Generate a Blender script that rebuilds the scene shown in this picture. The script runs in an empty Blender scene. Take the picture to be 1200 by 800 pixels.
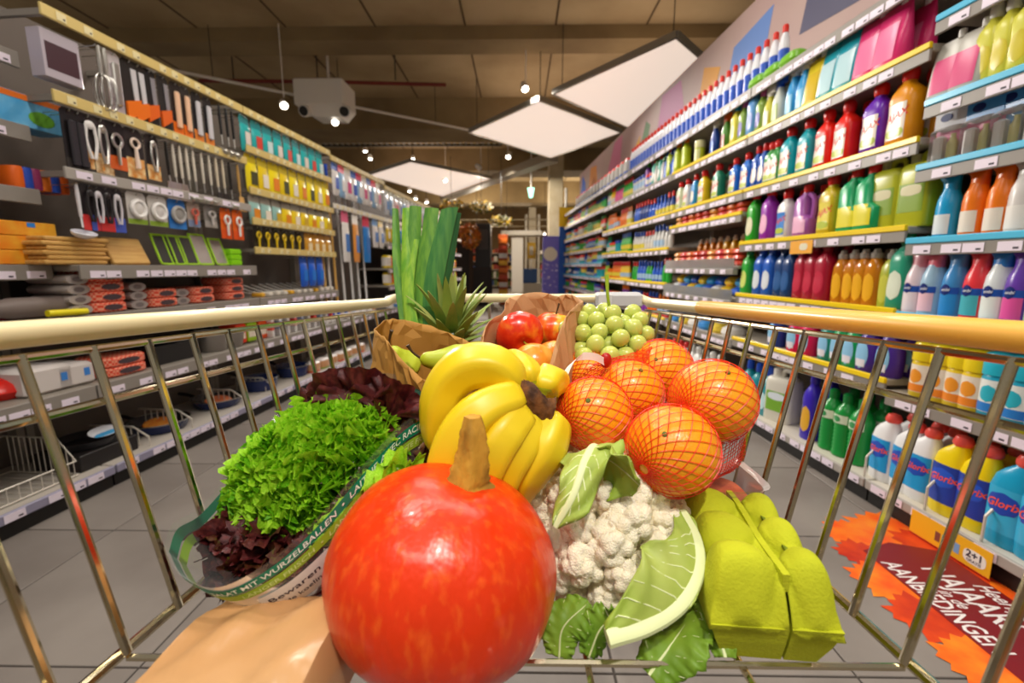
import bpy, math, random
import numpy as np
from mathutils import Vector, Matrix

rnd = random.Random(7)
PI = math.pi
scene = bpy.context.scene
COL = scene.collection

# ------------------------------------------------------------------ camera
FPX = 533.0
PITCH = math.atan(87 / FPX)
YAW = math.atan(8 / FPX)
CAM_H = 1.0
cam_data = bpy.data.cameras.new('camera')
cam_data.sensor_width = 36.0
cam_data.lens = 36.0 * FPX / 1200.0
cam_data.clip_start = 0.02
cam_data.clip_end = 100
cam = bpy.data.objects.new('camera', cam_data)
COL.objects.link(cam)
cam.location = (0, 0, CAM_H)
cam.rotation_euler = (PI / 2 - PITCH, 0, YAW)
cam_data.dof.use_dof = True
cam_data.dof.focus_distance = 0.55
cam_data.dof.aperture_fstop = 5.0
scene.camera = cam

# ------------------------------------------------------------------ world
world = bpy.data.worlds.new('world')
scene.world = world
world.use_nodes = True
bg = world.node_tree.nodes['Background']
bg.inputs['Color'].default_value = (1.0, 0.9, 0.78, 1)
bg.inputs['Strength'].default_value = 0.2

scene.view_settings.view_transform = 'Standard'
scene.view_settings.look = 'None'
scene.view_settings.gamma = 1.0
scene.view_settings.use_curve_mapping = False
scene.view_settings.exposure = 0.3


# ------------------------------------------------------------------ lights (lamp housings are built with the ceiling)
def spot_lamp(name, loc, target, watts, angle=70, blend=0.4, radius=0.05, col=(1, 0.93, 0.84)):
    d = bpy.data.lights.new(name, 'SPOT')
    d.energy = watts
    d.spot_size = math.radians(angle)
    d.spot_blend = blend
    d.shadow_soft_size = radius
    d.color = col
    o = bpy.data.objects.new(name, d)
    COL.objects.link(o)
    o.location = loc
    o.rotation_euler = (Vector(target) - Vector(loc)).to_track_quat('-Z', 'Y').to_euler()
    return o


def area_lamp(name, loc, target, watts, sx, sy, col=(1, 0.93, 0.84)):
    d = bpy.data.lights.new(name, 'AREA')
    d.shape = 'RECTANGLE'
    d.size = sx
    d.size_y = sy
    d.energy = watts
    d.color = col
    o = bpy.data.objects.new(name, d)
    COL.objects.link(o)
    o.location = loc
    o.rotation_euler = (Vector(target) - Vector(loc)).to_track_quat('-Z', 'Y').to_euler()
    return o


spot_lamp('ceiling_spot_lamp', (0.30, -0.75, 3.05), (0.05, 0.45, 0.85), 125, 50, 0.5, 0.045)
spot_lamp('ceiling_spot_lamp', (-0.85, 0.75, 3.05), (-0.1, 0.5, 0.85), 42, 50, 0.5, 0.045)
FILL_LAMPS = [(-1.0, -1.2), (0.9, -1.2), (-0.9, 1.5), (0.75, 1.5), (-0.7, 3.4), (0.5, 3.4)]  # added area lamps for fill light, kept out of view overhead
for lx, ly in FILL_LAMPS:
    area_lamp('fill_area_lamp', (lx, ly, 3.44), (lx * 1.25, ly, 0), 22 if lx < 0 else 16.5, 0.25, 1.5)
# spots whose heads are seen in the picture
FAR_SPOTS = [((-3.3, 6.8, 3.22), (-1.7, 4.4, 1.2), 420), ((-2.9, 7.6, 3.2), (-1.6, 5.5, 1.2), 420),
             ((-0.25, 10.3, 3.3), (-0.9, 8.5, 1.0), 340), ((-0.9, 11.5, 3.3), (0.9, 13.0, 1.6), 300),
             ((0.1, 7.2, 3.55), (0.8, 5.2, 1.0), 200), ((-2.0, 13.0, 3.3), (-1.0, 11.8, 1.6), 520)]
for i, (l, t, w) in enumerate(FAR_SPOTS):
    spot_lamp('ceiling_spot_lamp', l, t, w, 85, 0.6, 0.06)
for lx, ly in [(-1.5, 17.5), (2.0, 17.5), (0.3, 21.5)]:
    d = bpy.data.lights.new('far_hall_lamp', 'POINT')
    d.energy = 110
    d.color = (1, 0.86, 0.68)
    d.shadow_soft_size = 0.12
    o = bpy.data.objects.new('far_hall_lamp', d)
    COL.objects.link(o)
    o.location = (lx, ly, 2.7)


# ------------------------------------------------------------------ materials
def lin(h):
    if isinstance(h, str):
        h = h.lstrip('#')
        c = [int(h[i:i + 2], 16) / 255 for i in (0, 2, 4)]
        return tuple(x / 12.92 if x <= 0.04045 else ((x + 0.055) / 1.055) ** 2.4 for x in c) + (1.0,)
    return tuple(h) + (1.0,) if len(h) == 3 else tuple(h)


MATS = {}


def mat(name, col, rough=0.5, metal=0.0, col2=None, nscale=8.0, ncon=(0.35, 0.65), bump=0.0, bscale=60.0,
        trans=0.0, alpha=1.0, sss=0.0, coat=0.0, emit=0.0, stretch=None, spec=0.5, ior=1.45, detail=4.0, bkind='noise', thin=0.0):
    if name in MATS:
        return MATS[name]
    m = bpy.data.materials.new(name)
    m.use_nodes = True
    nt = m.node_tree
    b = nt.nodes['Principled BSDF']
    b.inputs['Base Color'].default_value = lin(col)
    b.inputs['Roughness'].default_value = rough
    b.inputs['Metallic'].default_value = metal
    b.inputs['IOR'].default_value = ior
    b.inputs['Specular IOR Level'].default_value = spec
    b.inputs['Transmission Weight'].default_value = trans
    b.inputs['Alpha'].default_value = alpha
    b.inputs['Coat Weight'].default_value = coat
    b.inputs['Coat Roughness'].default_value = 0.12
    if sss:
        b.inputs['Subsurface Weight'].default_value = sss
        b.inputs['Subsurface Radius'].default_value = (0.6, 0.5, 0.2)
        b.inputs['Subsurface Scale'].default_value = 0.012
    if emit:
        b.inputs['Emission Color'].default_value = lin(col)
        b.inputs['Emission Strength'].default_value = emit
    tc = None
    if col2 is not None or bump:
        tc = nt.nodes.new('ShaderNodeTexCoord')
        vec = tc.outputs['Object']
        if stretch:
            mp = nt.nodes.new('ShaderNodeMapping')
            mp.inputs['Scale'].default_value = stretch
            nt.links.new(vec, mp.inputs['Vector'])
            vec = mp.outputs['Vector']
    if col2 is not None:
        n = nt.nodes.new('ShaderNodeTexNoise')
        n.inputs['Scale'].default_value = nscale
        n.inputs['Detail'].default_value = detail
        r = nt.nodes.new('ShaderNodeValToRGB')
        r.color_ramp.elements[0].position = ncon[0]
        r.color_ramp.elements[1].position = ncon[1]
        r.color_ramp.elements[0].color = lin(col)
        r.color_ramp.elements[1].color = lin(col2)
        nt.links.new(vec, n.inputs['Vector'])
        nt.links.new(n.outputs['Fac'], r.inputs['Fac'])
        nt.links.new(r.outputs['Color'], b.inputs['Base Color'])
    if bump:
        if bkind == 'voronoi':
            n2 = nt.nodes.new('ShaderNodeTexVoronoi')
            out = n2.outputs['Distance']
        else:
            n2 = nt.nodes.new('ShaderNodeTexNoise')
            out = n2.outputs['Fac']
        n2.inputs['Scale'].default_value = bscale
        bp = nt.nodes.new('ShaderNodeBump')
        bp.inputs['Strength'].default_value = abs(bump)
        bp.inputs['Distance'].default_value = 0.002
        bp.invert = bump < 0
        nt.links.new(vec, n2.inputs['Vector'])
        nt.links.new(out, bp.inputs['Height'])
        nt.links.new(bp.outputs['Normal'], b.inputs['Normal'])
    if thin:
        # light shining through a thin sheet (leaf, paper)
        t = nt.nodes.new('ShaderNodeBsdfTranslucent')
        mx = nt.nodes.new('ShaderNodeMixShader')
        mx.inputs['Fac'].default_value = thin
        out = nt.nodes['Material Output']
        if col2 is not None:
            nt.links.new(r.outputs['Color'], t.inputs['Color'])
        else:
            t.inputs['Color'].default_value = lin(col)
        nt.links.new(b.outputs['BSDF'], mx.inputs[1])
        nt.links.new(t.outputs['BSDF'], mx.inputs[2])
        nt.links.new(mx.outputs['Shader'], out.inputs['Surface'])
    MATS[name] = m
    return m


def plastic(col, rough=0.28):
    return mat('plastic_' + col.strip('#') + ('' if rough == 0.28 else '_%d' % (rough * 100)), col, rough)


def clear_film(name, col='#ffffff', mixv=0.12, rough=0.06):
    """thin clear plastic: mostly see-through with glossy reflections"""
    if name in MATS:
        return MATS[name]
    m = bpy.data.materials.new(name)
    m.use_nodes = True
    nt = m.node_tree
    for n in list(nt.nodes):
        if n.type != 'OUTPUT_MATERIAL':
            nt.nodes.remove(n)
    out = [n for n in nt.nodes if n.type == 'OUTPUT_MATERIAL'][0]
    tr = nt.nodes.new('ShaderNodeBsdfTransparent')
    tr.inputs['Color'].default_value = lin(col)
    gl = nt.nodes.new('ShaderNodeBsdfGlossy')
    gl.inputs['Roughness'].default_value = rough
    df = nt.nodes.new('ShaderNodeBsdfDiffuse')
    df.inputs['Color'].default_value = (0.85, 0.85, 0.85, 1)
    m1 = nt.nodes.new('ShaderNodeMixShader')
    m1.inputs['Fac'].default_value = 0.45
    m2 = nt.nodes.new('ShaderNodeMixShader')
    fr = nt.nodes.new('ShaderNodeFresnel')
    fr.inputs['IOR'].default_value = 1.35
    ad = nt.nodes.new('ShaderNodeMath')
    ad.operation = 'ADD'
    ad.use_clamp = True
    ad.inputs[1].default_value = mixv
    nt.links.new(fr.outputs['Fac'], ad.inputs[0])
    nt.links.new(ad.outputs[0], m2.inputs['Fac'])
    nt.links.new(gl.outputs[0], m1.inputs[1])
    nt.links.new(df.outputs[0], m1.inputs[2])
    nt.links.new(tr.outputs[0], m2.inputs[1])
    nt.links.new(m1.outputs[0], m2.inputs[2])
    nt.links.new(m2.outputs[0], out.inputs['Surface'])
    MATS[name] = m
    return m


# ------------------------------------------------------------------ mesh helpers
class MB:
    def __init__(s):
        s.v, s.f, s.m = [], [], []

    def add(s, verts, faces, mi=0):
        o = len(s.v)
        s.v.extend([tuple(p) for p in verts])
        s.f.extend([tuple(i + o for i in fc) for fc in faces])
        s.m.extend([mi] * len(faces))
        return s

    def box(s, x0, x1, y0, y1, z0, z1, mi=0):
        v = [(x0, y0, z0), (x1, y0, z0), (x1, y1, z0), (x0, y1, z0), (x0, y0, z1), (x1, y0, z1), (x1, y1, z1), (x0, y1, z1)]
        f = [(0, 3, 2, 1), (4, 5, 6, 7), (0, 1, 5, 4), (1, 2, 6, 5), (2, 3, 7, 6), (3, 0, 4, 7)]
        return s.add(v, f, mi)

    def bbox(s, x0, x1, y0, y1, z0, z1, b=0.004, mi=0):
        """box with chamfered vertical and horizontal edges"""
        b = min(b, (x1 - x0) * .45, (y1 - y0) * .45, (z1 - z0) * .45)
        rings = []
        for z, i in ((z0, b), (z0 + b, 0), (z1 - b, 0), (z1, b)):
            X0, X1, Y0, Y1 = x0 + i, x1 - i, y0 + i, y1 - i
            c = b * 0.7
            rings.append([(X0 + c, Y0, z), (X1 - c, Y0, z), (X1, Y0 + c, z), (X1, Y1 - c, z), (X1 - c, Y1, z), (X0 + c, Y1, z), (X0, Y1 - c, z), (X0, Y0 + c, z)])
        return s.loft(rings, True, True, mi)

    def loft(s, rings, cap0=False, cap1=False, mi=0, closed=True):
        n = len(rings[0])
        v = [p for r in rings for p in r]
        f = []
        for i in range(len(rings) - 1):
            for j in range(n if closed else n - 1):
                k = (j + 1) % n
                f.append((i * n + j, i * n + k, (i + 1) * n + k, (i + 1) * n + j))
        if cap0:
            f.append(tuple(range(n - 1, -1, -1)))
        if cap1:
            o = (len(rings) - 1) * n
            f.append(tuple(o + j for j in range(n)))
        return s.add(v, f, mi)

    def tube(s, path, r, seg=8, caps=True, mi=0, flat=1.0, twist=0.0):
        path = [Vector(p) for p in path]
        n = len(path)
        rs = r if isinstance(r, (list, tuple)) else [r] * n
        T = []
        for i in range(n):
            d = path[min(i + 1, n - 1)] - path[max(i - 1, 0)]
            T.append(d.normalized() if d.length > 1e-9 else Vector((0, 0, 1)))
        ref = Vector((0, 0, 1)) if abs(T[0].z) < 0.9 else Vector((1, 0, 0))
        N = (ref - T[0] * ref.dot(T[0])).normalized()
        rings = []
        for i in range(n):
            N = (N - T[i] * N.dot(T[i]))
            N = N.normalized() if N.length > 1e-6 else T[i].orthogonal().normalized()
            B = T[i].cross(N)
            rings.append([tuple(path[i] + (N * math.cos(a) * flat + B * math.sin(a)) * rs[i])
                          for a in [2 * PI * k / seg + twist for k in range(seg)]])
        return s.loft(rings, caps, caps, mi)

    def lathe(s, prof, seg=24, n=2.0, cap0=True, cap1=True, mi=None):
        """prof: (z, rx, ry[, mat]) superellipse rings"""
        rings = []
        for p in prof:
            rings.append([(se(a, n)[0] * p[1], se(a, n)[1] * p[2], p[0]) for a in [2 * PI * k / seg for k in range(seg)]])
        base = len(s.m)
        s.loft(rings, cap0, cap1, 0)
        if mi:
            for i in range(len(prof) - 1):
                for j in range(seg):
                    s.m[base + i * seg + j] = mi[i]
            k = base + (len(prof) - 1) * seg
            if cap0:
                s.m[k] = mi[0]
                k += 1
            if cap1:
                s.m[k] = mi[-1]
        return s

    def grid(s, fn, nu, nv, wrapu=False, mi=0):
        v = [fn(i / (nu if wrapu else nu - 1), j / (nv - 1)) for j in range(nv) for i in range(nu)]
        f = []
        for j in range(nv - 1):
            for i in range(nu if wrapu else nu - 1):
                k = (i + 1) % nu
                f.append((j * nu + i, j * nu + k, (j + 1) * nu + k, (j + 1) * nu + i))
        return s.add(v, f, mi)

    def prism(s, poly, z0, z1, mi=0):
        n = len(poly)
        return s.loft([[(x, y, z0) for x, y in poly], [(x, y, z1) for x, y in poly]], True, True, mi)

    def ball(s, c, r, nu=14, nv=9, sc=(1, 1, 1), mi=0):
        c = Vector(c)
        rings = []
        for j in range(1, nv):
            t = PI * j / nv
            rings.append([(c.x + r * sc[0] * math.sin(t) * math.cos(2 * PI * i / nu), c.y + r * sc[1] * math.sin(t) * math.sin(2 * PI * i / nu),
                           c.z - r * sc[2] * math.cos(t)) for i in range(nu)])
        o = len(s.v)
        s.loft(rings, False, False, mi)
        a, b = len(s.v), len(s.v) + 1
        s.v += [(c.x, c.y, c.z - r * sc[2]), (c.x, c.y, c.z + r * sc[2])]
        L = o + (nv - 2) * nu
        for i in range(nu):
            s.f.append((a, o + (i + 1) % nu, o + i))
            s.f.append((b, L + i, L + (i + 1) % nu))
            s.m += [mi, mi]
        return s

    def xf(s, M):
        s.v = [tuple(M @ Vector(p)) for p in s.v]
        return s

    def mesh(s, name, smooth=True, ang=38):
        me = bpy.data.meshes.new(name)
        me.from_pydata(s.v, [], s.f)
        if s.m and max(s.m) > 0:
            me.polygons.foreach_set('material_index', s.m)
        if smooth:
            me.polygons.foreach_set('use_smooth', [True] * len(me.polygons))
            me.set_sharp_from_angle(angle=math.radians(ang))
        me.update()
        return me


def se(a, n):
    c, q = math.cos(a), math.sin(a)
    return (math.copysign(abs(c) ** (2 / n), c), math.copysign(abs(q) ** (2 / n), q))


def link(name, me, mats=None, parent=None, loc=None, rot=None, scale=None):
    """one object on (possibly shared) mesh data; materials sit on the object"""
    o = bpy.data.objects.new(name, me)
    COL.objects.link(o)
    if mats is not None:
        if not isinstance(mats, (list, tuple)):
            mats = [mats]
        while me is not None and len(me.materials) < len(mats):
            me.materials.append(None)
        for i, m in enumerate(mats):
            o.material_slots[i].link = 'OBJECT'
            o.material_slots[i].material = m
    if parent is not None:
        o.parent = parent
    if loc is not None:
        o.location = loc
    if rot is not None:
        o.rotation_euler = rot
    if scale is not None:
        o.scale = scale if isinstance(scale, (tuple, list)) else (scale,) * 3
    return o


def obj(name, mb, mats, parent=None, smooth=True, ang=38, loc=None, rot=None):
    return link(name, mb.mesh(name, smooth, ang), mats, parent, loc, rot)


def tag(o, label=None, cat=None, group=None, kind=None):
    if label:
        o['label'] = label
    if cat:
        o['category'] = cat
    if group:
        o['group'] = group
    if kind:
        o['kind'] = kind
    return o


def thing(name, label, cat, loc=(0, 0, 0), rotz=0.0, group=None):
    o = bpy.data.objects.new(name, None)
    COL.objects.link(o)
    o.location = loc
    o.rotation_euler = (0, 0, rotz)
    o.empty_display_size = 0.05
    return tag(o, label, cat, group)


def struct(name, mb, m, parent=None, smooth=False):
    o = obj(name, mb, m, parent, smooth)
    if parent is None:
        o['kind'] = 'structure'
    return o


TEXTS = {}


def text_mb(s, size=1.0, shear=0.0, bold=0.0, align='CENTER'):
    """flat lettering in the XY plane"""
    key = (s, shear, bold, align)
    if key not in TEXTS:
        cu = bpy.data.curves.new('lettering', 'FONT')
        cu.body = s
        cu.size = 1.0
        cu.shear = shear
        cu.offset = bold
        cu.align_x = align
        cu.align_y = 'CENTER'
        cu.resolution_u = 2
        o = bpy.data.objects.new('lettering', cu)
        COL.objects.link(o)
        dg = bpy.context.evaluated_depsgraph_get()
        me = o.evaluated_get(dg).to_mesh()
        TEXTS[key] = ([tuple(v.co) for v in me.vertices], [tuple(p.vertices) for p in me.polygons])
        o.evaluated_get(dg).to_mesh_clear()
        bpy.data.objects.remove(o)
        bpy.data.curves.remove(cu)
    v, f = TEXTS[key]
    mb = MB()
    mb.add([(x * size, y * size, z) for x, y, z in v], f)
    return mb


# ------------------------------------------------------------------ layout: pixel bearing plus a real distance -> a point of the place
_ct, _st, _cy, _sy = math.cos(PITCH), math.sin(PITCH), math.cos(YAW), math.sin(YAW)
FW = Vector((-_sy * _ct, _cy * _ct, -_st))
RT = Vector((_cy, _sy, 0))
UP = RT.cross(FW)
CAMP = Vector((0, 0, CAM_H))


def cp(px, py, zc):
    return CAMP + (FW + RT * ((px - 600) / FPX) + UP * ((400 - py) / FPX)) * zc


def catmull(pts, n):
    pts = [Vector(p) for p in pts]
    P = [pts[0] * 2 - pts[1]] + pts + [pts[-1] * 2 - pts[-2]]
    out = []
    for k in range(n):
        t = k / (n - 1) * (len(pts) - 1)
        i = min(int(t), len(pts) - 2)
        u = t - i
        a, b, c, d = P[i:i + 4]
        out.append(0.5 * ((2 * b) + (c - a) * u + (2 * a - 5 * b + 4 * c - d) * u * u + (3 * b - a - 3 * c + d) * u ** 3))
    return out


def lerp(a, b, t):
    return a + (b - a) * t


def interp(tab, x):
    for i in range(len(tab) - 1):
        if x <= tab[i + 1][0]:
            t = (x - tab[i][0]) / (tab[i + 1][0] - tab[i][0])
            return lerp(tab[i][1], tab[i + 1][1], max(0, t))
    return tab[-1][1]


# shelf fronts: X = a + b*Y
LA, LB = -2.05, 0.08
RA, RB = 1.66, -0.07
ROT_L = math.atan2(1, LB)
ROT_R = math.atan2(-1, -RB)


def pos(side, Y, d, z):
    """point on a shelf: Y along the aisle, d behind the shelf front, z height"""
    if side == 'L':
        n = math.hypot(1, LB)
        return Vector((LA + LB * Y - d / n, Y + d * LB / n, z))
    n = math.hypot(1, RB)
    return Vector((RA + RB * Y + d / n, Y - d * RB / n, z))


def rot(side):
    return ROT_L if side == 'L' else ROT_R


def ypx(side, px, z, d=0.0):
    """aisle distance of the point seen at column px on the shelf at height z"""
    a, b = (LA - d, LB) if side == 'L' else (RA + d, RB)
    k = (px - 600) / FPX
    c0 = RT.x - k * FW.x
    return -(a * c0 + (z - CAM_H) * (-k * FW.z)) / (b * c0 + (RT.y - k * FW.y))

# ================================================================== the setting
M_floor = mat('floor_tile_grey', '#7a726c', 0.42, col2='#8e867f', nscale=2.2, bump=0.05, bscale=40, detail=8)
M_grout = mat('floor_grout', '#453e39', 0.85)
M_ceil = mat('concrete_ceiling', '#a58d66', 0.9, col2='#c4ad84', nscale=0.7, bump=0.2, bscale=6, detail=8)
M_beam = mat('concrete_beam', '#85704e', 0.9, col2='#9c865f', nscale=1.1, detail=8)
M_wallfar = mat('far_wall_paint', '#6b5236', 0.9, col2='#84683f', nscale=0.8)

mb = MB(); mb.box(-9, 9, -3.5, 27, -0.06, -0.003)
floor = struct('floor', mb, M_grout)
TS = 0.6
tile_me = MB().bbox(-TS / 2 + .003, TS / 2 - .003, -TS / 2 + .003, TS / 2 - .003, -0.02, 0.0, 0.0015).mesh('floor_tile', False)
for i in range(-2, 6):
    for j in range(-3, 17):
        link('floor_tile', tile_me, M_floor, floor, (-0.96 - 0.3 + TS * (i - 0), 1.59 + 0.3 + TS * j, 0))
mb = MB()
mb.box(-9, -2.462, -3.5, 27, -0.02, 0); mb.box(2.342, 9, -3.5, 27, -0.02, 0)
mb.box(-2.461, 2.341, 11.792, 27, -0.02, 0); mb.box(-2.461, 2.341, -3.5, -0.212, -0.02, 0)
fo = obj('outer_floor_tiling', mb, M_floor, floor, False)
fo['kind'] = 'stuff'

mb = MB(); mb.box(-9, 9, 1.0, 27, 4.3, 4.4)
struct('ceiling', mb, M_ceil)
for k, (y0, y1, z0) in enumerate([(6.9, 7.35, 4.12), (9.6, 10.6, 3.72), (13.5, 14.5, 3.7), (18.5, 19.5, 3.5)]):
    mb = MB(); mb.box(-9, 9, y0, y1, z0, 4.3)
    struct('trim_%d' % (k + 1), mb, M_beam)
mb = MB(); mb.box(-9, 9, 26.9, 27, 0, 4.3)
struct('wall_back', mb, M_wallfar)
# slab joints of the concrete ceiling
M_joint = mat('ceiling_joint', '#5d4a31', 0.9)
for k in range(11):
    x = -7 + k * 1.25
    mb = MB(); mb.box(x - .012, x + .012, 1.2, 26.5, 4.292, 4.3)
    struct('trim_%d' % (k + 5), mb, M_joint)

# ---------------------------------------------------------------- column and pipes
M_col = mat('column_paint', '#cbb791', 0.7, col2='#d8c7a5', nscale=3)
c0 = Vector((1.05, 13.0, 0))
t = thing('concrete_column', 'square beige concrete column rising behind the purple display', 'column', c0)
mb = MB(); mb.bbox(-.25, .14, -.22, .22, 0, 4.3, .02); obj('shaft', mb, M_col, t, False)
mb = MB(); mb.tube([(.22, -.2, 0), (.22, -.2, 3.1)], .035, 10); obj('downpipe', mb, plastic('#d9d2c4', 0.4), t)
t = thing('concrete_column', 'slim grey column standing in the far hall', 'column', (0.6, 20, 0))
mb = MB(); mb.bbox(-.18, .12, -.2, .2, 0, 3.5, .02); obj('shaft', mb, mat('far_column', '#a59a85', 0.8), t, False)
for dx in (-.3, .24):
    mb = MB(); mb.tube([(dx, -.1, 0), (dx, -.1, 3.2)], .05, 8); obj('downpipe', mb, plastic('#b9b2a4', 0.5), t)

M_steel = mat('brushed_steel', '#c8c6c0', 0.28, 1.0)
M_white = mat('white_paint', '#eee8dd', 0.45)
M_dark = mat('dark_metal', '#26221e', 0.5)
mb = MB(); mb.tube([(-4.9, 7.45, 3.82), (-3.0, 7.52, 3.82), (-1.15, 7.67, 3.82)], .028, 8)
t = thing('sprinkler_pipe', 'dark red sprinkler pipe running across under the ceiling', 'pipe', (0, 0, 0))
obj('pipe', mb, mat('red_pipe', '#7c2a1c', 0.45), t)
for x in (-4.4, -3.1, -1.9):
    mb = MB(); mb.tube([(x, 7.5, 3.83), (x, 7.5, 4.3)], .01, 6); obj('hanger', mb, M_dark, t)
mb = MB(); a, b = Vector((-4.9, 6.4, 3.62)), Vector((-0.95, 9.35, 3.62)); mb.tube([a, b], .022, 6)
t = thing('lighting_track', 'long white lighting track slanting below the concrete ceiling', 'track', (0, 0, 0))
obj('track', mb, M_white, t)
for q in (.15, .5, .85):
    p = a.lerp(b, q)
    mb = MB(); mb.tube([p, (p.x, p.y, 4.3)], .006, 6); obj('hanger', mb, M_dark, t)
# corrugated cable tray
t = thing('cable_tray', 'galvanised ribbed cable tray hung across the ceiling', 'cable tray', (0, 0, 0))
mb = MB(); mb.box(-4.6, -0.4, 10.75, 10.85, 3.78, 3.82); mb.box(-4.6, -0.4, 11.1, 11.2, 3.78, 3.82); obj('side_rail', mb, mat('tray_dark', '#55503f', 0.5, 0.5), t, False)
for k in range(32):
    mb = MB(); x = -4.5 + k * .13; mb.box(x, x + .05, 10.8, 11.15, 3.80, 3.83); obj('rung', mb, mat('tray_rung', '#b9b3a5', 0.4, 0.6), t, False)
for x in (-4.2, -.8):
    mb = MB(); mb.tube([(x, 10.95, 3.82), (x, 10.95, 4.3)], .01, 6); obj('hanger', mb, M_dark, t)

# ---------------------------------------------------------------- luminous ceiling panels
M_sheet = mat('luminous_sheet', '#fbe6d6', 0.7, emit=0.62)
M_alu = mat('panel_edge', '#bdb8ae', 0.35, 0.7)


def panel(label, pts, z):
    c = sum((Vector((x, y, 0)) for x, y in pts), Vector()) / len(pts)
    t = thing('luminous_ceiling_panel', label, 'ceiling panel', (c.x, c.y, z), 0, 'pale diamond panels under the ceiling')
    loc = [Vector((x - c.x, y - c.y)) for x, y in pts]
    n = len(loc)
    mb = MB(); mb.prism([tuple(p * .985) for p in loc], 0.0, .02); obj('sheet', mb, M_sheet, t, False)
    for i in range(n):
        p, q = loc[i], loc[(i + 1) % n]
        d = (q - p).normalized(); nn = Vector((d.y, -d.x)) * .02
        mb = MB(); mb.loft([[tuple(p + nn) + (-.012,), tuple(p - nn) + (-.012,), tuple(p - nn) + (.06,), tuple(p + nn) + (.06,)],
                            [tuple(q + nn) + (-.012,), tuple(q - nn) + (-.012,), tuple(q - nn) + (.06,), tuple(q + nn) + (.06,)]], True, True)
        obj('edge_profile', mb, M_alu, t, False)
    for p in loc:
        mb = MB(); mb.tube([(p.x * .9, p.y * .9, .05), (p.x * .9, p.y * .9, 4.3 - z)], .006, 6); obj('hanger', mb, M_dark, t)


panel('white diamond ceiling panel hanging in the middle of the ceiling', [(-.9, 8.69), (.29, 7.1), (1.84, 8.73), (.7, 10.66)], 3.4)
panel('white diamond ceiling panel nearest above the right shelving', [(.47, 6.87), (1.66, 5.28), (3.07, 6.84), (1.875, 8.43)], 3.4)
panel('far white diamond ceiling panel above the left shelving', [(-4.0, 12.5), (-2.5, 10.95), (-.67, 13.13), (-2.6, 16.2)], 3.4)
t = thing('ceiling_duct', 'slanting grey box duct between two pale ceiling panels', 'duct', (0, 0, 0))
mb = MB()
a, b = Vector((.75, 10.75, 3.34)), Vector((-2.6, 16.4, 3.3))
d = (b - a).normalized(); s = Vector((d.y, -d.x, 0)) * .16
mb.loft([[a + s, a - s, a - s + Vector((0, 0, .18)), a + s + Vector((0, 0, .18))], [b + s, b - s, b - s + Vector((0, 0, .18)), b + s + Vector((0, 0, .18))]], True, True)
obj('duct_body', mb, mat('duct_grey', '#a89c88', 0.5), t, False)
for q in (.1, .9):
    p = a.lerp(b, q); mb = MB(); mb.tube([p + Vector((0, 0, .15)), (p.x, p.y, 4.3)], .01, 6); obj('hanger', mb, M_dark, t)

# ---------------------------------------------------------------- spot lamps
M_lamp = mat('lamp_glow', '#fff6e6', 0.5, emit=14)
LAMP_LABELS = ['white track spot lamp left of the three-lamp box, above the left shelving', None,
               'bright spot lamp under the middle diamond panel', 'spot lamp left of the bright one, on the dark ceiling',
               'spot lamp at the very top edge, centre of the ceiling', 'small spot lamp far back over the garland kiosk']


def spot_head(l, tgt, label, parent=None, z_top=4.3):
    l = Vector(l)
    q = (Vector(tgt) - l).to_track_quat('-Z', 'Y')
    if parent is None:
        t = thing('ceiling_spotlight', label, 'spotlight', l)
        mb = MB(); mb.tube([(0, 0, .12), (0, 0, z_top - l.z)], .008, 6); obj('stem', mb, M_white, t)
        org = Vector((0, 0, 0))
    else:
        t = parent
        org = l - parent.location
    M = Matrix.Translation(org) @ q.to_matrix().to_4x4()
    mb = MB(); mb.lathe([(0.03, .05, .05), (0.03, .06, .06), (.1, .06, .06), (.17, .042, .042), (.19, .02, .02)], 16, cap0=False); mb.xf(M); h = obj('lamp_head', mb, M_white, t)
    mb = MB(); mb.lathe([(0.035, .048, .048), (.036, .0481, .0481)], 16); mb.xf(M); obj('lamp_lens', mb, M_lamp, t)
    return t


for (l, tg, w), lb in zip(FAR_SPOTS, LAMP_LABELS):
    if lb:
        spot_head(Vector(l) + (Vector(l) - Vector(tg)).normalized() * .03, tg, lb)
# the white box with three lamps
t = thing('ceiling_lamp_box', 'white boxy ceiling fixture carrying three round spot lamps', 'spotlight', (-2.95, 7.55, 3.3))
mb = MB(); mb.bbox(-.45, .3, -.25, .3, .12, .5, .02); obj('housing', mb, M_white, t, False)
mb = MB(); mb.loft([[(-.42, -.22, .12), (.28, -.22, .12), (.28, .28, .12), (-.42, .28, .12)], [(-.2, -.15, -.02), (.2, -.15, -.02), (.2, .2, -.02), (-.2, .2, -.02)]], False, True); obj('bracket', mb, M_white, t, False)
mb = MB(); mb.tube([(0, 0, .5), (0, 0, 1.0)], .02, 8); obj('stem', mb, M_white, t)
spot_head((-2.9, 7.6 + .0, 3.24), (-1.6, 5.5, 1.2), None, t)
for dx, dz in ((-.3, .05), (.3, .04)):
    M = Matrix.Translation((dx, -.2, dz)) @ (Vector((dx * .5, -1, -.35)).to_track_quat('-Z', 'Y').to_matrix().to_4x4())
    mb = MB(); mb.lathe([(-.06, .085, .085), (.1, .085, .085), (.15, .05, .05)], 16); mb.xf(M); obj('lamp_head', mb, M_white, t)
    mb = MB(); mb.lathe([(-.066, .07, .07), (-.062, .07, .07)], 16); mb.xf(M); obj('lamp_lens', mb, M_dark, t)
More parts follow.
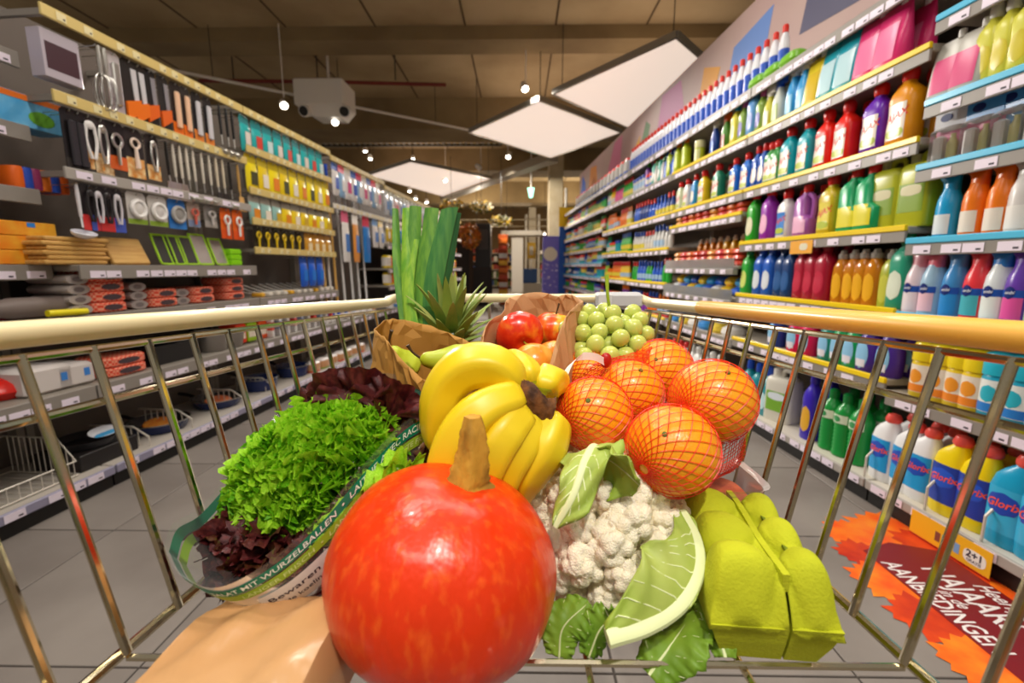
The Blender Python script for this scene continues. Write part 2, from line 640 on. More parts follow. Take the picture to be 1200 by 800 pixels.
# housings for the added fill lamps, out of view above the aisle
for k, (lx, ly) in enumerate(FILL_LAMPS):
    t = thing('added_fill_lamp', 'long added fill lamp over the cart aisle', 'ceiling lamp', (lx, ly, 3.44), 0, 'added fill lamps above the aisle')
    mb = MB(); mb.bbox(-.15, .15, -.77, .77, .02, .1, .01); obj('housing', mb, M_white, t, False)
    mb = MB(); mb.tube([(0, .5, .1), (0, .5, .86)], .005, 6); obj('hanger', mb, M_dark, t)
# lamps seen far back
for k, (px, py, Y) in enumerate([(434, 186, 12.5), (484, 186, 13.5), (511, 192, 14.0), (428, 177, 12.3), (500, 237, 15.0), (480, 224, 14.0), (487, 233, 14.5), (559, 269, 16.0), (594, 287, 18.0), (593, 275, 19.5), (601, 274, 20.5), (638, 274, 18.5)]):
    zc = Y / (FW + RT * ((px - 600) / FPX) + UP * ((400 - py) / FPX)).y
    p = cp(px, py, zc)
    t = thing('far_spotlight', 'small glowing lamp in the far hall', 'spotlight', p, 0, 'small distant lamps')
    mb = MB(); mb.ball((0, 0, 0), .045, 12, 8, (1, 1, .7)); obj('lamp_lens', mb, M_lamp, t)
    mb = MB(); mb.lathe([(.0, .07, .07), (.08, .05, .05), (.1, .02, .02)], 12); obj('lamp_head', mb, M_white, t)
    mb = MB(); mb.tube([(0, 0, .1), (0, 0, 4.3 - p.z)], .008, 6); obj('stem', mb, M_dark, t)
# green emergency light
p = Vector((.3, 12, 2.86))
t = thing('emergency_exit_lamp', 'glowing green emergency exit lamp on a thin rod', 'exit sign', p)
mb = MB(); mb.loft([[(-.09, -.03, .12), (.09, -.03, .12), (.09, .03, .12), (-.09, .03, .12)], [(-.04, -.02, -.12), (.04, -.02, -.12), (.04, .02, -.12), (-.04, .02, -.12)]], True, True)
obj('lit_sign', mb, mat('exit_green', '#9ff5d8', 0.4, emit=1.1), t, False)
mb = MB(); mb.tube([(0, 0, .12), (0, 0, 1.44)], .012, 6); obj('rod', mb, M_white, t)

# ================================================================== shelving
M_back = mat('shelf_back_panel', '#6a5f57', 0.7)
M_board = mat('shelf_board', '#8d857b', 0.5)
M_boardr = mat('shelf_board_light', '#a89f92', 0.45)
M_chan = mat('ticket_channel', '#8f8880', 0.4)
M_black = mat('kick_plate', '#171412', 0.5)
M_yel = plastic('#f6d417')
M_blue = plastic('#55c3ea')
M_gold = plastic('#d9c078')
M_greyc = plastic('#a9a29a')
M_tag = mat('price_ticket', '#efe3f2', 0.5)
M_ink = mat('ticket_ink', '#3a3140', 0.6)
STRIP = {'y': M_yel, 'b': M_blue, 'o': M_gold, 'g': M_greyc, 'w': plastic('#e6e0d4')}
tag_me = MB().box(-.035, .035, -.0015, 0, -.017, .017, 0).box(.010, .026, -.0019, -.0015, -.010, -.003, 1).mesh('price_ticket', False)


def shelf_unit(side, Y0, Y1, levels, label, depth=.44, d0=0.0, height=2.15, tags=True, seed=0, setback=0.0):
    R = random.Random(seed)
    Ym = (Y0 + Y1) / 2
    w = (Y1 - Y0) * math.hypot(1, LB if side == 'L' else RB) - .004
    t = thing('shelf_unit', label, 'shelving', pos(side, Ym, d0, 0), rot(side))
    x0, x1 = -w / 2, w / 2
    mb = MB(); mb.box(x0, x1, depth, depth + .03, 0, height); obj('back_panel', mb, M_back, t, False)
    for x in (x0, x1 - .03):
        mb = MB(); mb.box(x, x + .03, depth - .05, depth, 0, height); obj('upright', mb, M_board, t, False)
    mb = MB(); mb.box(x0, x1, -.022, .03, 0, .066); obj('kick_plate', mb, M_black, t, False)
    for z, st, kind in levels:
        if kind == 'base':
            mb = MB(); mb.bbox(x0, x1, -.03, depth, z - .035, z, .004)
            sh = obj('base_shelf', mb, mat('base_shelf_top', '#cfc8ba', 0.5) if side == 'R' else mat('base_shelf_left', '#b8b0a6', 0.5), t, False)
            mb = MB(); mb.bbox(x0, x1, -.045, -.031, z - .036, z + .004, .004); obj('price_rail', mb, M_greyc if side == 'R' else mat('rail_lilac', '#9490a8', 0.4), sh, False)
            y, zz = -.0462, z - .016
        elif kind == 'shelf':
            yb = setback if z > .75 else 0
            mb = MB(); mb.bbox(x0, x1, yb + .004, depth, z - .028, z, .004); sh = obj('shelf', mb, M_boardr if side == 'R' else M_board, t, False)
            if st != 'g':
                mb = MB(); mb.bbox(x0, x1, yb - .012, yb + .003, z - .018, z + .006, .003); obj('edge_strip', mb, STRIP[st], sh, False)
            mb = MB(); mb.bbox(x0, x1, yb - .008, yb + .003, z - .062, z - (.019 if st != 'g' else 0), .002); obj('price_rail', mb, M_chan, sh, False)
            y, zz = yb - .0085, z - .041
        elif kind == 'tray':
            mb = MB(); mb.bbox(x0, x1, .0, depth, z - .02, z, .004); sh = obj('shelf', mb, M_boardr, t, False)
            mb = MB(); mb.box(x0, x1, -.03, -.028, z - .02, z + .05); obj('clear_front', mb, clear_film('clear_plastic_front', '#f8f8f8', .04), sh, False)
            mb = MB(); mb.bbox(x0, x1, -.034, -.0, z - .06, z - .021, .003); obj('price_rail', mb, M_chan, sh, False)
            y, zz = -.0345, z - .041
        else:  # hanging rail
            mb = MB(); mb.bbox(x0, x1, -.008, .004, z - .024, z + .024, .003); sh = obj('hanging_rail', mb, STRIP[st], t, False)
            for k in range(3):
                x = lerp(x0 + .02, x1 - .04, k / 2)
                mb = MB(); mb.box(x, x + .02, .004, depth, z - .012, z + .012); obj('rail_arm', mb, M_board, sh, False)
            y, zz = -.0085, z
        if tags:
            x = x0 + .06 + R.random() * .06
            while x < x1 - .05:
                if kind != 'hang':
                    link('price_ticket', tag_me, [M_tag, M_ink], sh, (x, y, zz), None, (1, 1, .9))
                elif st == 'g':
                    link('price_ticket', tag_me, [M_tag, M_ink], sh, (x, y, zz), None, (1, 1, .9))
                else:
                    link('price_ticket', tag_me, [mat('gold_ticket', '#e7d9a6', 0.5), M_ink], sh, (x, y, zz), None, (.55, 1, .9))
                x += R.choice([.075, .08, .11, .15])
    return t


S, HG, BS = 'shelf', 'hang', 'base'
shelf_unit('R', .45, 1.855, [(.10, 'g', BS), (.50, 'g', S), (.82, 'b', S), (1.107, 'b', S), (1.38, 'b', S), (1.61, 'b', S), (1.90, 'b', S)],
           'right shelving unit with light blue shelf edges, air fresheners on it', seed=1)
shelf_unit('R', 1.86, 3.055, [(.10, 'g', BS), (.54, 'y', S), (.83, 'y', S), (1.16, 'y', S), (1.49, 'y', S), (1.82, 'y', S), (2.10, 'g', S)],
           'right shelving unit with yellow shelf edges full of red-capped cleaners', seed=2)
shelf_unit('R', 3.06, 4.235, [(.10, 'g', BS), (.52, 'g', S), (.80, 'g', 'tray'), (1.01, 'g', 'tray'), (1.355, 'y', S), (1.49, 'y', S), (1.82, 'y', S), (2.10, 'g', S)],
           'right shelving unit with clear-fronted trays of sponges and cloths', seed=3)
shelf_unit('R', 4.24, 5.445, [(.10, 'g', BS), (.53, 'y', S), (.855, 'y', S), (1.178, 'y', S), (1.49, 'y', S), (1.82, 'g', S), (2.10, 'g', S)],
           'right shelving unit beyond the sponge trays with white bottles', seed=4)
shelf_unit('R', 5.45, 6.65, [(.10, 'g', BS), (.56, 'y', S), (.86, 'y', S), (1.19, 'y', S), (1.49, 'y', S), (1.82, 'g', S), (2.10, 'g', S)],
           'right shelving unit, fifth from the camera, packed with small detergents', seed=5)
shelf_unit('R', 6.655, 9.9, [(.10, 'g', BS), (.36, 'b', S), (.62, 'g', S), (.86, 'b', S), (1.07, 'b', S), (1.30, 'y', S), (1.56, 'y', S), (1.84, 'y', S), (2.10, 'g', S)],
           'farthest right shelving unit ending beside the purple display', seed=6)
shelf_unit('L', .45, 1.945, [(.10, 'g', BS), (.48, 'g', S), (.79, 'g', S), (1.01, 'g', S), (1.32, 'g', S), (1.57, 'g', S), (1.85, 'g', S)],
           'nearest left shelving unit with set-back grey shelves', setback=.12, seed=7)
shelf_unit('L', 1.95, 3.125, [(.10, 'g', BS), (.48, 'g', S), (.79, 'g', S), (1.01, 'g', S), (1.39, 'g', HG), (1.69, 'o', HG), (2.01, 'o', HG)],
           'left shelving unit hung with kitchen utensils', seed=8)
shelf_unit('L', 3.13, 4.29, [(.10, 'g', BS), (.49, 'g', S), (.79, 'g', S), (1.115, 'o', HG), (1.31, 'o', HG), (1.51, 'o', HG), (1.775, 'o', HG), (2.01, 'o', HG)],
           'left shelving unit hung with yellow packs', seed=9)
shelf_unit('L', 4.295, 5.6, [(.10, 'g', BS), (.49, 'g', S), (1.56, 'w', HG), (1.98, 'o', HG)],
           'left shelving unit with mops and broom poles', seed=10)
shelf_unit('L', 5.605, 10.0, [(.10, 'g', BS), (.49, 'g', S), (.78, 'g', S), (.99, 'g', S), (1.28, 'g', S), (1.56, 'w', HG), (1.94, 'o', HG)],
           'farthest left shelving unit with yellow cloth packs', seed=11)

# printed fascia above the right shelving
t = thing('printed_fascia', 'long pale fascia board with coloured abstract shapes above the right shelves', 'sign', pos('R', 6.0, .30, 0), ROT_R)
mb = MB(); mb.box(-3.9, 4.3, 0, .02, 2.12, 2.9); obj('board', mb, mat('fascia_board', '#b9a096', 0.6, col2='#a98a88', nscale=.8), t, False)
SHAPES = [('#2f62d0', [(-3.85, 2.14), (-3.2, 2.14), (-3.35, 2.5), (-3.6, 2.66)]), ('#d88a30', [(-3.1, 2.2), (-2.3, 2.16), (-2.45, 2.62), (-2.9, 2.66)]),
          ('#d97f3a', [(-2.9, 2.3), (-2.5, 2.2), (-2.55, 2.5)]), ('#c86a90', [(-1.9, 2.14), (-1.0, 2.14), (-.9, 2.7), (-1.3, 2.7)]),
          ('#d8a41c', [(-.9, 2.14), (-.2, 2.14), (-.1, 2.5)]), ('#4a7040', [(-.1, 2.35), (.15, 2.3), (.25, 2.52), (.1, 2.6)]),
          ('#b86a9c', [(.4, 2.14), (1.3, 2.14), (1.1, 2.68), (.6, 2.7)]), ('#d8941c', [(1.5, 2.3), (1.75, 2.2), (1.9, 2.5), (1.6, 2.6)]),
          ('#5f82c0', [(2.0, 2.2), (2.5, 2.2), (2.6, 2.6), (2.1, 2.55)]), ('#4c4a66', [(2.9, 2.3), (3.4, 2.25), (3.3, 2.62), (3.0, 2.66)])]
for c, pl in SHAPES:
    pl = [(x, 2.25 + (z - 2.14) * 1.1) for x, z in pl]
    mb = MB(); mb.loft([[(x, -.0015, z) for x, z in pl], [(x, 0, z) for x, z in pl]], True, True)
    obj('printed_shape', mb, mat('print_' + c[1:], c, .6), t, False)

# ================================================================== goods: kinds of containers
KIND = {}


def ring(z, rx, ry, n=2.0, cx=0.0, cy=0.0, seg=24):
    return [(cx + se(a, n)[0] * rx, cy + se(a, n)[1] * ry, z) for a in [2 * PI * k / seg for k in range(seg)]]


def body_mb(prof, n, seg=24):
    return MB().loft([ring(p[0], p[1], p[2], n, p[3] if len(p) > 3 else 0, 0, seg) for p in prof], True, True)


def at_prof(prof, z):
    for a, b in zip(prof, prof[1:]):
        if a[0] <= z <= b[0] and b[0] > a[0]:
            t = (z - a[0]) / (b[0] - a[0])
            return [lerp(a[i], b[i], t) for i in range(1, len(a))]
    return list(prof[-1][1:])


def label_mb(prof, n, z0, z1, half, off=.0008, rows=5, cols=13, oval=False):
    """print wrapped on the front of a container"""
    def fn(u, v):
        z = lerp(z0, z1, v)
        w = half * (math.sqrt(max(0, 1 - (2 * v - 1) ** 2)) * .98 + .02 if oval else 1)
        a = -PI / 2 + lerp(-w, w, u)
        p = at_prof(prof, z)
        s = se(a, n)
        cx = p[2] if len(p) > 2 else 0
        return (cx + s[0] * (p[0] + off), s[1] * (p[1] + off), z)
    return MB().grid(fn, cols, 9 if oval else rows)


def text_on(prof, n, s, size, zc, cx=0.0, off=.0014, rotv=0.0, shear=0.3):
    m = text_mb(s, size, shear, .015)
    v = []
    for x, y, _ in m.v:
        if rotv:
            x, y = x * math.cos(rotv) - y * math.sin(rotv), x * math.sin(rotv) + y * math.cos(rotv)
        p = at_prof(prof, zc + y)
        c0 = (p[2] if len(p) > 2 else 0)
        xx = x + cx
        k = min(.999, abs(xx - c0) / p[0])
        v.append((xx, -p[1] * (1 - k ** n) ** (1 / n) - off, zc + y))
    m.v = v
    return m


def kind(name, parts):
    KIND[name] = [(pn, mb.mesh(pn, True, 42), par) for pn, mb, par in parts]


R2 = lambda z, r, c=0.0: (z, r, r, c)
# square-shouldered floor cleaner
P = [(0, .046, .03), (.006, .05, .034), (.06, .05, .034), (.10, .047, .032), (.145, .05, .034), (.165, .044, .03), (.182, .026, .022), (.192, .016, .016), (.2, .016, .016)]
cap = MB().lathe([(.198, .02, .02), (.206, .022, .022), (.222, .024, .024), (.236, .021, .021), (.243, .012, .012)], 16)
kind('cleaner', [('body', body_mb(P, 3.4), None), ('cap', cap, None), ('label', label_mb(P, 3.4, .02, .13, .55), None), ('lettering', text_on(P, 3.4, 'AJAX', .033, .092, rotv=.22), 'label'),
                 ('print_patch', label_mb(P, 3.4, .024, .055, .5, .0013, oval=True), 'label')])
kind('cleaner_tall', [('body', body_mb([(z * 1.05, rx * .8, ry) for z, rx, ry in P], 3), None), ('cap', MB().lathe([(z, r * .85, r * .85) for z, r in [(.208, .02), (.215, .023), (.25, .02), (.255, .012)]], 14), None),
                      ('label', label_mb([(z * 1.05, rx * .8, ry) for z, rx, ry in P], 3, .03, .125, .6, oval=True), None)])
# jug with a side handle
J = [(0, .056, .036), (.006, .06, .04), (.085, .06, .04), (.105, .042, .038, -.016), (.17, .04, .036, -.018), (.192, .03, .028, -.014), (.207, .017, .017, -.004), (.216, .017, .017, -.002)]
J = [p if len(p) == 4 else p + (0,) for p in J]
hnd = MB().tube(catmull([(.0, 0, .2), (.03, 0, .197), (.05, 0, .17), (.052, 0, .13), (.047, 0, .09), (.03, 0, .07)], 14), .013, 8)
kind('handle_jug', [('body', body_mb(J, 3.2), None), ('handle', hnd, 'body'), ('cap', MB().lathe([(.214, .021, .021), (.246, .022, .022), (.25, .017, .017)], 16), None), ('label', label_mb(J, 3.2, .02, .1, .62), None)])
# trigger spray
T = [(0, .036, .026), (.005, .04, .03), (.09, .04, .03), (.12, .036, .028), (.15, .025, .022), (.178, .014, .014), (.185, .014, .014)]
hd = MB().loft([[(x, y * w, z) for y, z in ((-1, 0), (1, 0), (1, .03), (-1, .036))] for x, w in ((-.03, .009), (.0, .012), (.03, .012), (.045, .008))], True, True)
hd.xf(Matrix.Translation((0, 0, .2)))
hd2 = MB().lathe([(.183, .016, .016), (.202, .016, .016)], 14)
trg = MB().tube([(-.022, 0, .2), (-.03, 0, .185), (-.027, 0, .165)], [.005, .006, .004], 6)
kind('trigger_spray', [('body', body_mb(T, 2.6), None), ('collar', hd2, None), ('spray_head', hd, None), ('trigger', trg, 'spray_head'), ('label', label_mb(T, 2.6, .02, .1, .6), None)])
# rounded air freshener spray
A = [(0, .03, .03), (.004, .034, .034), (.1, .034, .034), (.125, .031, .031), (.15, .022, .022), (.158, .02, .02)]
ah = MB().loft([[(x, y, z) for x, y, z in ring(z, rx, ry, 2.4, cx, 0, 16)] for z, rx, ry, cx in ((.15, .022, .02, 0), (.165, .022, .018, .0), (.18, .026, .016, -.002), (.195, .034, .014, -.008), (.203, .036, .01, -.01), (.208, .02, .006, -.004))], True, True)
kind('freshener_spray', [('body', body_mb(A, 2), None), ('spray_head', ah, None), ('label', label_mb(A, 2, .012, .075, .85), None), ('logo_band', label_mb(A, 2, .07, .09, .95, .0011), None),
                         ('logo_disc', label_mb(A, 2, .066, .1, .38, .0016, oval=True), 'logo_band'), ('lettering', text_on(A, 2, 'ambi', .012, .083, off=.0022), 'logo_band')])
# dish soap with clear cap
D = [(0, .028, .02), (.004, .032, .024), (.11, .033, .025), (.14, .03, .022), (.16, .018, .016), (.168, .012, .012)]
kind('soap_bottle', [('body', body_mb(D, 2.6), None), ('cap', MB().lathe([(.166, .014, .014), (.17, .017, .017), (.185, .017, .017), (.19, .011, .011), (.2, .01, .01)], 14), None), ('label', label_mb(D, 2.6, .015, .115, .62, oval=True), None)])
# bulbous all-purpose cleaner with conical cap
B = [(0, .044, .032), (.006, .048, .036), (.06, .052, .038), (.1, .05, .037), (.135, .036, .03), (.155, .024, .022), (.165, .02, .02)]
kind('bulb_bottle', [('body', body_mb(B, 2.2), None), ('neck_ring', MB().lathe([(.162, .023, .023), (.176, .023, .023)], 16), None), ('cap', MB().lathe([(.175, .021, .021), (.18, .024, .024), (.205, .018, .018), (.21, .01, .01)], 16), None),
                     ('label', label_mb(B, 2.2, .012, .125, .6, oval=True), None), ('print_patch', label_mb(B, 2.2, .02, .05, .42, .0014), 'label')])
# big canister with moulded grip
C = [(0, .085, .055), (.008, .09, .06), (.2, .09, .06), (.225, .085, .056), (.235, .07, .046)]
kind('canister', [('body', body_mb(C, 5), None), ('grip', MB().tube(catmull([(.065, 0, .225), (.055, 0, .262), (.0, 0, .268), (-.01, 0, .23)], 12), .012, 8), 'body'),
                  ('cap', MB().lathe([(.234, .026, .026), (.27, .026, .026), (.274, .022, .022)], 18).xf(Matrix.Translation((-.045, 0, 0))), None), ('label', label_mb(C, 5, .055, .16, .5), None), ('print_patch', label_mb(C, 5, .115, .155, .3, .0014, oval=True), 'label')])
# ribbed green cleaner
G = [(0, .036, .036), (.005, .04, .04)]
for k in range(7):
    G += [(.015 + k * .016, .04, .04), (.022 + k * .016, .037, .037)]
G += [(.135, .041, .041), (.175, .041, .041), (.2, .03, .03), (.215, .017, .017), (.222, .016, .016)]
kind('ribbed_bottle', [('body', body_mb(G, 2), None), ('cap', MB().lathe([(.22, .019, .019), (.25, .019, .019), (.256, .012, .012)], 14), None), ('label', label_mb(G, 2, .138, .172, 1.0), None), ('print_patch', label_mb(G, 2, .142, .168, .4, .0014, oval=True), 'label')])
# toilet cleaner with slanting neck
W = [(0, .044, .03, 0), (.006, .048, .034, 0), (.04, .049, .035, 0), (.165, .049, .035, 0), (.195, .043, .031, .002), (.215, .032, .026, .008), (.228, .022, .02, .014), (.235, .018, .018, .016)]
kind('toilet_cleaner', [('body', body_mb(W, 2.8), None), ('cap', MB().lathe([(.232, .021, .021), (.238, .025, .025), (.248, .025, .025), (.262, .019, .019), (.266, .008, .008)], 16).xf(Matrix.Translation((.017, 0, 0))), None),
                        ('label', label_mb(W, 2.8, .04, .165, .95), None), ('logo_disc', label_mb(W, 2.8, .09, .152, .7, .0014, oval=True), 'label'), ('lettering', text_on(W, 2.8, 'Glorix', .031, .121, off=.0021, rotv=.08), 'label')])
# tub with screw lid
U = [(0, .04, .04), (.005, .044, .044), (.12, .044, .044), (.13, .04, .04)]
kind('scouring_tub', [('body', body_mb(U, 2), None), ('lid', MB().lathe([(.129, .046, .046), (.175, .046, .046), (.19, .04, .04), (.196, .02, .02)], 20), None), ('label', label_mb(U, 2, .02, .115, 1.1), None), ('print_patch', label_mb(U, 2, .05, .1, .5, .0014, oval=True), 'label'), ('print_band', label_mb(U, 2, .022, .048, 1.0, .0014), 'label')])
# blister pack with printed header
kind('blister_pack', [('backing_card', MB().bbox(-.06, .06, .01, .013, 0, .2, .003), None), ('header', MB().loft([[(x, .0, z) for x, z in ((-.061, .13), (.061, .13), (.061, .19), (.03, .215), (-.061, .2))], [(x, .0095, z) for x, z in ((-.061, .13), (.061, .13), (.061, .19), (.03, .215), (-.061, .2))]], True, True), None),
                      ('blister', MB().bbox(-.054, .054, -.03, .0095, .004, .128, .012), None), ('bottle', MB().lathe([(.006, .016, .016), (.07, .016, .016), (.085, .008, .008), (.1, .008, .008)], 12).xf(Matrix.Translation((.02, -.008, 0))), None),
                      ('dispenser', MB().bbox(-.045, -.008, -.022, .006, .006, .1, .008), None), ('logo_disc', MB().prism([(.022 * math.cos(a), .014 * math.sin(a)) for a in [k * PI / 8 for k in range(16)]], 0, .0012).xf(Matrix.Translation((-.02, -.0002, .165)) @ Matrix.Rotation(PI / 2, 4, 'X')), 'header')])
# refill pouch
kind('refill_pouch', [('pouch', MB().loft([ring(0, .06, .035, 3), ring(.01, .065, .04, 3), ring(.1, .065, .03, 2.6), ring(.17, .062, .014, 2.4), ring(.2, .06, .003, 2.2)], True, True), None), ('spout_cap', MB().lathe([(.195, .012, .012), (.222, .012, .012)], 12).xf(Matrix.Translation((.03, 0, 0))), None),
                      ('label', label_mb([(0, .06, .035), (.01, .065, .04), (.1, .065, .03), (.17, .062, .014)], 3, .02, .14, .5), None)])
# soft pack of cloths / sponges
SP = MB().loft([ring(0, .07, .05, 3.5), ring(.012, .078, .058, 3.5), ring(.03, .075, .055, 3), ring(.042, .05, .035, 2.5)], True, True)
kind('soft_pack', [('wrapper', SP, None), ('label', MB().loft([ring(.0425, .035, .024, 4), ring(.0432, .035, .024, 4)], True, True), None)])
# carton
kind('carton', [('box', MB().bbox(-.05, .05, -.035, .035, 0, .16, .002), None), ('label', MB().box(-.042, .042, -.0358, -.0351, .03, .12), None), ('print_patch', MB().prism([(.026 * math.cos(a), .026 * math.sin(a)) for a in [k * PI / 8 for k in range(16)]], 0, .0006).xf(Matrix.Translation((0, -.0359, .085)) @ Matrix.Rotation(PI / 2, 4, 'X')), 'label')])
# small one-mesh goods for the far bays: three colours on one connected skin
SM = {}
SM['bottle'] = MB().lathe([(0, .03, .022), (.006, .033, .025), (.025, .033, .025), (.075, .034, .026), (.1, .031, .024), (.135, .016, .016), (.158, .0105, .0105), (.159, .0135, .0135), (.2, .0125, .0125), (.21, .007, .007)], 14, 2.2, mi=[0, 0, 2, 0, 0, 0, 1, 1, 1]).mesh('small_bottle')
SM['two_tone'] = MB().lathe([(0, .032, .024), (.1, .034, .026), (.13, .032, .024), (.16, .02, .018), (.175, .012, .012), (.176, .015, .015), (.205, .015, .015), (.21, .01, .01)], 12, 2.4, mi=[2, 0, 0, 0, 1, 1, 1]).mesh('small_bottle')
SM['trigger'] = MB().lathe([(0, .034, .026), (.09, .034, .026), (.13, .028, .022), (.165, .013, .013), (.18, .014, .014), (.19, .03, .012), (.215, .026, .01)], 12, 2.4, mi=[2, 0, 0, 1, 1, 1]).mesh('small_spray')
SM['carton'] = MB().lathe([(0, .05, .03), (.05, .05, .03), (.11, .05, .03), (.16, .05, .03)], 4, 2, mi=[0, 2, 1]).xf(Matrix.Rotation(PI / 4, 4, 'Z') @ Matrix.Scale(1.0, 4)).mesh('small_carton', False)
SM['tub'] = MB().lathe([(0, .042, .042), (.03, .042, .042), (.08, .042, .042), (.1, .042, .042), (.101, .046, .046), (.13, .046, .046)], 14, 2, mi=[0, 2, 0, 1, 1]).mesh('small_tub')
SM['pack'] = MB().lathe([(0, .06, .04), (.01, .068, .046), (.05, .068, .046), (.06, .05, .034)], 12, 3.5, mi=[0, 2, 1]).mesh('small_pack')
ROW = {}


def item(side, kd, z, pxs, cols, label, cat, d=.05, s=1.0, rows=1, name=None, group=None, turn=0.0, dz=0.0, ys=None, gap=None):
    """stand copies of one kind of container on the shelf at height z, centred on the given columns"""
    yl = ys if ys is not None else [ypx(side, px, z + .05, d) for px in pxs]
    many = len(yl) * rows > 1
    for y in yl:
        for r in range(rows):
            sc = s if isinstance(s, (tuple, list)) else (s, s, s)
            t = thing(name or kd, label, cat, pos(side, y, d + r * (gap or .085) * sc[1], z + dz), rot(side) + turn + rnd.uniform(-.06, .06), (group or ('set of ' + label)) if many or group else None)
            ROW[t.name] = r
            t.scale = sc
            made = {}
            for pn, me, par in KIND[kd]:
                c = cols.get(pn)
                if c is None:
                    continue
                made[pn] = link(pn, me, c if not isinstance(c, str) else plastic(c), made[par] if par else t)


def small(side, kd, z, ys, cols, label, cat, d=.05, s=1.0, rot_extra=0.0, name=None):
    for y in ys:
        o = link(name or SM[kd].name, SM[kd], [plastic(c) for c in cols], None, pos(side, y, d, z), (0, 0, rot(side) + rot_extra + rnd.uniform(-.08, .08)), s)
        tag(o, label, cat, 'set of ' + label)


M_amber = mat('amber_soap', '#e08a16', 0.12, trans=.25)
M_clearcap = mat('clear_cap', '#d9d2c8', 0.1, trans=.5)
M_clear = clear_film('clear_blister', '#fafafa', .03)
RED, WHT = '#e8241f', '#f2eee8'
LT = mat('label_red_letters', '#e0281c', .4)


def ajax(z, pxs, body, label, lab='#eee3d6', cap=RED, kd='cleaner', s=1.15, rows=2, patch='#b9c94a', **k):
    item('R', kd, z, pxs, {'body': body, 'cap': cap, 'label': lab, 'lettering': LT, 'print_patch': patch}, label, 'cleaner bottle', s=s, rows=rows, name='cleaner_bottle', **k)


# ---- shelf at 1.49 (second yellow edge from the top)
ajax(1.49, [904, 911], '#3f9a4a', 'green cleaner bottle with red cap left of the teal ones', s=1.0)
ajax(1.49, [925, 946], '#14a6b4', 'teal cleaner bottle with red cap on the upper yellow-edged shelf')
ajax(1.49, [968, 991], '#ef2417', 'bright red cleaner bottle with red cap on the upper yellow-edged shelf')
ajax(1.49, [1027], '#6a22b4', 'violet cleaner bottle with red cap between the red and amber ones', s=1.2)
ajax(1.49, [1060], '#e59512', 'amber cleaner bottle with red cap at the near end of the yellow-edged shelf', s=1.25)
ajax(1.49, [862, 876], '#1f74d6', 'blue cleaner bottle with red cap left of the green ones, upper shelf', s=1.0, rows=1)
ajax(1.49, [888, 896], '#1d58b8', 'darker blue cleaner bottle beside the green ones, upper shelf', s=1.0, rows=1, kd='cleaner_tall')
ajax(1.49, [842], '#2c8a68', 'dark green cleaner bottle with red cap left of the blue ones', s=1.05)
ajax(1.49, [825], '#f1c81c', 'yellow cleaner bottle with red cap on the upper right shelf', s=1.05)
ajax(1.49, [815], '#2f93d8', 'light blue cleaner bottle with red cap beside the yellow one', s=1.0, kd='cleaner_tall')
ajax(1.49, [806], '#e9e6df', 'white cleaner bottle with red cap left of the light blue one', s=1.0)
ajax(1.49, [798], '#cfd9b0', 'pale green cleaner bottle with red cap, upper right shelf', s=1.0)
# ---- shelf at 1.16
ajax(1.16, [884], '#2fae2c', 'green bottle with pale label at the far end of the third yellow shelf', kd='cleaner_tall', s=1.25, lab='#e7e3c0')
ajax(1.16, [901], '#9a2fb0', 'magenta bottle with pink label and red cap, third yellow shelf', kd='cleaner_tall', s=1.25, lab='#f3b8d8')
ajax(1.16, [921], '#ece8e6', 'white cleaner bottle with red cap on the third yellow shelf', s=1.12, lab='#3a86d8')
item('R', 'handle_jug', 1.16, [944], {'body': '#a85cb0', 'handle': '#a85cb0', 'cap': RED, 'label': '#f0b7d6'}, 'mauve handled jug with pink label and red cap', 'cleaner jug', s=1.08, rows=2, name='handled_jug')
ajax(1.16, [973], '#cdb41c', 'yellow-green cleaner bottle with red cap beside the green jugs', s=1.2, lab='#e9d84e')
item('R', 'handle_jug', 1.16, [1000, 1020], {'body': '#12a869', 'handle': '#12a869', 'cap': RED, 'label': '#e8dd3a'}, 'emerald handled jug with yellow label and red cap', 'cleaner jug', s=1.15, rows=1, name='handled_jug')
item('R', 'canister', 1.16, [1043, 1078], {'body': '#b8bd28', 'grip': '#b8bd28', 'cap': '#c9c58a', 'label': '#8aa83e', 'print_patch': '#d9d2a8'}, 'large olive-yellow canister at the near end of the third shelf', 'canister', s=(.8, .8, 1.05), rows=1, name='cleaner_canister', d=.08)
# ---- shelf at .83
ajax(.83, [877], '#2fae3c', 'green-capped green bottle at the far end of the fourth shelf', cap='#1f8f3a', kd='cleaner_tall', s=1.2, lab='#d9e87a')
ajax(.83, [892, 903], '#1f5fc4', 'royal blue bottle with blue cap, fourth yellow shelf', cap='#1c4bb0', kd='cleaner_tall', s=1.22, lab='#dfe6ee')
ajax(.83, [917, 926], '#173f78', 'navy blue bottle with navy cap beside the royal blue ones', cap='#16305f', kd='cleaner_tall', s=1.2, lab='#2f5f9c')
ajax(.83, [941, 953, 966], '#b01836', 'crimson bottle with red cap, fourth yellow shelf', cap='#8e1526', kd='cleaner_tall', s=1.22, lab='#c8304a')
item('R', 'soap_bottle', .83, [985, 998, 1010, 1023], {'body': M_amber, 'cap': M_clearcap, 'label': '#f2b322'}, 'amber dish soap bottle with clear cap and yellow label', 'soap bottle', s=1.25, rows=2, name='dish_soap_bottle')
item('R', 'soap_bottle', .83, [1042], {'body': '#a9b02a', 'cap': M_clearcap, 'label': '#c9c94a'}, 'olive green dish soap bottle with clear cap', 'soap bottle', s=1.22, rows=2, name='dish_soap_bottle')
ajax(.83, [1057], '#2a9a7a', 'sea green bottle with dark green cap at the near end of the fourth shelf', cap='#0f7a3a', kd='cleaner_tall', s=1.25, lab='#dfe8d2')
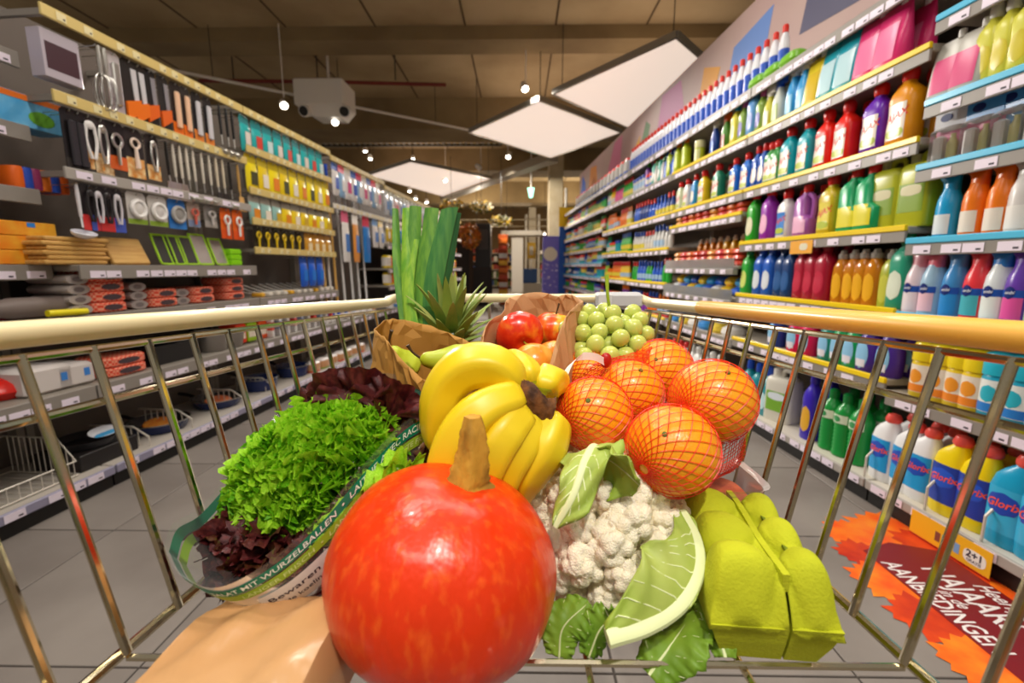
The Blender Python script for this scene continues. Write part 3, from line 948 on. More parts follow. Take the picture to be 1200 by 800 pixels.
# ---- shelf at .54
NB = [([911], '#1e3f9c', 'navy bulbous cleaner bottle'), ([934, 949], '#e3175a', 'hot pink bulbous cleaner bottle'), ([972], '#178a78', 'teal bulbous cleaner bottle'), ([987, 1002], '#12a05a', 'green bulbous cleaner bottle'), ([1019, 1043], '#4b2a96', 'purple bulbous cleaner bottle')]
for pxs, c, lb in NB:
    item('R', 'bulb_bottle', .54, pxs, {'body': c, 'neck_ring': '#e8452f', 'cap': '#2f7fd8', 'label': '#8fc6ea', 'print_patch': '#e8e4f0'}, lb + ' with blue cap, seen through the cart side', 'cleaner bottle', s=1.12, rows=2, name='bulbous_bottle')
item('R', 'scouring_tub', .50, [1086, 1107, 1128, 1147], {'body': '#e7c81e', 'lid': '#e9cf1c', 'label': '#f1e6d4', 'print_patch': '#ef9a2c', 'print_band': '#ee8a2a'}, 'yellow scouring powder tub with orange print', 'tub', s=1.12, rows=1, name='scouring_tub')
item('R', 'scouring_tub', .50, [1172, 1200, 1232, 1268, 1310], {'body': '#1fa3c4', 'lid': '#27b3cc', 'label': '#e6ece8', 'print_patch': '#2fb3c8', 'print_band': '#2c7fd0'}, 'turquoise scouring powder tub beside the yellow ones', 'tub', s=1.15, rows=1, name='scouring_tub')
# ---- base shelf
item('R', 'canister', .10, [917], {'body': '#dfdccf', 'grip': '#dfdccf', 'cap': '#ece9e0', 'label': '#7fb53a', 'print_patch': '#e3eef6'}, 'white cleaning vinegar canister with green label on the bottom shelf', 'canister', s=(1.0, 1.0, 1.12), name='vinegar_canister', d=.09, turn=.25)
item('R', 'cleaner_tall', .10, [950], {'body': '#3a25b8', 'cap': '#3322a8', 'label': '#e0a92c'}, 'violet-blue tall bottle beside the white canister', 'cleaner bottle', s=(1.1, 1.2, 1.45), name='tall_bottle', rows=2)
item('R', 'ribbed_bottle', .10, [973, 989, 1007], {'body': '#17953f', 'cap': '#12803a', 'label': '#dfe9cf', 'print_patch': '#3f9a5a'}, 'ribbed green cleaner bottle with pale label on the bottom shelf', 'cleaner bottle', s=1.2, rows=2, name='ribbed_bottle', d=.06)
item('R', 'toilet_cleaner', .10, [1036, 1062, 1080], {'body': '#eef0f2', 'cap': '#f25a50', 'label': '#1f9fe0', 'logo_disc': '#1d4fc0', 'lettering': mat('letter_orange', '#ff5a2a', .4)}, 'white toilet cleaner bottle with blue label and red cap', 'toilet cleaner', s=1.12, rows=2, name='toilet_cleaner_bottle', d=.04)
item('R', 'toilet_cleaner', .10, [1112, 1144], {'body': '#f3d90e', 'cap': '#f25a50', 'label': '#1f3fa8', 'logo_disc': '#2458d0', 'lettering': MATS['letter_orange']}, 'yellow toilet cleaner bottle with dark blue label and red cap', 'toilet cleaner', s=1.16, rows=2, name='toilet_cleaner_bottle', d=.04)
item('R', 'toilet_cleaner', .10, [1183, 1222, 1268, 1325], {'body': '#16a2d0', 'cap': '#f25a50', 'label': '#35b3e0', 'logo_disc': '#1d46b4', 'lettering': MATS['letter_orange']}, 'turquoise toilet cleaner bottle with red cap', 'toilet cleaner', s=1.2, rows=2, name='toilet_cleaner_bottle', d=.04)
# ---- light blue unit
FR = [(1074, '#e9d4dc', '#e39aa8', '#f0e2e8', 'pale pink air freshener spray at the far end of the blue edge'), (1093, '#9fc3dc', '#ee6f86', '#f5c9d6', 'air freshener spray with coral head and pink label'), (1119, '#3f8fd0', '#4a86c0', '#2f8fd8', 'blue air freshener spray with blue head'),
      (1145, '#ee3a44', '#ef3f48', '#4fb8c4', 'red air freshener spray with landscape label'), (1170, '#dfe6ea', '#2f7fd0', '#eef3ee', 'white air freshener spray with blue head'), (1196, '#6a3fb0', '#6b3fb4', '#e858a4', 'purple air freshener spray with pink label')]
for px, b, h, l, lb in FR:
    item('R', 'freshener_spray', .82, [px], {'body': b, 'spray_head': h, 'label': l, 'logo_band': '#2257b4', 'logo_disc': '#1d2f78', 'lettering': plastic('#e9eef8')}, lb, 'air freshener', s=1.2, rows=2, name='air_freshener_spray')
item('R', 'freshener_spray', 1.107, [1111], {'body': '#1aa3dc', 'spray_head': '#1496cc', 'label': '#e6eef0'}, 'sky blue spray bottle on the second blue shelf', 'spray bottle', s=1.12, name='spray_bottle')
item('R', 'freshener_spray', 1.107, [1143, 1173], {'body': '#f07a14', 'spray_head': '#ee6a10', 'label': '#f0e6d8'}, 'orange spray bottle on the second blue shelf', 'spray bottle', s=1.15, name='spray_bottle')
item('R', 'freshener_spray', 1.107, [1200, 1232, 1268, 1310], {'body': '#dcd8d4', 'spray_head': '#d2d0cc', 'label': '#efece6'}, 'white spray bottle right of the orange ones', 'spray bottle', s=1.15, name='spray_bottle')
for px, c, lb in [(1112, '#e98ab0', 'clear air freshener blister pack with pink card'), (1150, '#ef7fa4', 'clear air freshener blister pack with bright pink edge'), (1186, '#4f9fdc', 'clear air freshener blister pack with blue card')]:
    item('R', 'blister_pack', 1.38, [px], {'backing_card': c, 'header': '#4fa0ea' if px > 1120 else '#e6e8f2', 'blister': M_clear, 'bottle': '#d9d08a', 'dispenser': '#ece6e2', 'logo_disc': '#1d2f78'}, lb + ' on the third blue shelf', 'blister pack', s=1.0, rows=2, name='air_freshener_pack', gap=.07)
item('R', 'refill_pouch', 1.61, [1112, 1138], {'pouch': '#c9c6bc', 'spout_cap': '#f2f0ea', 'label': '#e05a8a'}, 'grey pouch with pink label on the top blue shelf', 'pouch', s=1.0, name='refill_pouch', d=.04)
item('R', 'cleaner_tall', 1.61, [1160, 1180, 1203, 1228, 1256, 1288], {'body': '#d9d64a', 'cap': '#e6e4de', 'label': '#d8c83a'}, 'lemon yellow bottle with white cap on the top blue shelf', 'cleaner bottle', s=1.0, name='tall_bottle', d=.05)
item('R', 'freshener_spray', .82, [1226, 1260, 1300], {'body': '#6a3fb0', 'spray_head': '#4a86c0', 'label': '#b9dcae', 'logo_band': '#2257b4', 'logo_disc': '#1d2f78', 'lettering': plastic('#e9eef8')}, 'purple air freshener spray with blue head at the picture edge', 'air freshener', s=1.2, rows=1, name='air_freshener_spray')
item('R', 'blister_pack', 1.38, [1228, 1274], {'backing_card': '#7fb04f', 'header': '#4fa0ea', 'blister': M_clear, 'bottle': '#b9d08a', 'dispenser': '#ece6e2', 'logo_disc': '#1d2f78'}, 'clear air freshener blister pack with green card on the third blue shelf', 'blister pack', s=1.0, rows=1, name='air_freshener_pack', gap=.07)
# ---- shelf at 1.82
item('R', 'trigger_spray', 1.82, [913], {'body': '#dfe6da', 'collar': '#2b5fd0', 'spray_head': '#2b62d6', 'trigger': '#2b62d6', 'label': '#b9d08a'}, 'clear spray bottle with royal blue trigger head, top right shelf', 'spray bottle', s=1.1, rows=2, name='trigger_spray_bottle', turn=PI * .0)
item('R', 'trigger_spray', 1.82, [930, 943], {'body': '#2f9fe0', 'collar': WHT, 'spray_head': WHT, 'trigger': WHT, 'label': '#7fc6ee'}, 'sky blue spray bottle with white trigger head, top right shelf', 'spray bottle', s=1.15, rows=1, name='trigger_spray_bottle')
item('R', 'trigger_spray', 1.82, [902], {'body': '#d8d23a', 'collar': WHT, 'spray_head': WHT, 'trigger': WHT, 'label': '#e8e6c0'}, 'yellow spray bottle with white trigger head, top right shelf', 'spray bottle', s=1.0, rows=2, name='trigger_spray_bottle')
item('R', 'refill_pouch', 1.82, [957], {'pouch': '#e6cf22', 'spout_cap': WHT, 'label': '#d8b81c'}, 'yellow refill pouch on the top right shelf', 'pouch', s=1.15, name='refill_pouch')
item('R', 'refill_pouch', 1.82, [975, 996], {'pouch': '#1ba8bc', 'spout_cap': '#12909c', 'label': '#bfe2ea'}, 'big turquoise refill pouch on the top right shelf', 'pouch', s=1.2, rows=2, name='refill_pouch')
item('R', 'refill_pouch', 1.82, [1022, 1046], {'pouch': '#e8327a', 'spout_cap': '#f0e6ea', 'label': '#f07aa8'}, 'hot pink refill pouch at the near end of the top shelf', 'pouch', s=1.2, rows=2, name='refill_pouch')
ajax(1.82, [884], '#5f9fdc', 'pale blue bottle with blue cap on the top right shelf', cap='#1d52c0', kd='cleaner_tall', s=1.2, lab='#8a9fdc')
ajax(1.82, [872, 893], '#8fb04a', 'leaf green bottle with pink cap on the top right shelf', cap='#c95a9a', kd='cleaner_tall', s=1.0, lab='#6a5fb0', rows=1)
ajax(1.82, [863], '#e6dc4a', 'yellow bottle with sky blue cap on the top right shelf', cap='#2f9fe0', kd='cleaner_tall', s=1.05, lab='#e0e8a0', rows=1)
item('R', 'trigger_spray', 1.82, [838], {'body': '#22469c', 'collar': WHT, 'spray_head': WHT, 'trigger': WHT, 'label': '#2d5fc0'}, 'navy spray bottle with white head on the top right shelf', 'spray bottle', s=1.05, rows=1, name='trigger_spray_bottle')
item('R', 'trigger_spray', 1.82, [851], {'body': '#4f8a2c', 'collar': '#e8622a', 'spray_head': '#ee6a1c', 'trigger': '#ee6a1c', 'label': '#8a3a2a'}, 'green spray bottle with orange head on the top right shelf', 'spray bottle', s=1.05, rows=1, name='trigger_spray_bottle')
ajax(1.82, [786, 795, 804], '#b6c81e', 'lime bottle with orange cap on the top right shelf', cap='#f07018', kd='cleaner_tall', s=1.05, lab='#d8dc5a', rows=1)
item('R', 'scouring_tub', 1.82, [820], {'body': '#c6d02c', 'lid': '#e6e2a8', 'label': '#dfe0a0'}, 'lime tub with cream lid on the top right shelf', 'tub', s=.9, name='scouring_tub')
ajax(1.82, [768, 775], '#3fae9a', 'mint bottle with red cap on the top right shelf', kd='cleaner_tall', s=1.0, lab='#dfe6e0', rows=1)
ajax(1.82, [760], '#8a4aa8', 'purple bottle with green cap on the top right shelf', cap='#2fae3c', kd='cleaner_tall', s=1.0, lab='#d0c0e0', rows=1)
# ---- top row
small('R', 'two_tone', 2.10, [2.85 + k * .088 for k in range(32)], ['#e6e6ec', '#e5301f', '#1f56c4'], 'white and blue bottle with red cap in the long top row', 'cleaner bottle', s=(1.0, 1.0, 1.22), name='top_row_bottle')
item('R', 'soft_pack', 2.10, [893, 912, 932], {'wrapper': '#7cc02a', 'label': '#eef0e0'}, 'green and white soft pack at the near end of the top shelf', 'pack', s=(1.0, 1.0, 1.6), name='soft_pack')

# ---- sponge tray unit
REDP = ['#d9452c', '#e8763a', '#d8383a', '#e8a050', '#c93a3a']
WORDS = {'#d9452c': 'brick red', '#e8763a': 'orange', '#d8383a': 'red', '#e8a050': 'sandy', '#c93a3a': 'dark red'}
for z, where in ((1.355, 'yellow-edged sponge shelf'), (1.01, 'upper clear tray')):
    for k in range(9):
        y = 3.13 + k * .122
        c = REDP[k % 5]
        for lay in range(3 if z < 1.2 else 2):
            item('R', 'soft_pack', z, None, {'wrapper': c, 'label': '#f0e6dc'}, WORDS[c] + ' sponge pack lying on the ' + where, 'pack', d=.075, s=(.75, 1.15, .9), name='sponge_pack', ys=[y], dz=lay * .04, group=WORDS[c] + ' packs on the ' + where)
for k, (c, w) in enumerate([('#1f5fd0', 'blue'), ('#f2c81c', 'yellow'), ('#e6e9ee', 'white'), ('#1f5fd0', 'blue'), ('#2fa0d8', 'sky blue'), ('#f2c81c', 'yellow'), ('#1f5fd0', 'blue'), ('#e6e9ee', 'white')]):
    item('R', 'soft_pack', .80, None, {'wrapper': c, 'label': '#e8322c' if k % 2 else '#f5f0e0'}, w + ' cloth pack tilted in the lower clear tray', 'pack', d=.09, s=(.85, 1.2, 1.3), name='cloth_pack', ys=[3.14 + k * .14], dz=.012, group='cloth packs: ' + w)
    item('R', 'soft_pack', .80, None, {'wrapper': ['#2fa0d8', '#f2c81c', '#1f5fd0'][k % 3], 'label': '#e8322c' if k % 2 else '#f5f0e0'}, ['sky blue', 'yellow', 'blue'][k % 3] + ' cloth pack piled on top in the lower clear tray', 'pack', d=.13, s=(.85, 1.2, 1.5), name='cloth_pack', ys=[3.16 + k * .138], dz=.07, group='piled cloth packs %d' % (k % 3))
YB = ['#e8b01c', '#e08a1c']
for k in range(8):
    c = YB[k // 4]
    item('R', 'soap_bottle', 1.01, None, {'body': c, 'cap': '#f0ece0', 'label': '#d8621c'}, ('golden' if k < 4 else 'orange') + ' bottle standing behind the sponge packs', 'bottle', d=.22, s=1.15, name='polish_bottle', ys=[3.3 + k * .11], group='polish bottles ' + str(k // 4))
for k in range(6):
    item('R', 'soft_pack', .52, None, {'wrapper': ['#e9e6e0', '#f0d24a', '#3f8fd8'][k % 3], 'label': '#d8d4e0'}, ['white', 'yellow', 'blue'][k % 3] + ' pack on the low grey shelf seen through the cart side', 'pack', d=.08, s=(1, 1.2, 1.7), name='cloth_pack', ys=[3.2 + k * .18], group='low shelf packs ' + str(k % 3))
for k in range(8):
    item('R', 'cleaner', .10, None, {'body': '#eceae6', 'cap': ['#e8e6e2', '#d8302c'][k // 5], 'label': '#dfe3ea'}, ['white jug bottle with white cap', 'white jug bottle with red cap'][k // 5] + ' on the bottom shelf below the cloths', 'bottle', d=.06, s=1.1, name='white_bottle', ys=[3.3 + k * .115], rows=1, group='white bottles ' + str(k // 5))
for k in range(3):
    item('R', 'cleaner_tall', .10, None, {'body': '#1f8f9c', 'cap': '#1f4fc0', 'label': '#bfe0e4'}, 'petrol blue bottle with blue cap on the bottom shelf behind the canister', 'bottle', d=.06, s=1.2, name='tall_bottle', ys=[2.72 + k * .1], group='petrol bottles')

# ---- far right units: many small goods
CN = {'#1f5fd0': 'blue', '#e8322c': 'red', '#f2c81c': 'yellow', '#2fae3c': 'green', '#d2d0cc': 'white', '#ee7a1c': 'orange', '#173f90': 'navy', '#17a6b4': 'teal', '#8a3fb0': 'purple', '#e85a9a': 'pink', '#9ac832': 'lime'}
KN = {'bottle': 'bottle', 'trigger': 'spray bottle', 'carton': 'carton', 'tub': 'tub', 'pack': 'pack'}
CAPN = {'#e8322c': 'red', '#f4f0ea': 'white', '#1c4bb0': 'blue', '#1f8f3a': 'green', '#ee7a1c': 'orange'}


def fill(side, Y0, Y1, z, zname, uname, kinds, cols, caps, seed, step=.085, hmax=.24):
    R = random.Random(seed)
    y = Y0 + .06
    while y < Y1 - .05:
        kd = R.choice(kinds); c = R.choice(cols); cc = R.choice(caps); lc = R.choice(['#e2ddd2', c, c, '#e9d84e', '#a9c8e6'])
        w = {'bottle': .092, 'trigger': .09, 'carton': .085, 'tub': .1, 'pack': .145}[kd]
        sv = R.uniform(.82, 1.0)
        h = {'bottle': .21, 'trigger': .215, 'carton': .16, 'tub': .13, 'pack': .06}[kd]
        sc = min(1.12, hmax / h) * sv
        if kd in ('pack',):
            sc = (1, 1, min(3, hmax * .7 / h))
        n = R.choice([2, 3, 4])
        lb = '%s %s with %s top on the %s shelf, %s right unit' % (CN[c], KN[kd], CAPN[cc], zname, uname)
        if kd in ('carton', 'pack'):
            lb = '%s %s with %s print on the %s shelf, %s right unit' % (CN[c], KN[kd], CAPN[cc], zname, uname)
        ys = []
        for _ in range(n):
            if y < Y1 - .05:
                ys.append(y)
                y += w
        small(side, kd, z, ys, [c, cc, lc], lb, KN[kd], s=(sc * .9, sc, sc) if kd == 'bottle' else sc)


AC = list(CN)
CPS = [c for c in CAPN if c != '#f4f0ea']
LN = {.10: 'bottom', .53: 'second', .855: 'third', 1.178: 'fourth', 1.49: 'fifth', 1.82: 'sixth', 2.10: 'top', .56: 'second', .86: 'third', 1.19: 'fourth'}
D_ = {1.178: (['bottle'], ['#d2d0cc', '#d2d0cc', '#cfe0f0' if False else '#d2d0cc'], ['#1c4bb0', '#1c4bb0', '#e8322c']), .855: (['bottle'], ['#d2d0cc', '#1f5fd0', '#2fae3c'], ['#e8322c', '#1c4bb0']),
      1.49: (['bottle', 'bottle', 'bottle'], ['#173f90', '#1f5fd0', '#1f5fd0', '#d2d0cc'], ['#1c4bb0', '#e8322c']), 1.82: (['bottle', 'trigger', 'tub'], ['#d2d0cc', '#9ac832', '#1f5fd0', '#f2c81c'], CPS), .53: (['bottle', 'tub'], ['#ee7a1c', '#8a3fb0', '#1f5fd0', '#e8322c'], CPS), .10: (['bottle', 'carton'], AC, CPS)}
for z, (kk, cc, pp) in D_.items():
    fill('R', 4.26, 5.43, z, LN[z], 'fourth', kk, cc, pp, int(z * 100), hmax=.25)
E_ = {1.19: (['tub', 'bottle', 'bottle'], ['#2fae3c', '#9ac832', '#17a6b4'], CPS), .86: (['tub', 'bottle', 'bottle'], ['#ee7a1c', '#f2c81c', '#9ac832'], CPS), 1.49: (['tub', 'bottle', 'bottle'], ['#d2d0cc', '#ee7a1c', '#2fae3c'], ['#e8322c', '#ee7a1c', '#1f8f3a']),
      1.82: (['bottle'], ['#d2d0cc', '#2fae3c', '#f2c81c', '#e85a9a'], CPS), .56: (['tub', 'bottle'], ['#8a3fb0', '#e85a9a', '#2fae3c'], CPS), .10: (['bottle', 'carton'], AC, CPS)}
for z, (kk, cc, pp) in E_.items():
    fill('R', 5.47, 6.63, z, LN[z], 'fifth', kk, cc, pp, int(z * 100) + 500, hmax=.25)
NMS = ['bottom', 'second', 'third', 'fourth', 'fifth', 'sixth', 'seventh', 'eighth']
F_ = [(.10, ['carton', 'bottle'], ['#1f5fd0', '#d2d0cc']), (.36, ['carton', 'bottle'], ['#1f5fd0', '#173f90', '#d2d0cc']), (.62, ['tub', 'bottle'], ['#1f5fd0', '#2fae3c', '#8a3fb0']), (.86, ['carton', 'bottle', 'bottle'], ['#1f5fd0', '#173f90', '#17a6b4']), (1.07, ['tub', 'bottle', 'carton'], ['#1f5fd0', '#d2d0cc', '#17a6b4']),
      (1.30, ['bottle', 'tub'], ['#1f5fd0', '#d2d0cc', '#2fae3c']), (1.56, ['bottle', 'tub'], ['#d2d0cc', '#2fae3c', '#e8322c', '#9ac832']), (1.84, ['bottle'], ['#2fae3c', '#9ac832', '#e8322c', '#d2d0cc', '#ee7a1c'])]
for i, (z, kk, cc) in enumerate(F_):
    fill('R', 6.67, 9.85, z, NMS[i], 'farthest', kk, cc, CPS, i + 900, hmax=.185)
for k in range(16):
    small('R', 'pack', 2.10, [5.72 + k * .2], ['#1f5fd0', '#e8322c', '#d2d0cc'], 'blue white and red pouch on the far top right shelf', 'pack', s=(1, 1, 3), name='top_pouch')
# end panel with blue carton display
pE = pos('R', 9.98, 0, 0)
t = thing('end_panel', 'blue end panel of the right shelving with a yellow poster', 'end panel', pE, ROT_R)
mb = MB(); mb.box(-.03, .03, -.1, .44, 0, 2.25); obj('panel', mb, plastic('#2559b8', .5), t, False)
mb = MB(); mb.box(.031, .036, -.12, .2, 1.85, 2.25); obj('poster', mb, plastic('#f2c81c', .5), t, False)
mb = MB(); mb.box(.031, .037, .2, .3, 1.95, 2.2); obj('poster_edge', mb, plastic('#e8622a', .5), t, False)

# ---- wire dividers on the base shelf and the promotion card
def wire_divider(side, Y, d0, d1, z, label, group, h=.13, n=8):
    t = thing('wire_divider', label, 'wire divider', pos(side, Y, d0, z), rot(side), group)
    L = d1 - d0
    mb = MB(); mb.tube([(0, 0, 0), (0, 0, h * .5), (0, .08, h), (0, L, h)], .0048, 6); obj('top_wire', mb, M_wire, t)
    for k in range(1, n):
        y = .02 + (L - .02) * k / n
        zz = min(h, h * .5 + y / .08 * h * .5)
        mb = MB(); mb.tube([(0, y, 0), (0, y, zz)], .0032, 5); obj('wire', mb, M_wire, t)


M_wire = mat('coated_wire', '#d9d2c6', 0.35, 0.3)
for px in (1020, 1092, 1160):
    wire_divider('R', ypx('R', px, .15), -.022, .32, .101, 'white wire divider between bottles on the bottom right shelf', 'dividers on the bottom right shelf', h=.18)
wire_divider('R', ypx('R', 880, .15), .0, .32, .101, 'white wire divider left of the white canister', None, h=.18)
Yp = (ypx('R', 1083, .08) + ypx('R', 1180, .05)) / 2
t = thing('promotion_card', 'yellow promotion card reading 2+1 hanging on the bottom shelf edge', 'sign', pos('R', Yp, -.05, .085) , ROT_R)
mb = MB(); mb.box(-.14, .14, -.002, 0, -.075, .012); obj('card', mb, plastic('#f6b81a', .5), t, False)
mb = MB(); mb.box(-.143, .143, -.0015, .0005, -.078, -.0751); obj('card_border', mb, plastic('#e8322c', .5), t, False)
for x, c in ((-.035, '#8a4a3a'), (-.01, '#9fd0c0'), (.012, '#cfd86a'), (.032, '#7fa8d8')):
    mb = MB(); mb.box(x - .009, x + .009, -.0026, -.0021, -.055, -.02); obj('printed_pack', mb, plastic(c, .5), t, False)
mb = MB(); mb.prism([(.09 + .036 * se(a, 3)[0], -.037 + .024 * se(a, 3)[1]) for a in [k * PI / 12 for k in range(24)]], 0, .0006).xf(Matrix.Rotation(PI / 2, 4, 'X')); mb.xf(Matrix.Translation((0, -.0021, 0))); bub = obj('white_bubble', mb, plastic('#f6f2ea', .5), t, False)
mb = text_mb('2+1', .034, 0, .03); mb.xf(Matrix.Translation((.09, -.0032, -.03)) @ Matrix.Rotation(PI / 2, 4, 'X')); obj('lettering', mb, M_ink, bub, False)
mb = text_mb('GRATIS', .014, 0, .02); mb.xf(Matrix.Translation((.09, -.0032, -.051)) @ Matrix.Rotation(PI / 2, 4, 'X')); obj('lettering', mb, M_ink, bub, False)
Yo = ypx('R', 942, 1.12)
t = thing('promotion_card', 'small orange promotion card hanging on the third yellow shelf edge', 'sign', pos('R', Yo, -.013, 1.125), ROT_R)
mb = MB(); mb.box(-.085, .085, -.002, 0, -.055, .012); obj('card', mb, plastic('#f0a81a', .5), t, False)
mb = MB(); mb.prism([(.02 + .03 * se(a, 3)[0], -.02 + .018 * se(a, 3)[1]) for a in [k * PI / 12 for k in range(24)]], 0, .0006).xf(Matrix.Rotation(PI / 2, 4, 'X')); mb.xf(Matrix.Translation((0, -.0021, 0))); obj('printed_bubble', mb, plastic('#e2dcc0', .5), t, False)

# ================================================================== goods on the left: hanging utensils
HOOK = lambda: MB().tube([(0, .14, .0), (0, -.006, .0), (0, -.012, .006)], .0022, 5)


def hk(name, parts):
    kind(name, [('hook', HOOK(), None)] + parts)


def card(w, h, z1=.012, y=.0):
    c = min(.012, w * .2)
    pl = [(-w / 2, z1 - h), (w / 2, z1 - h), (w / 2, z1 - c), (w / 2 - c, z1), (-w / 2 + c, z1), (-w / 2, z1 - c)]
    return MB().loft([[(x, y - .0015, z) for x, z in pl], [(x, y, z) for x, z in pl]], True, True)


def prn(w, z0, z1, y=-.0022):
    return MB().box(-w / 2, w / 2, y, y + .0006, z0, z1)


def loop_wires(n, L, r, z0):
    m = MB()
    for k in range(n):
        a = PI * k / n
        m.tube([(math.cos(a) * r * math.sin(t * PI), math.sin(a) * r * math.sin(t * PI) - .02, z0 - L * (1 - math.cos(t * PI)) / 2 * 1.0) for t in [i / 8 for i in range(9)]] , .0015, 4)
        m.tube([(-math.cos(a) * r * math.sin(t * PI), -math.sin(a) * r * math.sin(t * PI) - .02, z0 - L * (1 - math.cos(t * PI)) / 2) for t in [i / 8 for i in range(9)]], .0015, 4)
    return m


hk('opener_card', [('backing_card', card(.075, .2), None), ('photo_print', prn(.073, -.186, -.12), 'backing_card'),
                   ('tool', MB().tube(catmull([(-.012, -.012, -.03), (-.016, -.012, -.09), (-.006, -.014, -.15)], 8), .005, 6).tube(catmull([(.012, -.012, -.03), (.015, -.012, -.09), (.004, -.014, -.15)], 8), .005, 6).ball((0, -.012, -.028), .016, 10, 6, (1, .4, 1)), None)])
hk('bottle_opener_card', [('backing_card', card(.08, .19), None), ('photo_print', prn(.078, -.176, -.1), 'backing_card'),
                          ('tool', MB().tube([(.018 * math.cos(a), -.01, -.045 + .018 * math.sin(a)) for a in [k * PI / 8 for k in range(17)]], .005, 6, False).tube([(0, -.01, -.06), (0, -.012, -.14)], [.006, .009], 8), None)])
hk('ladle', [('handle', MB().tube([(0, -.008, 0), (0, -.008, -.05), (0, -.01, -.15)], [.006, .009, .007], 8, flat=.5), None), ('stem', MB().tube([(0, -.01, -.145), (0, -.012, -.2)], .003, 6), None), ('bowl', MB().lathe([(-.04, .004, .004), (-.036, .018, .018), (-.025, .03, .03), (-.01, .035, .035), (-.008, .033, .033), (-.024, .028, .028), (-.034, .01, .01)], 14).xf(Matrix.Translation((0, -.02, -.215)) @ Matrix.Rotation(.5, 4, 'X')), None)])
hk('turner', [('handle', MB().tube([(0, -.008, 0), (0, -.008, -.05), (0, -.01, -.15)], [.006, .009, .007], 8, flat=.5), None), ('stem', MB().tube([(0, -.01, -.145), (0, -.014, -.18)], .003, 6), None), ('blade', MB().loft([[(x, -.016 - .004 * abs(x) / .03, z) for x in (-.018, 0, .018)] + [(x, -.0145, z) for x in (.018, 0, -.018)] for z in (-.178,)] + [[(x, -.022, -.26) for x in (-.032, 0, .032)] + [(x, -.0205, -.26) for x in (.032, 0, -.032)]], True, True), None)])
hk('whisk', [('handle', MB().tube([(0, -.02, .0), (0, -.02, -.05), (0, -.02, -.1)], [.006, .008, .006], 8), None), ('wire_loops', loop_wires(4, .13, .028, -.09), None)])
hk('knife_pack', [('backing_card', card(.065, .24), None), ('sleeve', MB().loft([[(x, y, z) for x, z in ((-.03, -.22), (.03, -.18), (.03, -.13), (-.03, -.15))] for y in (-.012, -.0018)], True, True), None), ('blade', MB().loft([[(x, y, z) for x, z in ((.004, -.02), (.026, -.02), (.028, -.13), (.01, -.14))] for y in (-.006, -.0018)], True, True), None)])
hk('long_pack', [('backing_card', card(.06, .26), None), ('tool', MB().bbox(-.012, .016, -.016, -.0018, -.2, -.03, .006), None), ('photo_print', prn(.058, -.246, -.17), 'backing_card')])
hk('strainer_pack', [('backing_card', card(.1, .14), None), ('rim', MB().tube([(.034 * math.cos(a), -.012, -.06 + .034 * math.sin(a)) for a in [k * PI / 10 for k in range(21)]], .009, 8, False), None), ('mesh_disc', MB().lathe([(0, .03, .03), (.006, .026, .026), (.01, .01, .01)], 16).xf(Matrix.Translation((0, -.008, -.06)) @ Matrix.Rotation(PI / 2, 4, 'X')), None), ('photo_print', prn(.098, -.127, -.105), 'backing_card')])
hk('bag_pack', [('bag', MB().loft([[(x, y, z) for x, y in ((-.5 * w, -.004), (-.3 * w, -t), (.3 * w, -t), (.5 * w, -.004), (.3 * w, t * .6), (-.3 * w, t * .6))] for w, t, z in ((.09, .004, -.19), (.094, .018, -.17), (.094, .02, -.1), (.09, .012, -.05), (.088, .004, -.035))], True, True), None), ('header_card', card(.092, .05), None), ('label', prn(.05, -.15, -.08, -.0222), None)])
hk('tool_pack', [('backing_card', card(.085, .16), None), ('tool', MB().tube([(.02 * math.cos(a), -.012, -.05 + .022 * math.sin(a)) for a in [k * PI / 8 for k in range(17)]], .006, 6, False).tube([(0, -.012, -.07), (0, -.012, -.13)], [.008, .006], 8), None), ('photo_print', prn(.083, -.146, -.1), 'backing_card')])
ORG, STEEL = '#f0761a', M_steel


def hang(kd, zr, pxs, cols, label, cat='utensil', s=1.0, d=.02, name=None, group=None, ys=None):
    c = {'hook': M_steel}
    c.update(cols)
    s = tuple(q * 1.12 for q in (s if isinstance(s, tuple) else (s, s, s)))
    item('L', kd, zr - .04, pxs, c, label, cat, d=d, s=s, name=name or kd, ys=ys, group=group)


PHOTO = mat('photo_food_print', '#e08a2a', .5, col2='#f2d8a0', nscale=40)
PHOTO2 = mat('photo_brown_print', '#b07a3a', .5, col2='#e8d2a8', nscale=40)
BLK = '#1d1a1b'
# header rail, utensil unit
item('L', 'carton', 1.765, [66], {'box': '#b8aeb8', 'label': '#4a3038'}, 'white and maroon boxed gadget hanging at the top of the utensil unit', 'box', s=(1.5, .9, 1.15), d=.05, name='gadget_box')
hang('whisk', 2.01, [106, 113], {'handle': STEEL, 'wire_loops': STEEL}, 'steel balloon whisk on the top left rail', s=1.1, name='balloon_whisk')
hang('long_pack', 2.01, [128], {'backing_card': '#cfc6c8', 'tool': STEEL, 'photo_print': '#b8aab0'}, 'steel grater on a pale card, top left rail', name='grater_card')
hang('knife_pack', 2.01, [147, 157], {'backing_card': '#2a2422', 'sleeve': ORG, 'blade': '#cfccd0'}, 'large knife pack with orange sleeve, top left rail', s=1.1)
hang('knife_pack', 2.01, [171, 187], {'backing_card': BLK, 'sleeve': '#e8661a', 'blade': '#8f8a90'}, 'black knife pack with orange sleeve beside the large ones', s=1.0)
hang('long_pack', 2.01, [202, 214], {'backing_card': '#2a2322', 'tool': '#efc3a0', 'photo_print': ORG}, 'utensil card with peach tool and orange print, top left rail', name='utensil_card')
hang('long_pack', 2.01, [227, 240], {'backing_card': BLK, 'tool': '#cfcdd2', 'photo_print': '#e88a3a'}, 'black utensil card with grey tool, top left rail', name='utensil_card')
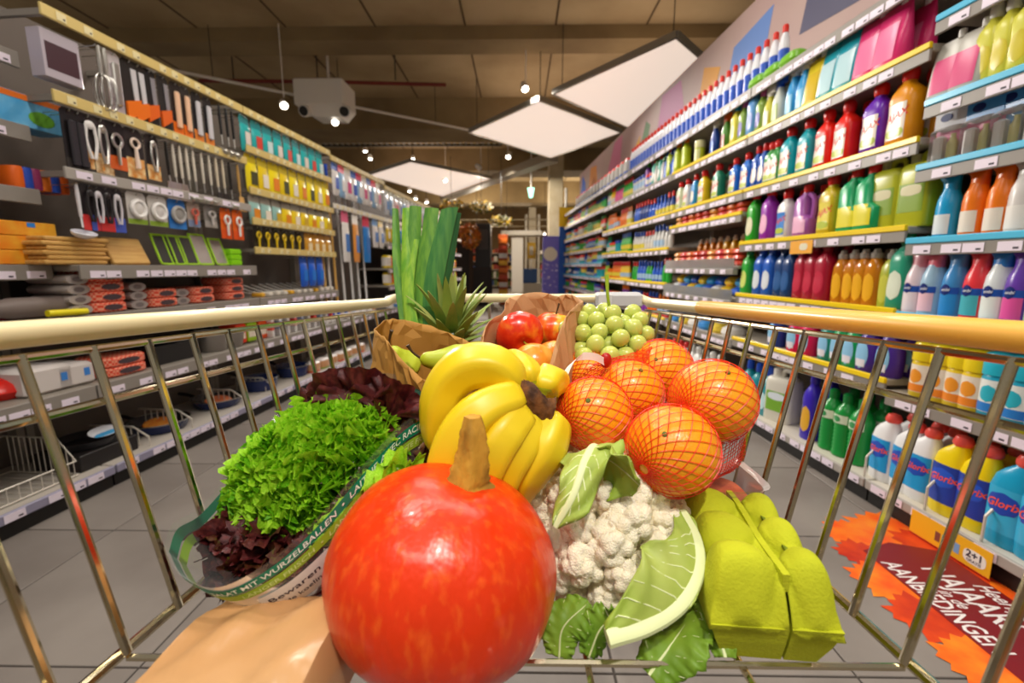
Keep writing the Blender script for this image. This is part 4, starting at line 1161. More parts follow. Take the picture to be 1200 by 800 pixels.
hang('ladle', 2.01, [253, 261, 268], {'handle': BLK, 'stem': STEEL, 'bowl': STEEL}, 'black handled steel ladle on the top left rail', s=1.0)
# middle rail 1.69
hang('long_pack', 1.69, [76, 86], {'backing_card': BLK, 'tool': '#2f2b30', 'photo_print': '#3a3432'}, 'plain black card at the near end of the second left rail', name='utensil_card')
hang('opener_card', 1.69, [98], {'backing_card': '#3a3436', 'photo_print': PHOTO, 'tool': '#e6e2e0'}, 'card with white tool over a picture of chips, second left rail', s=(1.3, 1, 1.05), name='peeler_card')
hang('opener_card', 1.69, [113], {'backing_card': '#3d3638', 'photo_print': PHOTO2, 'tool': STEEL}, 'corkscrew on a dark card with brown picture, second left rail', s=(1.1, 1, 1.1), name='corkscrew_card')
hang('tool_pack', 1.69, [130], {'backing_card': BLK, 'tool': STEEL, 'photo_print': '#e0662a'}, 'steel can opener on black card, second left rail', s=(1, 1, 1.2), name='can_opener_card')
hang('bottle_opener_card', 1.69, [152], {'backing_card': '#2c2727', 'photo_print': PHOTO, 'tool': '#f0d9c8'}, 'peach bottle opener on dark card, second left rail', s=1.1)
hang('opener_card', 1.69, [174], {'backing_card': '#2c2727', 'photo_print': PHOTO, 'tool': STEEL}, 'steel garlic press on a card with carrot picture, second left rail', s=1.0, name='press_card')
for k, px in enumerate([190, 198, 206]):
    hang('turner', 1.69, [px], {'handle': '#efe4d4' if k else '#2a2624', 'stem': STEEL, 'blade': STEEL}, ['black handled steel turner, second left rail', 'first cream handled steel turner, second left rail', 'second cream handled steel turner, second left rail'][k], s=1.0)
hang('ladle', 1.69, [214, 222, 232, 241], {'handle': '#f0e6d6', 'stem': STEEL, 'bowl': STEEL}, 'cream handled steel ladle on the second left rail', s=1.0)
hang('turner', 1.69, [249, 257], {'handle': '#e8d9c0', 'stem': STEEL, 'blade': '#2a2624'}, 'turner with black blade and cream handle, second left rail', s=1.0)
hang('ladle', 1.69, [265], {'handle': '#2a2624', 'stem': STEEL, 'bowl': STEEL}, 'black handled ladle at the far end of the second left rail', s=1.0)
hang('turner', 1.69, [275], {'handle': '#d8a860', 'stem': '#d8a860', 'blade': '#d8a860'}, 'wooden spatula at the far end of the second left rail', s=1.0, name='wooden_spatula')
# lower rail 1.39
hang('ladle', 1.39, [84], {'handle': '#e9e6ea', 'stem': '#e9e6ea', 'bowl': '#e3e2ea'}, 'white plastic scoop at the near end of the third left rail', s=(1.3, 1, .8), name='plastic_scoop')
for k, px in enumerate([99, 108, 119, 131]):
    hang('opener_card', 1.39, [px], {'backing_card': '#2b2528', 'photo_print': ['#d83a3a', '#4a5fc0'][k % 2], 'tool': ['#2a2628', '#cfcad0'][k % 2]}, ['black peeler card with red print beside the white scoop', 'black peeler card with blue print and grey tool', 'black peeler card with red print beside the strainers', 'black peeler card with blue print nearest the strainers'][k], s=(.9, 1, .9), name='peeler_card')
hang('strainer_pack', 1.39, [156], {'backing_card': '#d2cdc8', 'rim': '#f2efec', 'mesh_disc': '#dcd8d4', 'photo_print': '#8fb03a'}, 'white strainer pack with green strip, nearer of two', s=.98)
hang('strainer_pack', 1.39, [181], {'backing_card': '#d2cdc8', 'rim': '#efece8', 'mesh_disc': '#d8d4d0', 'photo_print': '#8fb03a'}, 'white strainer pack with green strip, farther of two', s=.98)
hang('strainer_pack', 1.39, [204], {'backing_card': '#2b7ad0', 'rim': '#aaa7a4', 'mesh_disc': '#98948f', 'photo_print': '#3a86d8'}, 'grey sieve disc on bright blue card', s=1.0)
hang('tool_pack', 1.39, [224], {'backing_card': '#b8a89a', 'tool': '#d86a5a', 'photo_print': '#7f8fb0'}, 'small patterned card beside the blue sieve card', s=(.9, 1, .75), name='gadget_card')
hang('tool_pack', 1.39, [244], {'backing_card': '#8f8a86', 'tool': '#c9c4c0', 'photo_print': '#a8a29c'}, 'grey gadget card left of the orange cards', s=(1.1, 1, .7), name='gadget_card')
hang('tool_pack', 1.39, [262, 276], {'backing_card': '#ee6a1c', 'tool': '#f2efec', 'photo_print': '#e8561a'}, 'orange card with white opener on the third left rail', s=(1.05, 1, 1.05), name='opener_card')
# yellow pack unit
for k in range(9):
    hang('bag_pack', 2.01, None, {'bag': '#28a8a8', 'header_card': '#1f8f96', 'label': ['#e8dcd0', '#d8483a', '#cfe6e4'][k % 3]}, ['teal bag with cream label on the top left rail', 'teal bag with red label on the top left rail', 'teal bag with pale label on the top left rail'][k % 3], s=1.0, name='teal_bag', ys=[3.16 + k * .12], group='teal bags %d' % (k % 3))
for k in range(9):
    hang('bag_pack', 1.775, None, {'bag': ['#eed81a', '#e6c818'][k % 2], 'header_card': '#c9b21a', 'label': ['#4a4a2a', '#f2ead8', '#ee8a2a'][k % 3]}, ['yellow bag with dark label on the second rail of the yellow unit', 'yellow bag with white label on the second rail of the yellow unit', 'yellow bag with orange label on the second rail of the yellow unit'][k % 3], s=(1.15, 1, 1.1), name='yellow_bag', ys=[3.19 + k * .125], group='yellow bags upper %d' % (k % 3))
for k in range(9):
    hang('bag_pack', 1.51, None, {'bag': ['#8fb8b0', '#e8c81c', '#bdb7b0'][k // 3] if k < 6 else '#ead01c', 'header_card': '#9a9488', 'label': ['#e8902a', '#f2e6d0', '#d8b02a'][k % 3]}, ['mint bag on the third rail of the yellow unit', 'golden bag on the third rail of the yellow unit', 'yellow bag on the third rail beside the poles'][k // 3], s=(1.1, 1, .85), name='cleaning_cloth_bag', ys=[3.19 + k * .125], group='bags on the third rail %d' % (k // 3))
for k in range(6):
    hang('tool_pack', 1.31, None, {'backing_card': '#26221e', 'tool': '#e8c41c', 'photo_print': '#3a332c'}, 'black card with yellow tool on the fourth rail of the yellow unit', s=(.85, 1, .9), name='tool_card', ys=[3.2 + k * .1], group='black and yellow tool cards')
for k in range(4):
    hang('bag_pack', 1.31, None, {'bag': '#c8902a', 'header_card': '#b07a22', 'label': '#f0dcb0'}, 'amber bag on the fourth rail of the yellow unit', s=(1, 1, .8), name='amber_bag', ys=[3.85 + k * .11], group='amber bags on the fourth rail')
for k in range(3):
    hang('bag_pack', 1.115, None, {'bag': '#1f5fd0', 'header_card': '#1c4fb0', 'label': '#2f7fe0'}, 'blue bag on the lowest rail of the yellow unit', s=(1.0, 1, 1.1), name='blue_bag', ys=[3.75 + k * .13], group='blue bags on the lowest rail')

# ---- shelf goods on the left
# cutting boards
M_wood = mat('cutting_board_wood', '#d9ad62', .5, col2='#c4924a', nscale=6, stretch=(1, 12, 12))
for k in range(6):
    y0 = ypx('L', 98, 1.03) + (k % 2) * .015
    mb = MB(); mb.bbox(-.13, .14, -.02, .26, 0, .019, .006)
    o = obj('cutting_board', mb, M_wood, None, False, loc=pos('L', y0, .05, 1.0115 + k * .0195), rot=(0, 0, ROT_L + rnd.uniform(-.04, .04)))
    tag(o, ['bottom', 'second', 'third', 'fourth', 'fifth', 'topmost'][k] + ' wooden cutting board of the flat stack', 'cutting board', 'stacked wooden cutting boards')
for k in range(4):
    mb = MB(); mb.bbox(-.10, .10, -.01, .012, 0, .14, .006)
    o = obj('cutting_board', mb, M_wood, None, False, loc=pos('L', ypx('L', 163, 1.05), .04 + k * .035, 1.012), rot=(-.42, 0, ROT_L))
    tag(o, ['front', 'second', 'third', 'rear'][k] + ' small wooden board leaning right of the flat stack', 'cutting board', 'leaning small boards')
for k, px in enumerate([196, 209, 223, 240, 259]):
    t = thing('framed_grater', ['dark grater with lime edge beside the wooden boards', 'second dark grater with lime edge from the boards', 'lime-edged black grater in the middle of the row', 'large pale grater in a bright lime frame', 'smaller pale grater in a lime frame'][k], 'grater', pos('L', ypx('L', px, 1.1, .04), .04, 1.012), ROT_L)
    w, h = (.10, .16) if k != 3 else (.11, .18)
    fr = catmull([(-w / 2, 0, .012), (-w / 2 + .012, 0, 0), (w / 2 - .012, 0, 0), (w / 2, 0, .012), (w / 2, 0, h - .012), (w / 2 - .012, 0, h), (-w / 2 + .012, 0, h), (-w / 2, 0, h - .012), (-w / 2, 0, .012)], 40)
    M = Matrix.Rotation(-.3, 4, 'X')
    mb = MB(); mb.tube(fr, .006, 6, False); mb.xf(Matrix.Translation((0, 0, .006)) @ M); obj('lime_frame', mb, plastic('#a6d82a'), t)
    mb = MB(); mb.bbox(-w / 2 + .004, w / 2 - .004, -.002, .006, .004, h - .004, .003); mb.xf(Matrix.Translation((0, 0, .006)) @ M); obj('grater_plate', mb, mat('grater_plate_dark', '#2e2f2c', .3) if k < 3 else mat('grater_plate_pale', '#b0a8a4', .3, .5), t, False)
for k in range(3):
    mb = MB(); mb.bbox(-.05, .05, -.03, .05, 0, .034, .005)
    o = obj('lime_box', mb, plastic('#8fdc1a'), None, False, loc=pos('L', ypx('L', 281, 1.05), .05, 1.0115 + k * .035), rot=(0, 0, ROT_L))
    tag(o, ['lowest', 'middle', 'topmost'][k] + ' lime green plastic box of three stacked', 'box', 'stack of lime boxes')
for k in range(3):
    t = thing('orange_carton', ['lowest', 'middle', 'topmost'][k] + ' orange food bag carton of the stack at left edge', 'carton', pos('L', ypx('L', 24, 1.03, .16), .17, 1.0115 + k * .058), ROT_L, 'stack of orange cartons')
    mb = MB(); mb.bbox(-.2, .15 - .02 * k, -.05, .1, 0, .056, .003); obj('box', mb, mat('orange_carton_print', '#f08a1a', .45, col2='#f4b83a', nscale=14), t, False)
    mb = MB(); mb.box(.0, .03, -.0512, -.0503, .035, .054); obj('blue_print', mb, plastic('#2f86e0'), t, False)
# near-left upper shelves
t = thing('picture_box', 'blue and orange picture box on the near-left upper shelf', 'box', pos('L', ypx('L', 15, 1.6, .16), .16, 1.571), ROT_L)
mb = MB(); mb.bbox(-.2, .17, -.02, .1, 0, .13, .002); obj('box', mb, mat('blue_box_print', '#3fa3e0', .45, col2='#7fc4ea', nscale=7), t, False)
mb = MB(); mb.box(-.2, .168, -.0212, -.0203, .105, .128); obj('orange_band', mb, plastic('#ee7a2a'), t, False)
mb = MB(); mb.prism([(.05 * math.cos(a), .03 * math.sin(a)) for a in [k * PI / 8 for k in range(16)]], 0, .0008).xf(Matrix.Translation((.08, -.0204, .045)) @ Matrix.Rotation(PI / 2, 4, 'X')); obj('green_print', mb, plastic('#6fae3a'), t, False)
for k, (c, w) in enumerate([('#ee6a1c', 'orange'), ('#2c4fb8', 'blue'), ('#8a2f5a', 'plum'), ('#ee7a24', 'bright orange'), ('#2f55c0', 'royal blue'), ('#e8641a', 'deep orange')]):
    mb = MB(); mb.loft([[(x, y, z) for x, y, z in ring(z, rx, .06, 3, 0, 0, 14)] for z, rx in ((0, .024), (.01, .029), (.075, .029), (.085, .022))], True, True)
    o = obj('cloth_roll', mb, plastic(c, .4), None, loc=pos('L', ypx('L', 4 + k * 11, 1.36, .19), .19, 1.321), rot=(0, 0, ROT_L))
    tag(o, w + ' folded cloth in the bright row on the near-left shelf', 'cloth', 'bright cloths on the near-left shelf')
t = thing('bag_roll_box', 'grey-white box on the topmost near-left shelf', 'box', pos('L', 1.72, .18, 1.851), ROT_L)
mb = MB(); mb.bbox(-.2, .18, -.03, .12, 0, .12, .003); obj('box', mb, plastic('#cfd2e6', .4), t, False)
mb = MB(); mb.box(-.19, .17, -.0312, -.0303, .02, .06); obj('print', mb, plastic('#7f8fd0', .4), t, False)
# red gingham packs and rolls on the .79 shelf
M_ging = None


def gingham(name, a, b, sc):
    m = bpy.data.materials.new(name); m.use_nodes = True
    nt = m.node_tree; bs = nt.nodes['Principled BSDF']; bs.inputs['Roughness'].default_value = .35
    ck = nt.nodes.new('ShaderNodeTexChecker'); ck.inputs['Scale'].default_value = sc
    ck.inputs['Color1'].default_value = lin(a); ck.inputs['Color2'].default_value = lin(b)
    tc = nt.nodes.new('ShaderNodeTexCoord'); nt.links.new(tc.outputs['Object'], ck.inputs['Vector']); nt.links.new(ck.outputs['Color'], bs.inputs['Base Color'])
    return m


M_ging = gingham('red_gingham_wrap', '#e8401f', '#f2a184', 85)


def baking_pack(Y, z, label, w=.2, h=.047, group=None):
    t = thing('baking_tin_pack', label, 'pack', pos('L', Y, .07, z), ROT_L, group)
    mb = MB(); mb.loft([ring(0, w * .44, .09, 4, 0, .06, 20), ring(.008, w * .5, .1, 4, 0, .06, 20), ring(h - .008, w * .5, .1, 4, 0, .06, 20), ring(h, w * .46, .092, 4, 0, .06, 20)], True, True); obj('wrapper', mb, M_ging, t)
    mb = MB(); mb.loft([[(x, -.0412, z2) for x, z2 in [(w * .24 * math.cos(a), h * .5 + h * .3 * math.sin(a)) for a in [k * PI / 8 for k in range(16)]]], [(x, -.0395, z2) for x, z2 in [(w * .24 * math.cos(a), h * .5 + h * .3 * math.sin(a)) for a in [k * PI / 8 for k in range(16)]]]], True, True); obj('dark_label', mb, plastic('#4a3c42', .4), t)


for px, n, lb in [(128, 4, 'red gingham baking pack in the four-high stack'), (192, 2, 'red gingham baking pack in the middle two-high stack'), (238, 2, 'red gingham baking pack in the third stack'), (275, 3, 'red gingham baking pack in the farthest stack')]:
    for k in range(n):
        baking_pack(ypx('L', px, .82, .05), .7915 + k * .0475, ['bottom ', 'second ', 'third ', 'top '][k if k < n - 1 else 3] + lb, w=.19, group=lb)


def foil_roll(px, n, lb, col):
    for k in range(n):
        t = thing('wrapped_roll', ['bottom ', 'second ', 'third ', 'top '][k] + lb, 'roll', pos('L', ypx('L', px, .82, .05), .05, .7915 + k * .0445), ROT_L, lb)
        mb = MB(); mb.tube([(0, 0, .022), (0, .03, .022), (0, .2, .022)], .022, 14); mb.v = [(x * 2.2, y, z) for x, y, z in mb.v]; obj('roll', mb, col, t)
        mb = MB(); mb.tube([(0, -.0012, .022), (0, -.0002, .022)], .012, 12); mb.v = [(x * 2, y, z) for x, y, z in mb.v]; obj('end_label', mb, plastic('#7f7474', .4), t)


foil_roll(95, 4, 'grey wrapped roll left of the tall gingham stack', plastic('#b5aaa4', .35))
foil_roll(163, 3, 'grey wrapped roll between two gingham stacks', plastic('#a89d98', .35))
foil_roll(214, 2, 'grey wrapped roll before the third gingham stack', plastic('#a89a94', .35))
t = thing('rolling_pin_pack', 'taupe bundle with yellow grip lying on the mid-left shelf', 'utensil', pos('L', ypx('L', 52, .83, .08), .06, .7915), ROT_L)
mb = MB(); mb.tube([(-.16, .06, .045), (-.1, .06, .045), (.08, .05, .045), (.12, .05, .045)], [.03, .042, .042, .034], 14); obj('bundle', mb, plastic('#7d706a', .5), t)
mb = MB(); mb.tube([(-.03, -.02, .02), (.12, -.03, .016)], .014, 10); obj('yellow_grip', mb, plastic('#f2e216'), t)
t = thing('pink_box', 'flat crimson box under the taupe bundle at left', 'box', pos('L', ypx('L', 15, .81, .16), .15, .7915), ROT_L)
mb = MB(); mb.bbox(-.16, .16, -.02, .12, 0, .03, .004); obj('box', mb, plastic('#b02a4a', .4), t, False)
# .48 shelf
t = thing('red_snack_bag', 'glossy red bag on the low left shelf at the picture edge', 'bag', pos('L', ypx('L', 22, .5, .15), .14, .4815), ROT_L)
mb = MB(); mb.loft([ring(0, .14, .07, 2.6, 0, .03, 20), ring(.03, .17, .09, 2.6, 0, .03, 20), ring(.06, .16, .08, 2.4, 0, .03, 20), ring(.09, .08, .04, 2.2, .02, .03, 20)], True, True); obj('bag', mb, mat('glossy_red_bag', '#d92a22', .2, bump=.4, bscale=25), t)
for k in range(2):
    t = thing('white_tin_box', ['near white box with blue dot on the low left shelf', 'far white box with blue dot on the low left shelf'][k], 'box', pos('L', ypx('L', 72 + k * 27, .5, .04), .05, .4815), ROT_L)
    mb = MB(); mb.bbox(-.13 + k * .03, .06, 0, .2, 0, .11 - k * .01, .012); obj('box', mb, plastic('#d8d0cc', .4), t)
    mb = MB(); mb.box(.01, .035, -.0012, -.0002, .04, .075); obj('blue_dot', mb, plastic('#3f86d8', .4), t, False)
for k in range(2):
    baking_pack(ypx('L', 148, .5, .05), .4815 + k * .0475, ['lower', 'upper'][k] + ' flat gingham pack on the low left shelf', w=.24)
M_pan = mat('nonstick_black', '#1c1b1d', .3, spec=.6)
M_navy = mat('navy_enamel', '#1b2a5c', .25)


def tin(px, z, label, col, w=.2, h=.08, dd=.2, name='baking_tin', d=.05):
    t = thing(name, label, 'tin', pos('L', ypx('L', px, z + .03, d), d, z), ROT_L)
    mb = MB(); mb.loft([[(x * w * q, dd * .5 + y * dd * q, zz) for x, y in ((-.5, -.5), (.5, -.5), (.5, .5), (-.5, .5))] for q, zz in ((.88, 0), (1, h), (.97, h), (.86, .004))], True, True); obj('tin_body', mb, col, t, False)
    mb = MB(); p = [(x * w, dd * .5 + y * dd, h) for x, y in ((-.5, -.5), (.5, -.5), (.5, .5), (-.5, .5), (-.5, -.5))]; mb.tube(p, .005, 6); obj('rolled_rim', mb, col, t)


tin(196, .4815, 'black baking tin on the low left shelf', M_pan, h=.1)
tin(222, .4815, 'second black baking tin on the low left shelf', M_pan, w=.16, h=.12)
M_potg = mat('pot_grey', '#9a948f', .3, .6)


def pot(px, z, label, col, r=.09, h=.1, d=.12, handle=True, inner=None, cat='pot', pic=None):
    t = thing('cooking_pot' if h > .06 else 'frying_pan', label, cat, pos('L', ypx('L', px, z + .04, d), d, z), ROT_L)
    mb = MB(); mb.lathe([(0, r * .8, r * .8), (.004, r * .84, r * .84), (h, r, r), (h, r * .97, r * .97), (.008, r * .8, r * .8)], 32, mi=[0, 0, 1, 1]); obj('pan_body', mb, [col, inner or col], t)
    mb = MB(); mb.tube([(r * math.cos(a), r * math.sin(a), h) for a in [k * PI / 20 for k in range(41)]], .003, 6, False); obj('rim', mb, M_steel, t)
    if handle:
        mb = MB(); mb.tube(catmull([(0, r * .95, h * .8), (0, r * 1.3, h * 1.1), (.0, r * 2.0, h * 1.3)], 8), [.008, .009, .01, .011, .012, .012, .011, .008], 8); obj('handle', mb, M_pan, t)
    if pic:
        mb = MB(); mb.lathe([(.0084, r * .62, r * .45), (.014, r * .6, r * .43)], 20).xf(Matrix.Translation((.0, -.005, .022)) @ Matrix.Rotation(.25, 4, 'X')); obj('picture_card', mb, pic, t)


pot(246, .4815, 'grey saucepan on the low left shelf behind the rail', M_potg, r=.1, h=.12)
pot(266, .4815, 'grey saucepan farther along the low left shelf', M_potg, r=.1, h=.11)
for k, (c, w) in enumerate([('#e8431f', 'vermilion'), ('#9ac01f', 'lime'), ('#e8561f', 'orange')]):
    hangz = .4915
    t = thing('silicone_mould_box', w + ' mould box on the low shelf below the brushes', 'box', pos('L', ypx('L', 283 + k * 13, .52, .06), .06, hangz), ROT_L)
    mb = MB(); mb.bbox(-.05, .05, 0, .12, 0, .13, .004); obj('box', mb, plastic(c), t, False)
    mb = MB(); mb.box(-.04, .04, -.0012, -.0002, .03, .07); obj('print', mb, plastic('#f0e2d0'), t, False)
# base shelf: wire baskets, black box, pans
def wire_basket(Y0, Y1, d1, z, label, h=.13):
    Ym = (Y0 + Y1) / 2; w = (Y1 - Y0)
    t = thing('wire_basket', label, 'wire basket', pos('L', Ym, .02, z), ROT_L)
    for nm, pth in (('top_wire', [(-w / 2, 0, h * .4), (-w / 2, .08, h), (-w / 2, d1, h), (w / 2, d1, h), (w / 2, .08, h), (w / 2, 0, h * .4), (-w / 2, 0, h * .4)]), ('bottom_wire', [(-w / 2, 0, .006), (-w / 2, d1, .006), (w / 2, d1, .006), (w / 2, 0, .006), (-w / 2, 0, .006)])):
        mb = MB(); mb.tube(pth, .0035, 6); obj(nm, mb, M_wire, t)
    for k in range(12):
        y = d1 * (k + .5) / 12
        zz = min(h, h * .4 + y / .08 * h * .6)
        for x in (-w / 2, w / 2):
            mb = MB(); mb.tube([(x, y, .006), (x, y, zz)], .0022, 5); obj('side_wire', mb, M_wire, t)
    for k in range(int(w / .04)):
        x = -w / 2 + .02 + k * .04
        mb = MB(); mb.tube([(x, 0, h * .4), (x, 0, .006), (x, d1, .006), (x, d1, h)], .0022, 5); obj('floor_wire', mb, M_wire, t)


wire_basket(ypx('L', -60, .15), ypx('L', 96, .12), .33, .101, 'empty white wire basket on the bottom left shelf', h=.17)
t = thing('pan_carton', 'black pan carton with blue-white tag on the bottom left shelf', 'carton', pos('L', ypx('L', 137, .14), .03, .101), ROT_L)
mb = MB(); mb.bbox(-.14, .14, 0, .24, 0, .075, .003); obj('box', mb, plastic('#201c1c', .4), t, False)
mb = MB(); mb.lathe([(0, .11, .1), (.004, .12, .11), (.035, .13, .12), (.035, .124, .114), (.006, .1, .09)], 28).xf(Matrix.Translation((0, .12, .076))); obj('pan', mb, M_pan, t)
mb = MB(); mb.loft([ring(.0, .07, .035, 2.2, 0, .04, 18), ring(.002, .07, .035, 2.2, 0, .04, 18)], True, True); mb.xf(Matrix.Translation((.02, .01, .115)) @ Matrix.Rotation(.5, 4, 'X')); obj('hang_tag', mb, plastic('#e6e8f0', .4), t)
mb = MB(); mb.loft([ring(.0021, .06, .012, 3, 0, .02, 18), ring(.003, .06, .012, 3, 0, .02, 18)], True, True); mb.xf(Matrix.Translation((.02, .01, .115)) @ Matrix.Rotation(.5, 4, 'X')); obj('tag_print', mb, plastic('#3f9ad0', .4), t)
PIC = mat('carrot_picture', '#e8661a', .4, col2='#f0b04a', nscale=60)
PIC2 = mat('salmon_picture', '#e8764a', .4, col2='#f09a6a', nscale=40)
pot(184, .101, 'black frying pan with carrot picture on the bottom left shelf', M_navy, r=.15, h=.055, d=.17, inner=M_pan, cat='pan', pic=PIC)
pot(253, .101, 'black frying pan with salmon picture on the bottom left shelf', M_navy, r=.15, h=.055, d=.17, inner=M_pan, cat='pan', pic=PIC2)
for px, lb in ((303, 'navy pot nearer of two at the far end of the pans'), (342, 'navy pot farther of two beyond the pans')):
    pot(px, .101, lb, M_navy, r=.13, h=.09, d=.15, inner=M_navy)
for px, lb in ((180 - 5, 'wire divider between the pan carton and the first pan'), (225, 'wire divider between the two frying pans'), (285, 'wire divider after the second frying pan'), (320, 'wire divider between the navy pots')):
    wire_divider('L', ypx('L', px, .13), .0, .32, .101, 'white ' + lb, None, h=.1)
# white brushes on the mats shelf, yellow unit
for k in range(12):
    t = thing('dish_brush', 'white dish brush lying on the shelf under the yellow bags', 'brush', pos('L', 3.2 + k * .092, .03, .7915), ROT_L, 'white dish brushes')
    mb = MB(); mb.tube(catmull([(0, .02, .02), (0, .12, .03), (0, .26, .075)], 8), [.012, .011, .01, .009, .009, .01, .01, .008], 8, flat=.6); obj('handle', mb, plastic('#ece7e0'), t)
    mb = MB(); mb.bbox(-.022, .022, -.02, .06, .0, .03, .006); obj('bristles', mb, plastic('#d8d0c4', .8) if k % 4 else plastic('#e8b23a'), t)
for k in range(10):
    small('L', 'carton', .4915, [3.3 + k * .1], ['#d8d4d2', '#e8e2de', ['#d8483a', '#8f9fb8', '#c9c0b8'][k % 3]], 'pale carton with %s band on the low shelf below the brushes' % ['red', 'blue', 'grey'][k % 3], 'carton')
for k in range(7):
    small('L', 'pack', .101, [3.85 + k * .16], [['#e8431f', '#8fb02a', '#d8d2ce'][k % 3], '#e8e2de', '#d8a070'], '%s pack on the bottom left shelf beyond the pots' % ['vermilion', 'green', 'pale'][k % 3], 'pack', s=(1, 1, 1.5))

# ---- mops and poles
poles = [(374, '#e6e2de', 0), (380, '#d9b06a', 0), (386, '#e6e2de', 0), (393, '#d9a85a', 0), (402, '#dcdad8', 1), (412, '#e0dedc', 1), (420, '#d8d6d4', 1), (428, '#e6e4e2', 1)]
PL = ['white mop pole nearest the yellow bags', 'first wooden broom pole left of the post', 'second white mop pole between the wooden ones', 'second wooden broom pole', 'first white mop right of the wooden poles', 'second white mop right of the wooden poles', 'third white mop right of the wooden poles', 'white mop nearest the yellow cloth packs']
for (px, c, k), lb in zip(poles, PL):
    Y = ypx('L', px, 1.2, .05)
    t = thing('mop', lb, 'mop', pos('L', Y, .04, .4915), ROT_L)
    mb = MB(); mb.tube([(0, .02, .06), (0, .06, 1.4)], .012, 8); obj('pole', mb, plastic(c, .4), t)
    mb = MB(); mb.tube([(0, .02, .05), (0, .022, .15)], .017, 8); obj('socket', mb, plastic('#2257c4', .4), t)
    mb = MB(); mb.bbox(-.05, .05, -.015, .045, 0, .055, .01); obj('mop_head', mb, plastic('#e6e2dc', .8), t)
    mb = MB(); mb.tube([(0, .058, 1.34), (0, .062, 1.45)], .015, 8); obj('pole_cap', mb, plastic('#2257c4', .4), t)
for k, (Y, c, l) in enumerate([(4.55, '#ece8e4', '#e85a8a'), (4.78, '#f0a04a', '#ece8e4'), (5.05, '#2f86d8', '#e8305a'), (5.3, '#e8e4e2', '#4a90d8'), (5.48, '#ece8e0', '#e8c03a')]):
    hang('bag_pack', 1.56, None, {'bag': c, 'header_card': l, 'label': plastic('#3f7fd0')}, ['white long mop pack with pink header', 'orange long mop pack', 'blue mop pack with crimson header', 'white mop pack with blue header', 'cream mop pack with yellow header'][k] + ' on the mop unit', s=(1.5, 1, 2.2 if k < 3 else 1.4), name='mop_pack', ys=[Y])
for k in range(9):
    hang('bag_pack', 1.98, None, {'bag': ['#e2dedc', '#8fb8dc', '#e6e2e0'][k % 3], 'header_card': ['#2f62c0', '#e83a6a', '#e6e2de'][k % 3], 'label': ['#2257c4', '#e8e6e4', '#d8508a'][k % 3]}, ['white bag with blue label on the top rail of the mop unit', 'pale blue bag with white label on the top rail of the mop unit', 'white bag with pink label on the top rail of the mop unit'][k % 3], s=(1.3, 1, 1.3), name='mop_refill_bag', ys=[4.4 + k * .13], group='mop refill bags %d' % (k % 3))
# far left unit
for k in range(24):
    hang('bag_pack', 1.94, None, {'bag': ['#d8dce4', '#8fb4dc', '#e6c9cc'][k % 3], 'header_card': '#cfd6e0', 'label': ['#3f86d0', '#e8e6e4', '#d84a5a'][k % 3]}, ['pale bag with blue label', 'blue bag with white label', 'pink bag with red label'][k % 3] + ' on the far left top rail', s=(1.3, 1, 1.25), name='cloth_bag', ys=[5.7 + k * .17], group='far top bags %d' % (k % 3))
for k in range(24):
    c = ['#e8c83a', '#2f9ad0', '#1fa88a', '#d8508a'][(k // 2) % 4]
    hang('bag_pack', 1.56, None, {'bag': c, 'header_card': '#e6e0d8', 'label': '#e8e4dc'}, ['yellow', 'blue', 'green', 'pink'][(k // 2) % 4] + ' cloth bag on the far left lower rail', s=(1.2, 1, 1.0), name='cloth_bag', ys=[5.7 + k * .16], group='far lower bags %d' % ((k // 2) % 4))
for z, c, w, nm in ((1.28, '#dcd6cc', 'cream', 'upper'), (.99, '#f2d416', 'yellow', 'middle'), (.78, '#eecb14', 'golden yellow', 'lower')):
    for k in range(24):
        small('L', 'pack', z, [5.72 + k * .165], [c, c, ['#e8e2d8', '#e87a2a'][k % 2]], '%s cloth pack with %s print on the %s far left shelf' % (w, ['white', 'orange'][k % 2], nm), 'pack', s=(1.1, 1, 2.6), d=.06)
for k in range(18):
    small('L', 'tub', .4915, [5.75 + k * .2], [['#e6e2de', '#3f86d0', '#e8c83a'][k % 3], '#e8e4e0', '#d8d2cc'], '%s tub on the low far left shelf' % ['white', 'blue', 'yellow'][k % 3], 'tub', s=1.2)
for k in range(6):
    small('L', 'tub', .4915, [4.4 + k * .19], ['#dcd6d0', '#e8e4e0', '#e8902a'], 'white bucket in front of the mop heads', 'tub', s=(1.1, 1.1, .6), d=.0 + .12)

# ---- autumn sticker on the floor
M_sred = mat('sticker_dark_red', '#7f1416', .45)
M_leafo = mat('maple_orange', '#f0520f', .45, col2='#f58a1c', nscale=9)
M_leafd = mat('maple_dark', '#b8260f', .45, col2='#e0480f', nscale=9)
cA = Vector((1.38, 1.40, 0))
t = thing('floor_sticker', 'dark red floor sticker with orange maple leaves and white Dutch lettering', 'sticker', (cA.x, cA.y, .0006), -PI / 2)


LZ = [0.0]


def maple(cx, cy, r, a0, z, m):
    pts = []
    for k in range(30):
        a = a0 + 2 * PI * k / 30
        q = [1.0, .8, .9, .72, .86, .7][k % 6]
        pts.append((cx + r * q * math.cos(a), cy + r * q * math.sin(a)))
    LZ[0] += .0002
    mb = MB(); mb.prism(pts, LZ[0], LZ[0] + .00015); obj('maple_leaf', mb, m, t, False)


